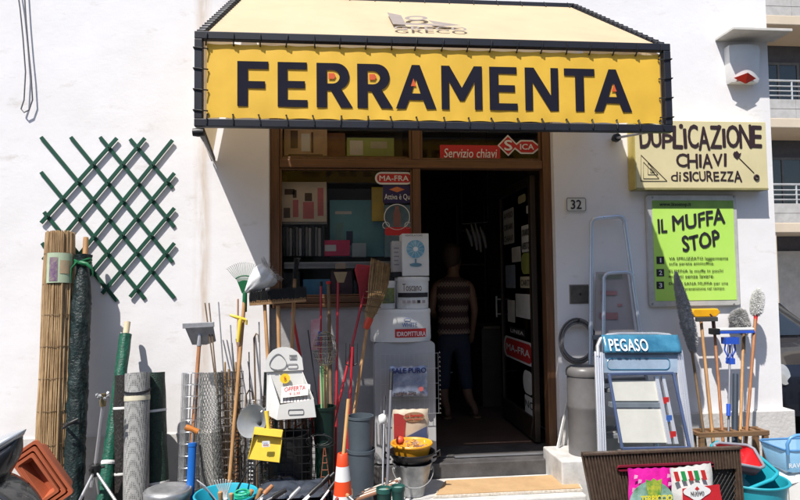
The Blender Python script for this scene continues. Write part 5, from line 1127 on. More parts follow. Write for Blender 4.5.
net_roll(264, 279, 372, -.24, M_gnet, 'slim dark green net roll hidden behind the white display box', ties=(), amp=.06, xb=268)
wire_roll(309, 323, 415, -.48, M_rust, 'small dark wire mesh roll right of the black wire rack', 9, .04, 2, .0017, xb=313)
# brown lattice leaning in the dark gap
la = thing('wooden_lattice', W(303, 500, -.50), 'narrow brown wooden lattice strip standing in the gap behind the dustpan', 'lattice')
for s_ in (0, 1):
    m = MB(); m.beam(W(296+s_*9, 400, -.46), W(293+s_*10, 505, -.5), .014, .006, up=EY); m.build('slat', M_handle2, la)
for k in range(9): m = MB(); m.beam(W(295, 406+k*11, -.475), W(305, 400+k*11, -.475), .010, .005, up=EY); m.build('crosspiece', M_handle2, la)
# grass edging hoops
for k, (x_, y_) in enumerate(((255, 462), (262, 470), (248, 474))):
    c_ = W(x_, y_, -.70); m = MB(); m.tube([V(c_.x-.04, -.7, .02)]+[c_+V(.04*math.cos(a), 0, .05*math.sin(a)) for a in [math.pi*(1-j/10) for j in range(11)]]+[V(c_.x+.04, -.7, .02)], .0035, 6); tag(m.build('edging_hoop', M_dark, at=V(c_.x, -.7, .02)), 'dark wire edging hoop standing behind the turquoise basin', 'hoop', 'dark wire hoops behind the turquoise basin')
# black sacks filling the ground between
for k, (x_, y_, w_, lb) in enumerate(((285, 472, .20, 'crumpled black sack in the gap left of the dark green bin'), (333, 484, .14, 'crumpled black sack between the green bin and the cone'))):
    c_ = W(x_, y_, -.72); m = MB(); h = c_.z
    m.lathe([(0, 0), (w_*.6, .01), (w_*.66, h*.35), (w_*.6, h*.7), (w_*.42, h*.93), (w_*.18, h), (0, h)], V(c_.x, -.70, 0), EZ, 36, fn=lambda r, hh, a: r*(1+.16*noise.noise(V(math.cos(a)*3, math.sin(a)*3, hh*9+k)))); tag(m.build('black_sack', mat('glossy_black_film', (.012, .013, .018), .13), at=V(c_.x, -.7, 0), smooth=60), lb, 'sack')
# long handled tools laid at the bottom edge
for k, (a_, b_, mt_) in enumerate((((322, 483), (300, 503), M_black), ((345, 492), (330, 506), mat('dark_red_grip', (.25, .02, .02), .5)), ((286, 490), (262, 503), M_black), ((300, 488), (283, 505), M_steel), ((338, 487), (356, 503), M_handle), ((272, 486), (258, 500), M_handle2))):
    t, bt = W(*a_, -1.02), W(*b_, -1.1); th = thing('hand_tool', bt, ('black gripped hand tool pointing left before the sheeting', 'dark red gripped hand tool at the foot of the cone', 'black gripped hand tool beside the turquoise basin', 'steel shafted hand tool lying before the black sheeting', 'wood handled hand tool right of the cone', 'reddish wood handled hand tool at the right rim of the basin')[k], 'hand tool')
    m = MB(); d_ = (bt-t); m.tube([t, t+d_*.45, t+d_*.6], [.012, .014, .010], 10); m.build('handle', mt_, th, smooth=50); m = MB(); m.tube([t+d_*.6, t+d_*1.9], .005, 6); m.build('shaft', M_steel, th)
# ================================================================== RIGHT SIDE
# ---- house number
hn = thing('house_number_plate', W(576, 212, -.01), 'small white house number plate reading 32 beside the doorway', 'house number')
a_, b_ = W(566, 212, -.012), W(586.5, 197, -.012)
m = MB(); m.prism(rrect(a_.x, a_.z, b_.x, b_.z, .018), (0, -.002, 0), EX, EZ, -.0); m.v = []; m.f = []; m.m = []
m.prism(rrect(a_.x, a_.z, b_.x, b_.z, .018), (0, -.002, 0), EX, EZ, .010); m.build('plate', M_paper, hn)
m = MB(); p_ = rrect(a_.x+.008, a_.z+.008, b_.x-.008, b_.z-.008, .014); m.tube([V(x_, -.0125, z_) for x_, z_ in p_], .002, 4, closed=True); m.build('border', M_ink, hn)
m = MB(); txt(m, '32', 571, 200, 581.5, 209, -.014, bold=.025); m.build('number', M_ink, hn)
# ---- meter cover, hose coil
mc = thing('meter_cover', W(580, 303, 0), 'small grey metal meter cover set in the wall under the house number', 'meter cover')
a_, b_ = W(571, 303, -.008), W(590.5, 285.5, -.008); m = MB(); m.box(a_.x, b_.x, -.010, .0, a_.z, b_.z); m.build('lid', mat('dull_grey_metal', (.13, .12, .11), .6, .3, var=.2, vs=15), mc, bevel=.003)
m = MB(); m.box(a_.x-.008, b_.x+.008, -.005, .0, a_.z-.008, b_.z+.008); m.build('rim', mat('rim_grey', (.22, .2, .19), .6), mc)
m = MB(); m.cyl(V(a_.x+.075, -.016, (a_.z+b_.z)/2), V(a_.x+.075, -.009, (a_.z+b_.z)/2), .008, n=10); m.build('lock', M_dark, mc)
hc = W(577, 341, -.05); m = MB(); pts = []
for k in range(260):
    a = k*.2; lay = (k//31); q = .118+.012*(lay % 3)+.004*math.sin(k*.31); pts.append(hc+V(q*math.cos(a), -.010*(lay//3)+.004*math.sin(k*.7)-.0, q*1.18*math.sin(a)))
m.tube(pts, .0065, 7); tag(m.build('hose_coil', mat('grey_hose', (.17, .165, .17), .5, var=.15), at=hc-V(0, 0, .16), smooth=60), 'coil of grey hose hanging on the wall beside the stepladders', 'hose')
m = MB(); m.tube([hc+V(0, .05, .15), hc+V(0, -.045, .148), hc+V(0, -.05, .17)], .006, 6); tag(m.build('wall_hook', M_dark, at=hc+V(0, .05, .15)), 'dark hook in the wall carrying the hose coil', 'hook')
# ---- grey round bin/pipe
Yb = -.30; a_, b_ = W(567, 372, Yb), W(600, 372, Yb); r_ = (b_.x-a_.x)/2; cx = (a_.x+b_.x)/2; z1 = W(583, 366, Yb).z
zq = W(583, 457, Yb-.1).z
m = MB(); m.box(W(562, 480, Yb-.17).x, W(603, 480, Yb-.17).x, Yb-.17, Yb+.22, 0, zq-.002); tag(m.build('marble_block', M_marble, at=V(cx, Yb, 0), bevel=.01), 'pale marble block under the grey drum beside the doorstep', 'block')
gp = thing('grey_drum', V(cx, Yb, zq), 'tall grey plastic drum with a ribbed lid standing on a block right of the doorway', 'drum')
M_gd = mat('grey_drum_plastic', (.15, .145, .145), .38, var=.12)
m = MB(); m.lathe([(0, zq), (r_*.96, zq), (r_*.97, z1-.3), (r_*1.0, z1-.29), (r_*1.0, z1-.27), (r_*.97, z1-.26), (r_*.96, z1-.06)], V(cx, Yb, 0), EZ, 44); m.build('body', M_gd, gp, smooth=40)
m = MB(); m.lathe([(r_*1.0, -.065), (r_*1.02, -.06), (r_*1.02, -.03), (r_*.95, -.01), (r_*.8, 0), (r_*.78, -.01), (0, -.008)], V(cx, Yb, z1), EZ, 44); m.build('lid', M_gd, gp, smooth=40)
m = MB(); m.beam(W(556, 456, -.16), W(567, 404, -.10), .01, .02); m.beam(W(567, 404, -.10), W(569, 395, -.09), .01, .02); tag(m.build('white_strip', M_white, at=W(556, 456, -.16)), 'thin bent white strip leaning in the corner of the doorway', 'strip')
# ---- two tubular stepladders folded behind
M_lt = mat('blue_grey_tube', (.6, .66, .76), .3, .5, var=.06)
def ladder_loop(pxs, Y0, Y1, r_, label, mname, steps=(), grp=None):
    """pxs: left foot, left shoulder, right shoulder, right foot, top y"""
    (lfx, lfy), (lsx, lsy), (rsx, rsy), (rfx, rfy) = pxs
    pts = []; gl = ground(W(lsx, lsy, Y1), W(lfx, lfy, Y0), .01); gr = ground(W(rsx, rsy, Y1), W(rfx, rfy, Y0), .01)
    th = thing('folded_stepladder', (gl+gr)/2, label, 'stepladder', grp)
    tl = W(lsx, lsy, Y1); tr = W(rsx, rsy, Y1); up = V(0, 0, .06); ins = V(.05, 0, 0)
    pts = [gl, gl.lerp(tl, .5), tl-(tl-gl).normalized()*.02, tl+up*.4, tl+up*.85+ins*.35, tl+up+ins, tr+up-ins, tr+up*.85-ins*.35, tr+up*.4, tr-(tr-gr).normalized()*.02, gr.lerp(tr, .5), gr]
    m = MB(); m.tube(pts, r_, 12); m.build('frame', M_lt, th, smooth=50)
    for f in steps:
        a, c = gl.lerp(tl, f), gr.lerp(tr, f); m = MB(); m.beam(a+V(.005, -.02, 0), c+V(-.005, -.02, 0), .05, .03); m.build('step', mat('grey_ribbed_step', (.25, .26, .28), .5, .3), th, bevel=.004)
    for g in (gl, gr): m = MB(); m.lathe([(0, -.01), (.02, -.01), (.018, .05), (0, .05)], g, EZ, 10); m.build('foot', M_black, th)
    return th, gl, gr, tl, tr
th, gl, gr, tl, tr = ladder_loop(((590, 440), (591.5, 226), (624.5, 224), (655, 440)), -.20, -.06, .017, 'tall folded stepladder with pale blue tubes against the wall, behind the shorter one', 'a', (.25, .42, .58))
g = MB(); g.add([W(595, 335, -.10), W(635, 335, -.10), W(627, 272, -.085), W(596, 272, -.085)], [(0, 1, 2, 3)]); g.build('card_sheet', mat('pale_pink_card', (.42, .38, .38), .7, var=.05), th, solid=.004)
g = MB()
for y_, x0, x1, w_ in ((293, 601, 617, .03), (300, 601, 605, .012), (305, 618, 622, .02), (316, 600, 618, .05)):
    g.beam(W(x0, y_, -.105), W(x1, y_, -.105), .003, w_)
g.build('red_print', mat('washed_red_ink', (.45, .22, .22), .6), th)
g = MB(); g.beam(W(599, 277, -.09), W(622, 276.5, -.09), .003, .04); g.build('green_print', mat('grey_green_ink', (.3, .34, .3), .6), th)
th, gl, gr, tl, tr = ladder_loop(((602, 440), (604, 281), (632.5, 280), (656, 440)), -.30, -.13, .014, 'shorter folded stepladder with pale blue tubes nested in front of the tall one', 'b', (.3, .5))
# ---- front stepladder with the blue platform label
Yt, Yb_ = -.42, -.66
ls = thing('stepladder', W(640, 500, -.7)*1, 'wide silver stepladder with cream steps and blue platform reading PEGASO', 'stepladder'); 
M_rail = mat('bright_aluminium', (.72, .73, .76), .28, .6, var=.06, vs=5)
def LP(px, py): f = (py-335)/(448-335); return W(px, py, Yt+(Yb_-Yt)*f)
gL = ground(LP(597, 352), LP(601, 447), .01); gR = ground(LP(678.5, 352), LP(689, 441), .01)
for a, b_ in ((LP(598, 352), gL), (LP(677.5, 350), gR)):
    m = MB(); m.beam(a, b_, .055, .022, up=V(0, -.4, .2)); m.build('side_rail', M_rail, ls, bevel=.004)
    m = MB(); dd = (b_-a)
    for o_ in (-.014, .002, .016): m.beam(a+V(o_, -.033, 0), a+dd*.97+V(o_, -.033, 0), .004, .004)
    m.build('rail_rib', M_alu, ls); m = MB(); m.lathe([(0, -.01), (.034, -.01), (.032, .04), (0, .04)], b_, EZ, 12); m.build('foot', M_black, ls)
m = MB(); pts = [LP(597.5, 356), LP(597, 346), LP(600, 339), LP(607, 335), LP(618, 333.5), LP(655, 333.5), LP(668, 335), LP(675, 339), LP(678, 346), LP(679, 356)]
m.tube([p_+V(0, -.01, 0) for p_ in pts], .014, 10); m.build('top_hoop', M_rail, ls, smooth=60)
# platform: curved blue plate
def platf(u, v):
    x_ = 600+76*u; y_ = 335+ (352-335)*v; p_ = LP(x_+1.5*v, y_); return p_+V(0, -.02-.03*math.sin(v*1.6), 0)
M_bl = mat('blue_label_film', (.06, .23, .36), .22, var=.25, vs=7, col2=(.02, .11, .2), rv=.1)
m = MB(); m.grid(platf, 20, 8); pf = m.build('platform', M_bl, ls, smooth=60, solid=.012)
m = MB(); o0 = platf(.06, .88); u_ = platf(.56, .88)-o0; v_ = platf(.06, .2)-o0; m.text('PEGASO', o0+V(0, -.022, 0), u_, v_, u_.length, v_.length, bold=.02, sp=1.08); m.build('lettering', M_whiteink, ls)
m = MB(); m.grid(lambda u, v: LP(602+74*u, 353+19.5*v)+V(0, -.015, 0), 6, 4); m.build('blue_panel', mat('translucent_blue_panel', (.26, .34, .44), .25, var=.15, vs=5), ls, solid=.006)
m = MB(); m.tube([LP(x_, y_)+V(0, -.022, 0) for x_, y_ in rrect(606, 358, 668, 369, 4)], .003, 5, closed=True); m.build('embossed_line', M_bl, ls)
M_br = mat('dark_blue_rim', (.07, .10, .2), .35, var=.1)
ring = [(607, 373.5), (671, 372.5), (687, 446.5), (620, 447.5)]
for i in range(4):
    a, b_ = LP(*ring[i])+V(0, -.03, 0), LP(*ring[(i+1) % 4])+V(0, -.03, 0); m = MB(); m.beam(a, b_, .018, .018); m.build('blue_frame_bar', M_br, ls, bevel=.003)
M_step = mat('cream_step', (.5, .5, .46), .55, var=.06)
for (x0, x1, y0, y1) in ((612, 661, 381, 402), (617.5, 668, 410, 444)):
    m = MB(); q = [LP(x0, y0), LP(x1-3, y0), LP(x1, y1), LP(x0+3, y1)]; m.add([p_+V(0, .02, 0) for p_ in q], [(0, 1, 2, 3)]); m.build('step', M_step, ls, solid=.03, bevel=.004)
m = MB(); m.beam(LP(611, 405)+V(0, .02, 0), LP(664, 405)+V(0, .02, 0), .05, .03); m.build('crosspiece', mat('grey_blue_cross', (.28, .33, .38), .4, .3), ls)
for x0, x1, x2, x3 in ((654, 657.5, 667, 671), (661, 664, 674, 678)):
    m = MB(); q = [LP(x0, 376), LP(x1, 376), LP(x3, 444), LP(x2, 444)]; m.add([p_+V(0, -.0, 0) for p_ in q], [(0, 1, 2, 3)]); m.build('rear_rail', M_rail, ls, solid=.02)
for k, (x_, y_, mm_) in enumerate(((665, 400, M_redink), (668, 418, M_blueink), (672, 434, M_redink))):
    m = MB(); p_ = LP(x_, y_)+V(0, -.014, 0); m.box(p_.x-.02, p_.x+.02, p_.y-.002, p_.y, p_.z-.022, p_.z+.022); m.build('small_label', mm_, ls)
# rest shared ladder root
# ---- brown ribbed resin box
YB = -.98
rb_ = thing('resin_garden_panel', W(665, 500, YB), 'dark brown ribbed resin panel with a maroon bar, two bags standing before it', 'garden panel')
q = [W(583.5, 450, YB), W(741, 449.5, YB)]; xl, xr = q[0].x, q[1].x; ztp = (q[0].z+q[1].z)/2; ang_l = (W(593, 500, YB).x-xl)/(q[0].z-W(593, 500, YB).z); ang_r = (W(745, 500, YB).x-xr)/(q[1].z-W(745, 500, YB).z)
xi0, xi1 = W(617, 0, YB).x, W(718, 0, YB).x; zi = W(660, 472, YB).z
M_rib = mat('brown_resin_weave', (.085, .055, .038), .5, var=.25, vs=30, bump=.2)
m = MB(); n_ = 52
def edge(f, z): xa = xl+ang_l*(ztp-z); xb = xr+ang_r*(ztp-z); return xa+(xb-xa)*f
for k in range(n_):
    f0, f1 = k/n_, (k+1)/n_; fm = (f0+f1)/2
    for z0, z1 in ((zi, ztp-.016), (0.0, zi)):
        xm = edge(fm, (z0+z1)/2)
        if z0 == 0.0 and xi0 < edge(fm, zi-.05) < xi1: z1 = .0
        if z1 <= z0: continue
        pts = []
        for z in (z0, z1):
            a, b2 = edge(f0, z), edge(f1, z); w_ = b2-a; pts.append([V(a+w_*.06, YB+.012, z), V(a+w_*.2, YB, z), V(a+w_*.72, YB, z), V(a+w_*.88, YB+.012, z), V(b2+w_*.06, YB+.012, z)])
        m.add(pts[0]+pts[1], [(i, i+1, i+6, i+5) for i in range(4)])
m.build('ribbed_front', M_rib, rb_)
m = MB(); m.add([V(edge(0, 0), YB+.013, 0), V(xi0, YB+.013, 0), V(xi0, YB+.013, zi), V(edge(0, zi), YB+.013, zi)], [(0, 1, 2, 3)]); m.add([V(edge(1, 0), YB+.013, 0), V(xi1, YB+.013, 0), V(xi1, YB+.013, zi), V(edge(1, zi), YB+.013, zi)], [(0, 1, 2, 3)])
for f, s_ in ((0, 1), (1, -1)): m.add([V(edge(f, 0), YB+.01, 0), V(edge(f, 0), YB+.045, 0), V(edge(f, ztp), YB+.045, ztp-.02), V(edge(f, ztp), YB+.01, ztp-.02)], [(0, 1, 2, 3)])
m.add([V(edge(0, 0), YB+.045, 0), V(edge(1, 0), YB+.045, 0), V(xr, YB+.045, ztp-.02), V(xl, YB+.045, ztp-.02)], [(0, 1, 2, 3)]); m.build('side_wall', M_rib, rb_)
m = MB(); m.box(xl-.004, xr+.004, YB-.008, YB+.03, ztp-.016, ztp); m.box(xl+.0, xr, YB+.031, YB+.045, ztp-.016, ztp-.004); m.build('top_edge', M_rib, rb_, bevel=.003)
a_, b_ = W(617.5, 471.5, YB-.012), W(713.5, 461.5, YB-.012); m = MB(); m.prism([(p[0], p[1]) for p in rrect(a_.x, a_.z, b_.x, b_.z, .02)], (0, YB-.002, 0), EX, EZ, .014); m.build('handle_bar', mat('maroon_plastic', (.2, .012, .03), .45), rb_, bevel=.004)
m = MB(); rz = zi-.004
for k in range(26):
    x_ = xi0+(xi1-xi0)*k/25
    for (u0, v0, u1, v1) in ((0, 0, .5, .5), (.5, .5, 0, 1)):
        for j in range(9): 
            z_ = rz-.36+j*.04; m.tube([V(x_+(xi1-xi0)/25*u0, YB+.022, z_+.04*v0), V(x_+(xi1-xi0)/25*u1, YB+.022, z_+.04*v1)], .0022, 3, cap=False)
            m.tube([V(x_-(xi1-xi0)/25*u0, YB+.022, z_+.04*v0), V(x_-(xi1-xi0)/25*u1, YB+.022, z_+.04*v1)], .0022, 3, cap=False)
m.build('net_grille', M_black, rb_)
m = MB(); m.box(xi0, xi1, YB+.036, YB+.043, 0, zi); m.build('inner_panel', M_black, rb_)
def bag(cor, Y, dp, mt, label, top_wave=.004):
    (x0, y0), (x1, y1), (x2, y2), (x3, y3) = cor    # top left, top right, bottom right, bottom left
    th = thing('soil_bag', W((x2+x3)/2, (y2+y3)/2, Y), label, 'bag'); P4 = [W(*c, Y) for c in cor]; g = MB()
    for s_ in (-1, 1):
        def f(u, v, s_=s_):
            p_ = (P4[3]*(1-u)+P4[2]*u)*(1-v)+(P4[0]*(1-u)+P4[1]*u)*v; bul = (1-(2*u-1)**4)*min(1, (1-v)*3.2)
            return p_+V(.003*math.sin(v*17), s_*dp*bul+.004*noise.noise(V(u*6, v*6, s_+x0)), .003*math.sin(u*32))
        g.grid(f, 26, 20)
    g.build('sack', mt, th, smooth=60); return th, P4
YK = YB-.085
M_pink = mat('magenta_bag_film', (.62, .015, .3), .25, var=.12, vs=8, bump=.5, bs=20)
th, P4 = bag(((628, 468.5), (671, 467.5), (673, 545), (630, 545)), YK, .05, M_pink, 'magenta plastic potting soil bag with a green picture and pale lettering')
m = MB(); c_ = W(652, 502, YK-.055); m.prism([(.14*math.cos(k*math.pi/14), .14*math.sin(k*math.pi/14)) for k in range(29) if k <= 14]+[(-.14, -.12), (.14, -.12)], c_-V(0, 0, .02), EX, EZ, .001); m.build('arch_picture', mat('garden_print', (.35, .55, .5), .4, col2=(.08, .2, .1), vs=16), th)
m = MB(); c2 = W(654, 487, YK-.058); m.prism([(-.036, -.06), (.036, -.06), (.05, .045), (.02, .035), (0, .05), (-.02, .035), (-.05, .045)], c2, EX, EZ, .001); m.build('crown_picture', mat('yellow_green_print', (.6, .55, .05), .4, col2=(.03, .25, .05), vs=24), th)
m = MB(); txt(m, 'TERRICCIO', 641, 494.5, 672, 502, YK-.062, bold=.07); m.build('lettering', mat('yellow_ink', (.8, .7, .05), .5), th)
m = MB(); 
for k, (x_, y_) in enumerate(((634, 479), (638, 483.5), (667, 478), (632, 492), (668, 486))): p_ = W(x_, y_, YK-.04); m.prism([(0, 0), (.02, .004), (.024, .02), (.004, .024)], p_, EX, EZ, .001)
m.build('pale_flowers', mat('pale_pink_ink', (.8, .45, .65), .5), th)
th, P4 = bag(((670, 468.5), (711, 463), (718, 545), (676, 545)), YK-.05, .05, mat('white_bag_film_b', (.6, .6, .58), .3, var=.1, bump=.5, bs=20), 'white and red compost bag with green and red letters beside the magenta bag')
YL = YK-.111
m = MB(); m.prism([(0, 0), (.24, .02), (.225, .13), (.0, .115)], W(683, 509, YL+.002), EX, EZ, .001); m.build('red_field', mat('bag_red', (.55, .02, .03), .35, bump=.3, bs=20), th)
for k, (mm_, x_) in enumerate(((M_redink, 676), (mat('leaf_green_ink', (.02, .3, .08), .5), 683), (M_redink, 690), (mat('leaf_green_ink', (.02, .3, .08), .5), 696), (M_redink, 703))):
    m = MB(); p_ = W(x_, 481.5-.25*k*1.6, YL+.01); m.prism([(0, 0), (.026, .0), (.012, .056), (-.014, .056)], p_, EX, EZ, .001); m.build('stripe', mm_, th)
m = MB(); c_ = W(697, 491.5, YL-.002); m.prism([(.075*math.cos(k*math.pi/12)*(1+.12*math.cos(4*k*math.pi/12)), .045*math.sin(k*math.pi/12)*(1+.12*math.cos(4*k*math.pi/12))) for k in range(24)], c_, EX, EZ, .001); m.build('emblem', M_whiteink, th)
m = MB(); m.text('NUOVO', c_+V(-.04, -.003, -.02), EX, EZ, .08, .022, bold=.03); m.build('lettering', M_ink, th)
m = MB(); m.prism([(-.014, 0), (0, -.01), (.014, 0), (0, .014)], c_+V(0, -.002, .016), EX, EZ, .001); m.build('red_mark', M_redink, th)
# ---- broom rack with brooms
YR = -.36
rk = thing('broom_rack', W(730, 452, YR), 'brown wooden rack with a slotted top board holding the brooms', 'rack'); M_rack = wood('rack_wood', (.24, .13, .06), (.12, .065, .03), .6, axis='x')
a_, b_ = W(694, 430, YR), W(763, 429, YR); z_ = (a_.z+b_.z)/2
m = MB(); m.box(a_.x, b_.x, YR-.07, YR-.05, z_-.035, z_); m.box(a_.x, b_.x, YR+.05, YR+.07, z_-.035, z_)
for k in range(8): x_ = a_.x+(b_.x-a_.x-.03)*k/7; m.box(x_, x_+.03, YR-.049, YR+.049, z_-.03, z_-.004)
m.build('top_board', M_rack, rk, bevel=.003)
for x_ in (a_.x+.005, b_.x-.04):
    for y_ in (YR-.069, YR+.035): m = MB(); m.box(x_, x_+.034, y_, y_+.034, 0, z_-.036); m.build('leg', M_rack, rk, bevel=.003)
m = MB(); m.box(a_.x+.04, b_.x-.041, YR-.066, YR-.05, .12, .16); m.box(a_.x+.04, b_.x-.041, YR+.05, YR+.066, .12, .16); m.build('rail', M_rack, rk)
def rbroom(name, t, b_, r_, mt, label, cat='broom', Yt=-.12, Yb=-.34):
    tp_, bt = W(*t, Yt), W(*b_, Yb); g_ = ground(tp_, bt, .04); th = thing(name, g_, label, cat); m = MB(); m.tube([g_, tp_], r_, 10); m.build('handle', mt, th, smooth=50); return th, g_, (tp_-g_).normalized(), tp_
# grey duster
th, g_, d, tp_ = rbroom('cobweb_duster', (691, 345), (703, 428), .010, M_oldwood, 'grey fluffy cobweb duster standing in front of the green poster', 'duster', -.22, -.36)
def fluff(th, path, rad, mt, nm='fluff', n=900, ln=.03, seed=1):
    m = MB(); rnd = random.Random(seed); k = len(path)-1
    core = MB(); core.tube(path, [r_*.75 for r_ in rad], 12)
    core.build(nm+'_core', mt, th, smooth=60)
    for _ in range(n):
        f = rnd.random()*k; i = min(int(f), k-1); q = f-i; p_ = Vector(path[i]).lerp(Vector(path[i+1]), q); r_ = rad[i]*(1-q)+rad[i+1]*q
        dr = V(rnd.gauss(0, 1), rnd.gauss(0, 1), rnd.gauss(0, 1)).normalized(); s_ = p_+dr*r_*.7; e = p_+dr*(r_+ln*rnd.uniform(0, .6))+V(0, 0, -ln*.4); w_ = dr.orthogonal().normalized()*.004
        m.add([s_-w_, s_+w_, e, (s_+e)/2+dr.cross(w_.normalized())*.004], [(0, 1, 2), (0, 3, 2), (1, 3, 2)])
    m.build(nm, mt, th)
fluff(th, [W(693, 350, -.22), W(692, 340, -.22), W(688, 325, -.22), W(683, 304, -.2), W(679, 288, -.19), W(677, 279, -.185), W(676, 272, -.18)], [.028, .048, .058, .05, .036, .022, .008], mat('grey_wool', (.42, .42, .43), .95, var=.1, vs=30), n=9000, ln=.009)
# yellow squeegee broom
th, g_, d, tp_ = rbroom('yellow_broom', (700.5, 316), (712, 428), .0115, M_handle, 'broom with a yellow plastic head and dark bristles turned upward', 'broom')
m = MB(); m.prism([(0, 0), (.03, -.035), (.2, -.035), (.235, 0), (.215, .03), (.02, .03)], W(691.5, 313, -.16), EX, EZ, -.05); m.build('head', mat('warm_yellow_plastic', (.85, .42, .01), .4), th, bevel=.008)
m = MB(); a_ = W(694, 315.5, -.155); m.box(a_.x, a_.x+.17, -.19, -.165, a_.z-.045, a_.z-.012); m.build('bristles', mat('dark_bristle', (.05, .05, .05), .8), th, bevel=.003)
th, g_, d, tp_ = rbroom('floor_squeegee', (713.5, 318), (722, 428), .0105, M_handle2, 'brown wooden handle with a dark bent neck beside the yellow broom', 'squeegee')
m = MB(); m.tube([W(714.5, 334, -.15), W(713, 318, -.15), W(709, 314, -.15)], [.013, .014, .012], 10); m.build('neck', mat('dark_brown_plastic', (.08, .025, .02), .5), th, smooth=50)
th, g_, d, tp_ = rbroom('sponge_mop', (730, 345), (728.5, 428), .008, mat('grey_steel_tube', (.35, .36, .4), .35, .6), 'blue sponge mop with a lever and wide head above the rack', 'mop', -.17, -.34)
M_bm = mat('bright_blue_plastic', (.03, .1, .55), .35, var=.08)
a_, b_ = W(711, 334.5, -.19), W(752, 327.5, -.19)
m = MB(); m.box(a_.x+.03, b_.x, -.225, -.16, a_.z+.006, a_.z+.024); m.build('blue_plate', M_bm, th, bevel=.003)
m = MB(); m.box(a_.x, a_.x+.05, -.23, -.155, a_.z-.0, b_.z); m.build('black_end', M_black, th, bevel=.004)
m = MB(); m.box(a_.x+.051, b_.x-.0, -.222, -.165, a_.z+.026, b_.z); m.build('sponge', M_white, th, bevel=.008)
m = MB(); p0, p1 = W(723.5, 344, -.2), W(736.5, 337, -.2); m.box(p0.x, p1.x, -.23, -.17, p0.z, p1.z); p0, p1 = W(728, 364, -.2), W(733, 358, -.2); m.box(p0.x, p1.x, -.225, -.175, p0.z, p1.z)
for s_ in (-1, 1):
    m.tube([W(730+s_*4.5, 343, -.2), W(730+s_*5.5, 350, -.2), W(730+s_*2.5, 356, -.2), W(730+s_*4, 363, -.2)], .0055, 8); m.tube([W(730+s_*1.6, 343, -.23), W(730+s_*2.5, 352, -.22), W(730, 360, -.22)], .004, 6)
m.build('lever', M_bm, th, smooth=50)
m = MB(); m.tube([W(728.5, 416, -.335), W(728.5, 404, -.315)], .015, 10); m.build('lower_grip', M_bm, th, smooth=50)
th, g_, d, tp_ = rbroom('spare_tube', (735.5, 374), (735, 428), .020, mat('dark_slate_tube', (.04, .055, .08), .4), 'short dark slate tube standing beside the blue sponge mop', 'tube', -.24, -.34)
th, g_, d, tp_ = rbroom('string_mop', (743.5, 330), (740.5, 428), .011, M_handle, 'wooden handled mop with a grey white head hidden behind the blue one', 'mop', -.10, -.34)
m = MB(); m.tube([W(743.4, 353, -.15), W(743.8, 334, -.12)], .013, 10); m.build('socket', M_oldwood, th, smooth=50)
fluff(th, [W(744, 330, -.10), W(741, 324, -.09), W(738, 318, -.08), W(741, 312, -.08)], [.04, .07, .072, .04], mat('white_grey_yarn', (.5, .5, .5), .95, var=.2, vs=20), n=6000, ln=.012, seed=3)
th, g_, d, tp_ = rbroom('cotton_mop', (756, 312), (747, 428), .0115, M_handle2, 'mop with a clean white cotton head and red neck, rightmost of the brooms', 'mop', -.17, -.36)
m = MB(); m.tube([W(755, 326, -.19), W(756.5, 307, -.165)], [.012, .016], 10); m.build('neck', M_redp, th, smooth=50)
fluff(th, [W(756.2, 311, -.17), W(757, 303, -.165), W(758, 296, -.16), W(758.5, 290, -.16)], [.046, .052, .048, .02], mat('white_cotton', (.74, .74, .73), .95, var=.06, vs=30), n=6000, ln=.009, seed=5)
# ---- nested baskets: turquoise and red
def tilt_basket(pts4, Y0, Y1, dep, mt, rimm, label, r_=.012, name='laundry_basket'):
    """open rim through four photo corners (top-left, top-right, bottom-right, bottom-left), tub going down behind"""
    TL, TR_, BR, BL = [W(*p, y) for p, y in zip(pts4, (Y1, Y1, Y0, Y0))]
    nrm = (TR_-TL).cross(TL-BL).normalized()
    if nrm.y > 0: nrm = -nrm
    c_ = (TL+TR_+BR+BL)/4; th = thing(name, c_-V(0, 0, dep), label, 'basket')
    def rim(s_, off):
        out = []
        cor = [BL, BR, TR_, TL]
        for i in range(4):
            p0, p1, p2 = cor[i-1], cor[i], cor[(i+1) % 4]
            for t_ in (.16, .08, .03): out.append(p1.lerp(p0, t_)*(1) + (p1.lerp(p2, .16-t_)-p1)*.9*(1 if t_ > .01 else 0) if False else p1+(p0-p1)*t_+(p2-p1)*(.16-t_)*.75)
            out.append(p1+(p2-p1)*.16)
        return [c_+(p_-c_)*s_-nrm*off for p_ in out]
    rs = [rim(1, .0), rim(.98, .012), rim(.93, dep*.5), rim(.84, dep), rim(.81, dep-.006), rim(.90, dep*.5), rim(.95, .012), rim(.965, 0)]
    k = len(rs[0]); m = MB(); m.add([v for r__ in rs for v in r__], [(i*k+j, i*k+(j+1) % k, (i+1)*k+(j+1) % k, (i+1)*k+j) for i in range(len(rs)-1) for j in range(k)]+[tuple(3*k+j for j in range(k)), tuple(4*k+j for j in range(k))]); m.build('tub', mt, th, smooth=50)
    m = MB(); m.tube(rim(1.0, -.004), r_, 8, closed=True); m.build('rim', rimm, th, smooth=60); return th
M_trq = mat('turquoise_tub', (.015, .33, .42), .4, var=.07)
tilt_basket(((709, 440), (757, 455), (781, 476), (722, 500)), -.90, -.62, .2, M_trq, M_trq, 'large turquoise laundry tub tilted behind the brown resin panel')
tilt_basket(((712, 443), (752, 446), (766, 470), (724, 462)), -.86, -.66, .07, mat('bright_red_tub', (.55, .015, .02), .4, var=.05), mat('grey_rim', (.25, .26, .3), .5), 'bright red shallow tub with a grey rim lying in the turquoise tub', r_=.010)
Yq = -.80; o_ = W(750, 500, Yq); a_ = W(721, 484, Yq); b_ = W(781, 478, Yq); r_ = (b_.x-a_.x)/2
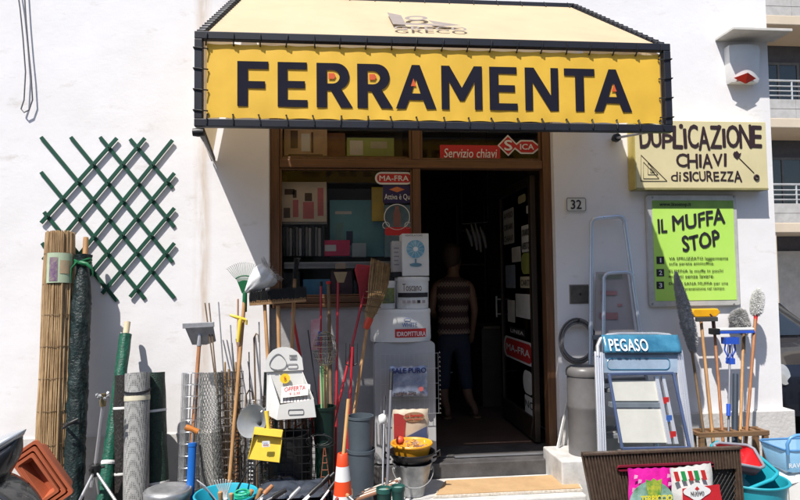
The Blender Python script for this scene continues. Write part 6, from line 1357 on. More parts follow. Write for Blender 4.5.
basin(V((a_.x+b_.x)/2, Yq, 0), r_, r_*.8, W(750, 478, Yq).z, M_trq, 'tall round turquoise tub standing under the tilted laundry tub', name='round_tub', cat='tub', rim=.014)
# ---- blue handled clear container at the right edge
Yc = -.75; cc_ = thing('clear_container', W(790, 474, Yc), 'clear blue storage container with a raised blue carrying rim at the right edge', 'container')
M_clr = mat('clear_blue_plastic', (.25, .5, .72), .2, var=.05, alpha=.55)
x0, x1 = W(768, 0, Yc).x, W(830, 0, Yc).x; z0, z1 = W(790, 474, Yc).z, W(790, 451, Yc).z
m = MB(); q = [rrect(x0+.03, Yc+.03, x1-.03, Yc+.27, .04), rrect(x0, Yc, x1, Yc+.3, .05)]; k = len(q[0]); vs_ = [V(x, y, z0) for x, y in q[0]]+[V(x, y, z1) for x, y in q[1]]; m.add(vs_, [(j, (j+1) % k, k+(j+1) % k, k+j) for j in range(k)]+[tuple(range(k))]); m.build('body', M_clr, cc_, smooth=50, solid=.003)
M_lb = mat('light_blue_tube', (.1, .28, .55), .35)
m = MB(); m.tube([V(x, y, z1) for x, y in q[1]], .007, 6, closed=True); m.tube([V(x0, Yc-.005, z1-.02), V(x0-.003, Yc-.005, z1+.045), V(x0+.02, Yc-.005, z1+.085), V(x0+.06, Yc-.005, z1+.1), V(x1-.06, Yc-.005, z1+.105), V(x1, Yc-.005, z1+.05), V(x1, Yc-.005, z1)], .011, 10); m.build('carrying_rim', M_lb, cc_, smooth=60)
m = MB(); txt(m, 'RAV', 789, 463, 800, 468, Yc-.004, bold=.02); m.build('lettering', M_whiteink, cc_)
g = MB(); 
def hump(u, v): return V(x0-.02+(x1-x0+.05)*u, Yc-.02+.36*v, z0-.02-.02*((2*u-1)**4+(2*v-1)**4)+.02*noise.noise(V(u*4, v*4, 2)))
g.grid(hump, 24, 14)
def skirt(u, v): a = u*4; i = int(a) % 4; f = a-int(a); e = [(f, 0), (1, f), (1-f, 1), (0, 1-f)][i] if u < 1 else (0, 0); t_ = hump(*e); return V(t_.x+.012*math.sin(u*60), t_.y+.012*math.cos(u*47), t_.z*(1-v))
g.grid(skirt, 80, 6); tag(g.build('cloth_cover', mat('white_cloth', (.7, .69, .67), .8, var=.05, bump=.3, bs=12), at=(x0, Yc, 0), smooth=60), 'white cloth covered stand under the clear blue container', 'cloth')
# ---- wall signs
sg_ = thing('key_copying_sign', W(700, 187, -.12), 'cream lightbox sign reading DUPLICAZIONE CHIAVI di SICUREZZA on the white wall', 'sign')
SY = -.105; a_, b_ = W(636.5, 188, SY), W(765.5, 122, SY)
M_sign = mat('cream_sign_panel', (.68, .6, .35), .5, var=.05, vs=4)
m = MB(); m.box(a_.x, b_.x, SY, -.004, a_.z, b_.z); m.build('box', M_sign, sg_, bevel=.003)
m = MB(); m.box(a_.x-.012, a_.x-.001, SY-.001, -.004, a_.z-.006, b_.z); m.build('end_cap', mat('brass_strip', (.62, .5, .14), .5, .3), sg_)
m = MB(); m.box(a_.x, b_.x, SY-.003, -.003, a_.z-.012, a_.z-.001); m.build('bottom_edge', mat('olive_edge', (.3, .27, .12), .5), sg_)
L_ = MB()
def letters_row(s, x0, x1, y0, y1, hs, bold=.035, seed=1, wts=None, dy=None):
    """hand lettered: every letter its own size and lean"""
    rnd = random.Random(seed); wts = wts or [1]*len(s); tot = sum(wts); x = x0
    for i, c in enumerate(s):
        w_ = (x1-x0)*wts[i]/tot; t_, bm_ = hs[i] if hs else (y0, y1)
        if c != ' ':
            xa, xe = (x+w_/2-1.0, x+w_/2+.7) if c in 'Ii' else (x+.4, x+w_-.9)
            a = W(xa, bm_, SY-.002); e = W(xe, t_, SY-.002)
            an = R(rnd.uniform(-2.5, 2.5)); L_.text(c, a, V(math.cos(an), 0, math.sin(an)), V(-math.sin(an), 0, math.cos(an)), e.x-a.x, e.z-a.z, bold=bold, t=.001)
        x += w_
letters_row('DUPLICAZIONE', 640, 761.5, 125, 148, [(126, 148), (129, 147), (134, 148), (126, 148), (129, 148), (125, 148), (127, 150), (126, 148), (129, 147), (125.5, 147.5), (125, 148), (126, 147)], .04, 2, [1.1, 1, 1.05, .95, .55, 1, 1.1, 1.1, .5, 1.25, 1.15, .95])
for x_, y_ in ((681, 126), (719, 127)): L_.prism([(.017*math.cos(k*math.pi/8), .017*math.sin(k*math.pi/8)) for k in range(16)], W(x_, y_, SY-.0035), EX, EZ, .0012)
letters_row('CHIAVI', 676, 727, 153, 167, [(153.5, 166.5), (154, 168), (154.5, 167), (154, 168), (154, 166), (153.5, 166)], .03, 3, [1.2, 1.15, .45, 1.1, 1.1, .4])
letters_row('di', 670.5, 681.5, 170, 181, [(171.5, 181), (172, 181)], .0, 4, [1.3, .5])
letters_row('SICUREZZA', 683, 742.5, 171, 181.5, [(172, 181), (171.5, 181), (172, 181), (171.5, 181), (171, 181), (172, 181), (171.5, 180.5), (171.5, 181), (171, 182)], .03, 5, [.9, .4, 1, 1, 1, .9, 1, 1, 1.2])
L_.build('lettering', mat('dark_maroon_ink', (.03, .012, .015), .6), sg_)
m = MB()
for (x0, y0, x1, y1, x2, y2), r_ in (((641, 155, 641, 181, 667, 181), .0028), ((643.5, 162, 643.5, 178.5, 659, 178.5), .0024), ((648, 163, 648, 174.5, 658, 174.5), .0022), ((650.5, 168, 650.5, 172.5, 654.5, 172.5), .002)):
    pts = [W(x0, y0, SY-.002), W(x1, y1, SY-.002), W(x2, y2, SY-.002)]; m.tube(pts, r_, 4, closed=True)
m.build('triangle_emblem', MATS['dark_maroon_ink'], sg_)
m = MB(); m.tube([W(738, 157, SY-.002), W(754, 173, SY-.002)], .0035, 5); m.tube([W(756.5, 177.5, SY-.002)+V(.017*math.cos(a), 0, .017*math.sin(a)) for a in [k*math.pi/12 for k in range(24)]], .0085, 6, closed=True)
m.prism([(0, -.034), (.03, -.004), (.026, .002), (.036, .012), (.03, .018), (.02, .010), (0, .034), (-.012, .024), (-.020, .028), (-.034, .006), (-.026, 0), (-.03, -.006)], W(737, 155, SY-.004), EX, EZ, .001); m.build('key_emblem', MATS['dark_maroon_ink'], sg_)
# poster
ps_ = thing('mould_remover_sign', W(690, 306, -.04), 'lime green framed sign reading IL MUFFA STOP below the cream sign', 'sign'); PY = -.035
a_, b_ = W(650, 307, PY), W(736.5, 195, PY)
m = MB(); m.prism(rrect(a_.x, a_.z, b_.x, b_.z, .02), (0, -.004, 0), EX, EZ, .031); m.build('frame', mat('pale_grey_frame', (.6, .59, .57), .4, .2), ps_, bevel=.006)
c_, d_ = W(655.5, 301, PY-.003), W(733, 200.5, PY-.003)
M_lime = mat('lime_poster', (.5, .78, .16), .35, var=.06, vs=2, col2=(.42, .72, .10))
m = MB(); m.box(c_.x, d_.x, PY-.003, PY, c_.z, d_.z); m.build('poster', M_lime, ps_)
m = MB(); zz0 = W(690, 208.5, PY).z; m.box(c_.x, d_.x, PY-.0045, PY-.003, zz0, d_.z); m.build('header_strip', mat('olive_green_ink', (.2, .36, .07), .5), ps_)
for x_, y_ in ((652.5, 197.5), (734, 197), (652.5, 304), (734, 304)): m = MB(); m.lathe([(0, 0), (.009, 0), (.007, .004), (0, .005)], W(x_, y_, PY-.001), -EY, 10); m.build('screw', M_steel, ps_)
T = MB(); TYY = PY-.006
txt(T, 'www.linostop.it', 659.5, 202.5, 691, 207, TYY, bold=.02)
def rot_txt(s, x0, y0, x1, y1, h, bold, seed=1):
    n_ = len(s); a = W(x0, y0, TYY); e = W(x1, y1, TYY); U_ = (e-a); 
    T.text(s, a, U_, U_.normalized().cross(-EY)*-1 if False else V(-U_.z, 0, U_.x).normalized(), U_.length, h*PX(PY), bold=bold, t=.001, jitter=.35, shear=.12)
rot_txt('IL', 658.5, 233, 667, 232, 14, .055); rot_txt('MUFFA', 673, 231, 725, 223, 15, .045); rot_txt('STOP', 683.5, 252, 721, 245, 16, .05)
for k, (y0, l1, l2, x2) in enumerate(((256, 'VA SPRUZZATO leggermente', 'sulla parete ammuffita.', 669), (268.5, 'ELIMINA la muffa in pochi', 'minuti senza lavare.', 669), (281, 'Dove il SANA MUFFA per una', 'prevenzione nel tempo.', 685))):
    txt(T, l1, 669, y0+.6, 728-(5 if k == 1 else 0), y0+4.6, TYY, bold=.02); txt(T, l2, x2, y0+5.8, 714 if k < 2 else 725, y0+9.4, TYY, bold=.02)
T.build('lettering', M_ink, ps_)
for k, y0 in enumerate((256.5, 269, 281.5)):
    m = MB(); p0, p1 = W(656.8, y0+7.5, TYY), W(664, y0, TYY); m.box(p0.x, p1.x, TYY, TYY+.002, p0.z, p1.z); nb_ = m.build('number_square', M_ink, ps_)
    m = MB(); txt(m, str(k+1), 659.9 if k == 0 else 659.0, y0+1.5, 661.2 if k == 0 else 662.0, y0+6, TYY-.002, bold=.0 if k == 0 else .03); m.build('numeral', M_whiteink, nb_)
# ---- alarm box under its hood
al = thing('alarm_siren', W(745, 80, -.1), 'white alarm siren box with a red lamp under a small concrete hood', 'alarm box')
h0, h1, h2_, h3 = W(715, 41, 0), W(781, 38.5, 0), W(787, 37, -.17), W(730.5, 33.5, -.17)
xa, xb = h0.x, W(772, 38, 0).x; zh = W(715, 41, 0).z
m = MB(); m.box(xa, xb-.0, -.23, -.001, zh, zh+.022); m.build('hood', mat('hood_slab', (.62, .6, .56), .8, var=.1), al, bevel=.003)
a_, b_ = W(732.5, 80.5, -.10), W(762, 43, -.10)
m = MB()
n_ = 14; cxm = (a_.x+b_.x)/2; hw = (b_.x-a_.x)/2
prof = [(-hw, 0), (-hw, -.05)]+[(-hw+2*hw*k/n_, -.07-.03*math.sin(math.pi*k/n_)) for k in range(n_+1)]+[(hw, -.05), (hw, 0)]
kk = len(prof); vs_ = []
for z_, s_ in ((a_.z, .86), (a_.z+.03, .92), (b_.z-.04, 1), (b_.z-.012, .96)): vs_ += [V(cxm+x_*s_, (y_*s_)-.002, z_) for x_, y_ in prof]
m.add(vs_, [(i*kk+j, i*kk+(j+1) % kk, (i+1)*kk+(j+1) % kk, (i+1)*kk+j) for i in range(3) for j in range(kk)]+[tuple(range(kk)), tuple(3*kk+j for j in range(kk))]); m.build('case', M_white, al, smooth=35)
m = MB(); p_ = W(748, 77, -.125); m.add([p_+V(-.10, .03, .0), p_+V(0, -.0, .035), p_+V(.09, .03, .0), p_+V(0, .03, -.045), p_+V(0, .07, 0)], [(0, 1, 3), (1, 2, 3), (0, 4, 1), (1, 4, 2), (0, 3, 4), (2, 4, 3)]); m.build('lamp', mat('red_lamp_cover', (.5, .03, .015), .3), al)
# ================================================================== INSIDE THE SHOP
def shelf_unit(x0, x1, y0, y1, zs, mt, label, th_name='shelf_unit'):
    th = thing(th_name, ((x0+x1)/2, (y0+y1)/2, .3), label, 'shelves')
    for z in zs: m = MB(); m.box(x0+.02, x1-.02, y0, y1, z-.02, z); m.build('shelf', mt, th)
    for x in (x0, x1-.02): m = MB(); m.box(x, x+.02, y0, y1, .3, zs[-1]+.3); m.build('upright', mt, th)
    return th
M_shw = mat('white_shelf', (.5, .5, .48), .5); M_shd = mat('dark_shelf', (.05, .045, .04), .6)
zsh = W(345, 262, .3).z
SX0, SX1 = XL+.09, XM0-.02
ws = thing('window_shelf', ((SX0+SX1)/2, .38, zsh), 'white edged shelf across the shop window display', 'shelf')
m = MB(); m.box(SX0, SX1, .22, .55, zsh-.05, zsh); m.build('board', M_shw, ws, bevel=.003)
m = MB(); m.box(SX0, SX1, .208, .219, zsh-.035, zsh-.012); m.build('price_rail', mat('rail_grey', (.3, .3, .3), .3), ws)
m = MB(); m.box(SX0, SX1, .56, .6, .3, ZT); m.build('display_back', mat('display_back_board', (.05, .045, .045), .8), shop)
def wbox(x0, y0, x1, y1, Y, dep, mt, label, name='carton_box', prints=(), cat='box', grp=None):
    a, c = W(x0, y1, Y), W(x1, y0, Y); th = thing(name, V((a.x+c.x)/2, Y+dep/2, a.z), label, cat, grp); m = MB(); m.box(a.x, c.x, Y, Y+dep, a.z, c.z); m.build('carton', mt, th, bevel=.003)
    for (u0, v0, u1, v1, mm_) in prints:
        m = MB(); m.box(a.x+(c.x-a.x)*u0, a.x+(c.x-a.x)*u1, Y-.002, Y, a.z+(c.z-a.z)*v0, a.z+(c.z-a.z)*v1); m.build('print', mm_, th)
    return th
M_kraft = mat('beige_kraft', (.8, .7, .58), .7, var=.06); M_pinkp = mat('pink_print', (.7, .2, .22), .6); M_br2 = mat('brown_print', (.12, .07, .05), .6)
ya = (W(300, 222, .25).z)
wbox(281, 182, 326.5, 222, .25, .2, M_kraft, 'beige box printed with brown and pink sprayer pictures behind the window', prints=[(.06, .1, .2, .35, M_br2), (.26, .12, .38, .55, M_pinkp), (.26, .6, .34, .8, M_br2), (.08, .68, .3, .82, M_br2), (.48, .08, .72, .5, M_pinkp), (.52, .52, .68, .72, M_br2), (.8, .15, .93, .85, M_pinkp)])
for k in range(13):
    x_ = 283+k*3.2; wbox(x_, 226+(k % 3), x_+2.6, 256, .27, .18, (M_black, mat('charcoal_spine', (.16, .16, .17), .5), mat('greyish_spine', (.35, .35, .35), .5))[k % 3], 'upright dark case in the row on the window shelf below the beige box', 'display_case', cat='case', grp='row of dark cases on the window shelf')
m = MB(); 
a, c = W(281, 224.5, .26), W(327, 222.3, .26); m.box(a.x, c.x, .24, .5, a.z, c.z); tag(m.build('glass_shelf', mat('shelf_grey', (.25, .25, .25), .3), at=a), 'thin grey shelf carrying the beige sprayer box', 'shelf')
M_bp = mat('teal_blue_poster', (.1, .36, .5), .4, col2=(.2, .5, .6), vs=3)
wbox(330, 200, 384, 257, .45, .01, M_bp, 'large blue green poster standing in the window behind the goods', 'poster', [(.1, .75, .4, .8, M_whiteink), (.1, .3, .25, .6, mat('light_teal', (.2, .45, .5), .5)), (.3, .2, .42, .45, mat('navy_mid', (.02, .05, .15), .5))], 'poster')
wbox(372, 187, 384, 221, .36, .05, mat('mustard_card', (.85, .6, .08), .5), 'mustard yellow package standing behind the window stickers', 'package', cat='package')
wbox(385, 205, 411, 257, .34, .1, mat('blueish_pack', (.3, .45, .5), .4, var=.2), 'dull blue package low behind the round window sticker', 'package', cat='package')
wbox(322, 240, 350, 256, .30, .1, mat('crimson_pack', (.75, .04, .15), .4), 'crimson package lying on the window shelf', 'package', [(.1, .3, .5, .7, M_whiteink)], 'package')
wbox(352, 243, 366, 257, .30, .08, mat('slate_pack', (.4, .48, .52), .4), 'small slate grey package beside the crimson one', 'package', cat='package')
# below the shelf: dark goods
zl = zs_+.02
for k, (x0, x1, y0, mt_, lb) in enumerate(((283, 300, 272, M_black, 'black case under the window shelf at the left'), (303, 330, 279, mat('dull_blue_box', (.08, .26, .4), .5), 'dull blue box under the window shelf'), (331, 352, 270, mat('dark_wine_box', (.08, .02, .03), .5), 'dark wine coloured box under the window shelf'), (354, 376, 280, M_dark, 'dark grey box under the window shelf'), (378, 408, 268, mat('dim_grey_box', (.1, .1, .11), .6), 'dim grey box under the shelf at its right end'))):
    wbox(x0, y0, x1, 301, .3, .2, mt_, lb)
m = MB(); m.box(SX0, SX1, .2, .55, zs_-.04, zs_); tag(m.build('window_bench', M_shd, at=(SX0, .3, zs_-.04)), 'dark bench board at the bottom of the window display', 'shelf')
zu = W(345, 158, .3).z
m = MB(); m.box(SX0, SX1, .2, .55, zu-.05, zu-.003); tag(m.build('upper_shelf', M_framex, at=(SX0, .3, zu-.05)), 'varnished upper shelf behind the transom window', 'shelf')
wbox(284, 128, 327, 157, .25, .2, mat('brown_carton', (.6, .42, .28), .7), 'brown printed carton behind the left transom pane', prints=[(.15, .3, .32, .9, M_br2), (.4, .2, .6, .8, M_whiteink), (.63, .15, .68, .85, M_br2), (.1, .05, .9, .1, M_br2)])
wbox(347, 138, 394, 157, .25, .18, mat('moss_green_carton', (.34, .45, .15), .6), 'moss green and cream carton behind the left transom pane', prints=[(.06, .1, .34, .85, M_paper), (.5, .45, .85, .8, mat('pale_print', (.5, .5, .42), .6))])
wbox(300, 133, 345, 157, .36, .15, mat('dark_reddish_carton', (.3, .14, .09), .7), 'dark reddish carton behind the brown printed carton')
# room furniture
th = shelf_unit(W(485, 300, 2.6).x, XR-.25, 2.6, 3.0, [.6, 1.0, 1.4, 1.8, 2.2], M_shd, 'dark shelf unit full of goods at the back right of the shop')
rnd = random.Random(11); gi_ = 0
gm_ = [mat('dim_goods_%s' % n_, c_, .6) for n_, c_ in (('grey', (.16, .16, .16)), ('red', (.2, .03, .03)), ('blue', (.03, .05, .14)), ('cream', (.25, .22, .17)), ('green', (.03, .09, .04)))]
gn = ['grey', 'red', 'blue', 'cream', 'green']
for z in (.6, 1.0, 1.4, 1.8, 2.2):
    x_ = W(486, 300, 2.6).x+.04
    while x_ < XR-.42:
        w_ = rnd.uniform(.07, .16); h = rnd.uniform(.12, .28); k = rnd.randrange(5); m = MB(); m.box(x_, x_+w_, 2.62, 2.8, z, z+h)
        tag(m.build('goods_box', gm_[k], at=(x_+w_/2, 2.7, z), bevel=.003), 'dim boxed goods on the dark shelf unit at the back of the shop', 'box', 'boxed goods on the back shelf unit'); x_ += w_+rnd.uniform(.01, .04)
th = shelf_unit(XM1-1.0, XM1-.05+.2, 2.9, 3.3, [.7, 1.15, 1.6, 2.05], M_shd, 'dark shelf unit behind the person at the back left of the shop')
ct = thing('shop_counter', (W(505, 300, 1.9).x, 1.9, .3), 'dark low counter inside the shop to the right of the person', 'counter')
m = MB(); m.box(ct.location.x-.05, XR-.2, 1.7, 2.2, .3, 1.1); m.build('cabinet', M_shd, ct, bevel=.004); m = MB(); m.box(ct.location.x-.08, XR-.19, 1.66, 2.24, 1.102, 1.13); m.build('counter_top', mat('counter_grey', (.12, .11, .1), .4), ct, bevel=.004)
for k, (x_, y0, y1) in enumerate(((466, 228, 246), (471, 224, 250), (475, 223, 252), (480, 227, 248))):
    m = MB(); m.tube([W(x_, y0, 1.0), W(x_+4, (y0+y1)/2, 1.0), W(x_+6, y1, 1.02)], [.006, .022, .012], 8); tag(m.build('hanging_packet', mat('grey_clear_film', (.09, .09, .1), .3), at=W(x_, y0, 1.0), smooth=60), 'grey slim packet hanging in the bundle above the person', 'packet', 'packets hanging above the person')
m = MB(); m.tube([W(462, 224, 1.0), W(488, 222, 1.0)], .006, 6); m.tube([W(462, 224, 1.0), W(462, 224, 1.0)+V(0, 0, .9)], .003, 5); m.tube([W(488, 222, 1.0), W(488, 222, 1.0)+V(0, 0, .9)], .003, 5); tag(m.build('hanging_rail', M_dark, at=W(475, 222, 1.0)), 'dark rail hanging from the shop ceiling and carrying packets', 'rail')
# ---- person seen from behind, just inside
def skin(name, nodes, edges, mt, parent, lev=2, root=0, disp=None):
    me = bpy.data.meshes.new(name); o0 = WLOC[parent.name]; me.from_pydata([Vector(p)-o0 for p, r_ in nodes], edges, []); ob = bpy.data.objects.new(name, me); COL.objects.link(ob); ob.parent = parent
    me.materials.append(mt); md = ob.modifiers.new('skin', 'SKIN'); md.use_smooth_shade = True; md.use_x_symmetry = False
    for v, (p, r_) in zip(me.skin_vertices[0].data, nodes): v.radius = r_ if isinstance(r_, tuple) else (r_, r_); v.use_root = False
    me.skin_vertices[0].data[root].use_root = True
    sb_ = ob.modifiers.new('sub', 'SUBSURF'); sb_.levels = lev; sb_.render_levels = lev; return ob
PYY = 1.26; pc = W(455, 420, PYY); PXc = pc.x; zf = .302
pe = thing('person', (PXc, PYY, zf), 'person in a patterned sleeveless knit top and dark blue cropped jeans standing inside the doorway', 'person')
def Z(py): return W(455, py, PYY).z
def Xp(px): return W(px, 330, PYY).x
M_skin = mat('skin', (.17, .095, .065), .55, var=.08, sub=.1)
zh0, zsl, zhip, zkn = Z(245), Z(280), Z(330), Z(380)
cx = Xp(453)
nodes = [((cx, PYY, zhip+.02), (.13, .095)), ((cx, PYY-.01, zhip+.22), (.115, .085)), ((cx, PYY, zsl-.06), .088), ((cx+.01, PYY+.0, zsl+.02), (.055, .055)), ((cx+.015, PYY+.03, zsl+.07), (.052, .055)), ((cx+.02, PYY+.05, zsl+.15), (.072, .088)), ((cx+.02, PYY+.055, zh0-.06), (.075, .09)),
 ((cx-.165, PYY, zsl-.045), .052), ((cx-.20, PYY+.03, zsl-.28), .038), ((cx-.14, PYY+.20, zsl-.36), .030), ((cx-.07, PYY+.30, zsl-.33), (.024, .018)),
 ((cx+.175, PYY, zsl-.045), .052), ((cx+.21, PYY-.02, zsl-.29), .038), ((cx+.205, PYY+.08, zsl-.50), .028), ((cx+.20, PYY+.10, zsl-.56), (.02, .026)),
 ((cx-.085, PYY, zhip-.08), .078), ((cx-.10, PYY-.0, Z(378)), .055), ((cx-.105, PYY-.02, Z(398)), .05), ((Xp(446), PYY-.01, zf+.09), .033), ((Xp(446), PYY-.03, zf+.035), .032), ((Xp(445), PYY+.09, zf+.03), (.036, .022)), ((Xp(444), PYY+.15, zf+.024), (.03, .016)),
 ((cx+.085, PYY, zhip-.08), .078), ((cx+.105, PYY+.01, Z(378)), .055), ((Xp(467), PYY-.01, Z(398)), .05), ((Xp(473), PYY-.01, zf+.09), .033), ((Xp(473.5), PYY-.03, zf+.035), .032), ((Xp(476), PYY+.08, zf+.03), (.036, .022)), ((Xp(478), PYY+.14, zf+.024), (.03, .016)),
 ((cx+.095, PYY+.10, zsl+.135), (.016, .016))]
edges = [(0, 1), (1, 2), (2, 3), (3, 4), (4, 5), (5, 6), (2, 7), (7, 8), (8, 9), (9, 10), (2, 11), (11, 12), (12, 13), (13, 14), (0, 15), (15, 16), (16, 17), (17, 18), (18, 19), (19, 20), (20, 21), (0, 22), (22, 23), (23, 24), (24, 25), (25, 26), (26, 27), (27, 28), (5, 29)]
# fingers: four curled fingers and a thumb on each hand
def fingers(w_, pal, idx):
    w_ = Vector(w_); d_ = (Vector(pal)-w_).normalized(); s_ = d_.cross(V(0, 1, .3)).normalized()
    for k in range(4):
        b_ = Vector(pal)+s_*(.011*(k-1.5)); ln = (.045, .052, .05, .04)[k]; i0 = len(nodes)
        nodes.append((b_+d_*.018, .0085)); nodes.append((b_+d_*(.018+ln*.55)+V(0, .006, 0), .008)); nodes.append((b_+d_*(.018+ln)+V(0, .022, 0), .0065)); edges.extend([(idx, i0), (i0, i0+1), (i0+1, i0+2)])
    i0 = len(nodes); nodes.append((Vector(pal)-s_*.028-d_*.01, .009)); nodes.append((Vector(pal)-s_*.036+d_*.025, .0075)); edges.extend([(idx, i0), (i0, i0+1)])
fingers(nodes[9][0], nodes[10][0], 10); fingers(nodes[13][0], nodes[14][0], 14)
skin('body', nodes, edges, M_skin, pe)
def knit():
    m = mat('patterned_knit', (.3, .24, .2), .9, var=.1, bump=.3, bs=60); nt = m.node_tree; N = nt.nodes; L = nt.links; b = N['Principled BSDF']
    tc = N.new('ShaderNodeTexCoord'); sp_ = N.new('ShaderNodeSeparateXYZ'); L.new(tc.outputs['Object'], sp_.inputs[0])
    def tri(src, f, ph=0):
        a = N.new('ShaderNodeMath'); a.operation = 'MULTIPLY_ADD'; a.inputs[1].default_value = f; a.inputs[2].default_value = ph; L.new(src, a.inputs[0]); s_ = N.new('ShaderNodeMath'); s_.operation = 'SINE'; L.new(a.outputs[0], s_.inputs[0]); return s_.outputs[0]
    z1 = tri(sp_.outputs[2], 170); x1 = tri(sp_.outputs[0], 230); mu = N.new('ShaderNodeMath'); mu.operation = 'MULTIPLY'; L.new(z1, mu.inputs[0]); L.new(x1, mu.inputs[1])
    z2 = tri(sp_.outputs[2], 55, 1); ad = N.new('ShaderNodeMath'); ad.operation = 'ADD'; L.new(mu.outputs[0], ad.inputs[0]); L.new(z2, ad.inputs[1])
    gt = N.new('ShaderNodeMath'); gt.operation = 'GREATER_THAN'; gt.inputs[1].default_value = .35; L.new(ad.outputs[0], gt.inputs[0])
    mx = N.new('ShaderNodeMix'); mx.data_type = 'RGBA'; L.new(gt.outputs[0], mx.inputs[0]); mx.inputs[6].default_value = (.05, .025, .03, 1); mx.inputs[7].default_value = (.24, .19, .165, 1); L.new(mx.outputs[2], b.inputs['Base Color']); return m
m = MB(); secs = [(zhip-.03, .165, .115), (zhip+.06, .152, .11), (zhip+.16, .142, .105), (zhip+.28, .155, .108), (zsl-.13, .172, .112), (zsl-.06, .180, .105), (zsl-.015, .155, .085), (zsl+.015, .10, .065), (zsl+.03, .07, .058)]
vs_ = []
for (z_, hx, hy) in secs:
    for j in range(32): a = 2*math.pi*j/32; vs_.append(V(cx+.005+hx*math.cos(a)*(1+.01*math.sin(a*5+z_*30)), PYY+hy*math.sin(a), z_))
m.add(vs_, [(i*32+j, i*32+(j+1) % 32, (i+1)*32+(j+1) % 32, (i+1)*32+j) for i in range(len(secs)-1) for j in range(32)])
m.build('knit_top', knit(), pe, smooth=70)
skin('jeans', [((cx, PYY, zhip+.05), .13), ((cx, PYY, zhip-.02), .14), ((cx-.085, PYY, zhip-.14), .092), ((cx-.10, PYY, Z(372)), .072), ((cx-.105, PYY-.01, Z(391)), .066), ((cx+.085, PYY, zhip-.14), .092), ((cx+.105, PYY+.005, Z(372)), .072), ((Xp(466.5), PYY-.005, Z(391)), .066)], [(0, 1), (1, 2), (2, 3), (3, 4), (1, 5), (5, 6), (6, 7)], mat('dark_denim', (.018, .028, .06), .85, bump=.2, bs=80), pe)
hr = MB(); hc_ = V(cx+.0, PYY+.02, zh0-.085)
hr.lathe([(0, .105), (.05, .095), (.082, .06), (.093, .01), (.088, -.05), (.07, -.10), (.045, -.135), (0, -.14)], hc_, V(0, -.12, 1), 28, fn=wrinkle(9, .16, 3)); hr.build('hair', mat('dark_brown_hair', (.05, .03, .022), .6, var=.3, vs=40, stretch=(4, 4, .6), bump=.5, bs=60), pe, smooth=60)
for s_, sx in ((-1, Xp(445.5)), (1, Xp(475))):
    m = MB(); m.prism([(p[0], p[1]) for p in rrect(-.04, -.06, .04, .17, .035)], V(sx, PYY-.0, zf), EX, EY, .014); m.tube([V(sx-.04, PYY+.08, zf+.01), V(sx, PYY+.08, zf+.06), V(sx+.04, PYY+.08, zf+.01)], .008, 6); m.build('sandal', M_oldwood, pe)
# ================================================================== BEYOND THE CORNER
def V3(x, y, z): return V(x, y, z)
bd = thing('apartment_building', (16, 12, -.1), 'cream apartment building with marble faced balconies and rails beyond the corner', 'building')
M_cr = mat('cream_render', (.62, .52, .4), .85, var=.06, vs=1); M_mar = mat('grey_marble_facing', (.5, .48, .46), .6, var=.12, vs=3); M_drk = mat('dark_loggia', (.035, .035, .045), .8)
BX0, BX1, BY = 9.2, 24, 12
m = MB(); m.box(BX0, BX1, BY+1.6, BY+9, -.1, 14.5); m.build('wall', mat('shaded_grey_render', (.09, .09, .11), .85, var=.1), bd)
for k, zf_ in enumerate((3.15, 6.2, 9.25, 12.3)):
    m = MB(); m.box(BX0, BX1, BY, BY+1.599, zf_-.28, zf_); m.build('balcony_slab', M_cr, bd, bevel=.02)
    nb_ = 18
    m = MB()
    for i in range(nb_): w_ = (BX1-BX0)/nb_; m.box(BX0+w_*i+.006, BX0+w_*(i+1)-.006, BY+.02, BY+.1, zf_+.001, zf_+.27); m.box(BX0+w_*i+.006-w_*.0, BX0+w_*(i+1)-.006, BY+.02, BY+.1, zf_+.282, zf_+.56)
    m.build('marble_facing', M_mar, bd, bevel=.004)
    m = MB()
    for zz in (.68, .82, .96, 1.12): m.tube([(BX0, BY+.06, zf_+zz), (BX1, BY+.06, zf_+zz)], .018 if zz < 1.1 else .03, 6)
    for i in range(12): x_ = BX0+(BX1-BX0)*i/11; m.tube([(x_, BY+.06, zf_+.5), (x_, BY+.06, zf_+1.12)], .025, 6)
    m.build('railing', mat('pale_rail_paint', (.55, .56, .58), .4, .2), bd, smooth=50)
    for i in range(5):
        x_ = BX0+1.2+i*2.9; w = MB(); z0 = zf_+.02
        for q in ((x_, x_+.08, z0, z0+2.2), (x_+1.32, x_+1.4, z0, z0+2.2), (x_+.08, x_+1.32, z0+2.12, z0+2.2), (x_+.66, x_+.72, z0, z0+2.12)): w.box(q[0], q[1], BY+1.55, BY+1.598, q[2], q[3])
        wn = w.build('window', mat('grey_window_frame', (.12, .12, .13), .5), bd); g = MB(); g.box(x_+.08, x_+1.32, BY+1.575, BY+1.585, z0, z0+2.12); g.build('pane', mat('dark_pane', (.02, .025, .03), .1, spec=.8), wn)
for i in range(6): x_ = BX0+.1+i*2.9; m = MB(); m.box(x_, x_+.35, BY+.05, BY+.4, -.1, 2.86); m.build('pillar', M_cr, bd)
for i in range(5): x_ = BX0+.9+i*2.9; m = MB(); m.box(x_, x_+1.6, BY+1.5, BY+1.595, 0, 2.4); m.build('shutter', M_mar, bd)
b = MB(); b.box(4.21, 40, 7.5, 30, -.12, .02); struct(b.build('far_pavement', M_pave))
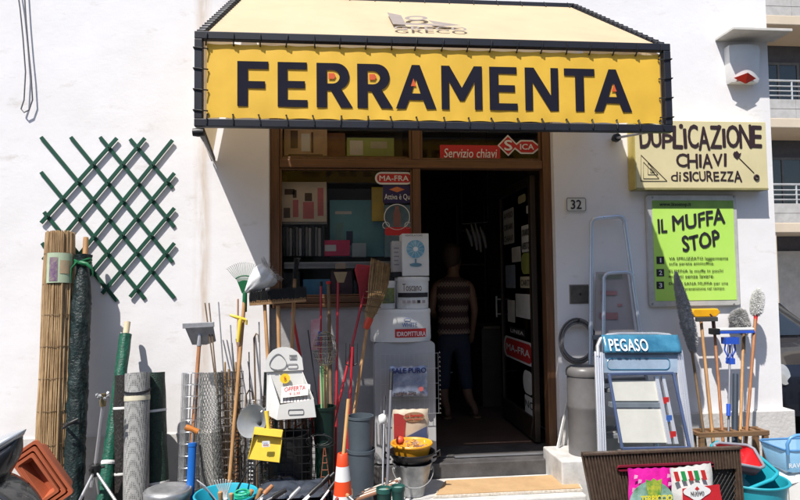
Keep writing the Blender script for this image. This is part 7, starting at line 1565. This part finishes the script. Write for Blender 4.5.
# parked car
CX0, CX1, CY0 = 4.40, 6.10, 1.55
pcar = thing('parked_car', ((CX0+CX1)/2, CY0+2, -.12), 'dark blue parked car facing the street beyond the corner of the wall', 'car')
M_car = mat('dark_car_paint', (.012, .014, .022), .25, .3, var=.05, coat=.8)
prof = [(0, .25), (0, .62), (.08, .78), (.95, .98), (1.75, 1.42), (2.1, 1.48), (3.2, 1.46), (3.75, 1.05), (3.95, .95), (4.0, .5), (3.95, .25)]
m = MB(); n_ = 10; vs_ = []
for j in range(n_+1):
    u = j/n_; x_ = CX0+(CX1-CX0)*u; e = abs(2*u-1)
    for (y_, z_) in prof:
        tuck = .16*max(0, (z_-.9)/.55); xx = (CX0+CX1)/2+(x_-(CX0+CX1)/2)*(1-tuck*.9); vs_.append(V(xx, CY0+y_+(.22*e**5 if y_ < .1 else 0)+(.1*e**4 if .5 < y_ < 1.8 else 0), z_-.12-(.05*e**6)))
k = len(prof); m.add(vs_, [(j*k+i, j*k+(i+1) % k, (j+1)*k+(i+1) % k, (j+1)*k+i) for j in range(n_) for i in range(k)]+[tuple(range(k)), tuple(n_*k+i for i in range(k))]); m.build('body', M_car, pcar, smooth=35)
m = MB(); 
def wsf(u, v): y_ = .98+(1.70-.98)*v; z_ = .995+(1.40-.995)*v; hw_ = (CX1-CX0)/2*(.86-.09*v); return V((CX0+CX1)/2+hw_*(2*u-1), CY0+y_-.02+.1*(abs(2*u-1)**4), z_-.12+.012)
M_cg = mat('car_glass', (.02, .025, .03), .05, spec=.9); m.grid(wsf, 12, 5); m.build('windscreen', M_cg, pcar, smooth=60)
for sx in (CX0, CX1):
    s_ = -1 if sx == CX0 else 1; m = MB(); m.prism([(1.25, 1.0), (1.85, 1.36), (3.1, 1.36), (3.6, 1.0)], (sx+s_*.004-s_*.06, CY0, -.12), EY, EZ, .01*s_); m.build('side_window', M_cg, pcar)
    for yy in (.75, 3.2):
        c_ = V(sx-s_*.1, CY0+yy, .19); m = MB(); m.lathe([(.19, -.09), (.3, -.09), (.32, -.05), (.32, .05), (.3, .09), (.19, .09)], c_, EX, 32); wh = m.build('wheel', M_black, pcar, smooth=40); m = MB(); m.lathe([(0, -.07), (.19, -.08), (.19, .08), (0, .07)], c_, EX, 24); m.build('rim', M_alu, wh)
    m = MB(); m.lathe([(0, -.09), (.09, -.08), (.13, 0), (.11, .06), (0, .07)], V(sx-s_*.30, CY0+.10, .55), V(0, -1, .25), 18, ex=1, ey=.7); m.build('headlight', mat('headlight_lens', (.5, .5, .5), .1, .3), pcar, smooth=50)
    m = MB(); m.lathe([(0, -.04), (.035, -.03), (.05, 0), (0, .03)], V(sx-s_*.07, CY0+.3, .60), V(s_*.8, -1, .0), 12); m.build('indicator', mat('amber_lens', (.7, .22, .02), .2), pcar)
    m = MB(); m.lathe([(0, -.05), (.05, -.05), (.08, -.02), (.07, .05), (0, .08)], V(sx+s_*.12, CY0+1.45, .95), V(0, -1, 0), 14); m.build('mirror', M_car, pcar, smooth=50)
m = MB(); m.box((CX0+CX1)/2-.4, (CX0+CX1)/2+.4, CY0-.03, CY0+.01, .18, .38); m.build('grille', M_black, pcar)
m = MB(); m.box(CX0+.12, CX0+.3, CY0+1.33, CY0+1.34, 1.0, 1.1); m.build('windscreen_paper', mat('pale_blue_paper', (.5, .6, .65), .6), pcar)
# unseen house across the street, added to darken window reflections and sky light
ob_ = thing('unseen_facing_building', (0, -15, -.12), 'long ochre house added behind the camera to darken the shop window reflections', 'building')
m = MB(); m.box(-22, 24, -22, -15, -.12, 7.5); m.build('wall', mat('ochre_render', (.5, .46, .42), .9, var=.1, vs=1), ob_)
for i in range(12):
    for z0 in (1.0, 4.3):
        x_ = -20+i*3.6; m = MB(); m.box(x_, x_+1.2, -15.0, -14.93, z0, z0+1.7); m.build('shutter', mat('dull_green_shutter', (.03, .07, .05), .6), ob_)
# ================================================================== SCOOTER at the left edge
YSn = -1.45
def SP(px, py, dy=0): return W(px, py, YSn+dy)
scn = thing('parked_scooter', V(SP(-30, 500).x, YSn, 0), 'tail of a parked scooter with silver cowl and black seat at the left edge', 'scooter')
M_sil = mat('silver_scooter_paint', (.5, .52, .54), .25, .5, var=.04, coat=.5)
def loft(secs, mt, nm, th, n=20, smooth=60):
    """closed tube through elliptic sections (centre, half width y, half height z)"""
    m = MB(); vs_ = []
    for (c_, hy, hz) in secs:
        for j in range(n): a = 2*math.pi*j/n; vs_.append(Vector(c_)+V(0, hy*math.cos(a), hz*math.sin(a)))
    k = len(secs); m.add(vs_, [(i*n+j, i*n+(j+1) % n, (i+1)*n+(j+1) % n, (i+1)*n+j) for i in range(k-1) for j in range(n)]+[tuple(range(n)), tuple((k-1)*n+j for j in range(n))]); return m.build(nm, mt, th, smooth=smooth)
loft([(SP(25.5, 430), .008, .004), (SP(21, 433.5), .04, .018), (SP(12, 439), .08, .035), (SP(0, 446), .11, .045), (SP(-20, 452), .13, .05), (SP(-60, 462), .14, .06), (SP(-110, 470), .12, .05)], M_sil, 'tail_cowl', scn)
loft([(SP(21, 437, .0), .02, .012), (SP(16, 450, .0), .07, .055), (SP(4, 462, .0), .10, .10), (SP(-30, 480, .0), .13, .16), (SP(-90, 490, .0), .12, .14)], mat('black_scooter_body', (.01, .011, .014), .3, coat=.4), 'rear_body', scn)
m = MB(); arc = []
ctr = SP(-20, 556); rr_ = .37
def fend(u, v): a = R(5+150*u); q = rr_*(1-.03*abs(2*v-1)**2); return ctr+V(q*math.cos(a)*.75, -.12+.24*v, q*math.sin(a))
m.grid(fend, 24, 8); m.build('fender', mat('dark_grey_fender', (.05, .052, .055), .22, .2, coat=.5), scn, smooth=60, solid=.008)
wr_ = .24
m = MB(); cw = V(ctr.x-.02, YSn, wr_); m.tube([cw+V((wr_-.06)*math.cos(a), 0, (wr_-.06)*math.sin(a)) for a in [k*math.pi/16 for k in range(32)]], .06, 10, closed=True); w_ = m.build('wheel', M_black, scn, smooth=60)
m = MB(); m.lathe([(.05, -.03), (.13, -.05), (.14, 0), (.13, .05), (.05, .03), (.05, -.03)], cw, EY, 24); m.build('rim', M_alu, w_, smooth=50)
xs_ = SP(-200, 480).x
cw2 = V(cw.x-1.25, YSn, wr_); m = MB(); m.tube([cw2+V((wr_-.06)*math.cos(a), 0, (wr_-.06)*math.sin(a)) for a in [k*math.pi/16 for k in range(32)]], .06, 10, closed=True); m.build('wheel', M_black, scn, smooth=60)
loft([(V(cw.x-.3, YSn, .42), .12, .12), (V(cw.x-.55, YSn, .25), .15, .06), (V(cw.x-.9, YSn, .25), .15, .06), (V(cw.x-1.05, YSn, .5), .16, .08), (V(cw.x-1.12, YSn, .9), .12, .06)], M_sil, 'leg_shield', scn)
m = MB(); m.tube([V(cw2.x, YSn, .3), V(cw2.x+.22, YSn, 1.0)], .03, 10); m.tube([V(cw2.x+.22, YSn-.32, 1.03), V(cw2.x+.2, YSn, 1.0), V(cw2.x+.22, YSn+.32, 1.03)], .018, 8); m.build('handlebar', M_dark, scn, smooth=60)
# ================================================================== LIGHT
TX, TZ = .72, 2.0
wd = bpy.data.worlds.new('World'); SC.world = wd; wd.use_nodes = True; nt = wd.node_tree
sky = nt.nodes.new('ShaderNodeTexSky'); sky.sky_type = 'NISHITA'; sky.sun_disc = False
sunv = V(-TX, -1, TZ).normalized()      # towards the sun
el = math.asin(sunv.z); sky.sun_elevation = el; sky.sun_rotation = math.atan2(sunv.x, sunv.y)
nt.links.new(sky.outputs[0], nt.nodes['Background'].inputs[0]); nt.nodes['Background'].inputs[1].default_value = .11
sl = bpy.data.lights.new('sun', 'SUN'); sl.energy = 4.6; sl.angle = R(.53); sl.color = (1, .95, .88)
so = bpy.data.objects.new('sun', sl); COL.objects.link(so); so.rotation_euler = (-sunv).to_track_quat('-Z', 'Y').to_euler(); so.location = (-4, -6, 9)
vs = SC.view_settings; vs.view_transform = 'Standard'; vs.look = 'None'; vs.exposure = .52; vs.gamma = 1; vs.use_curve_mapping = False
SC.cycles.max_bounces = 8
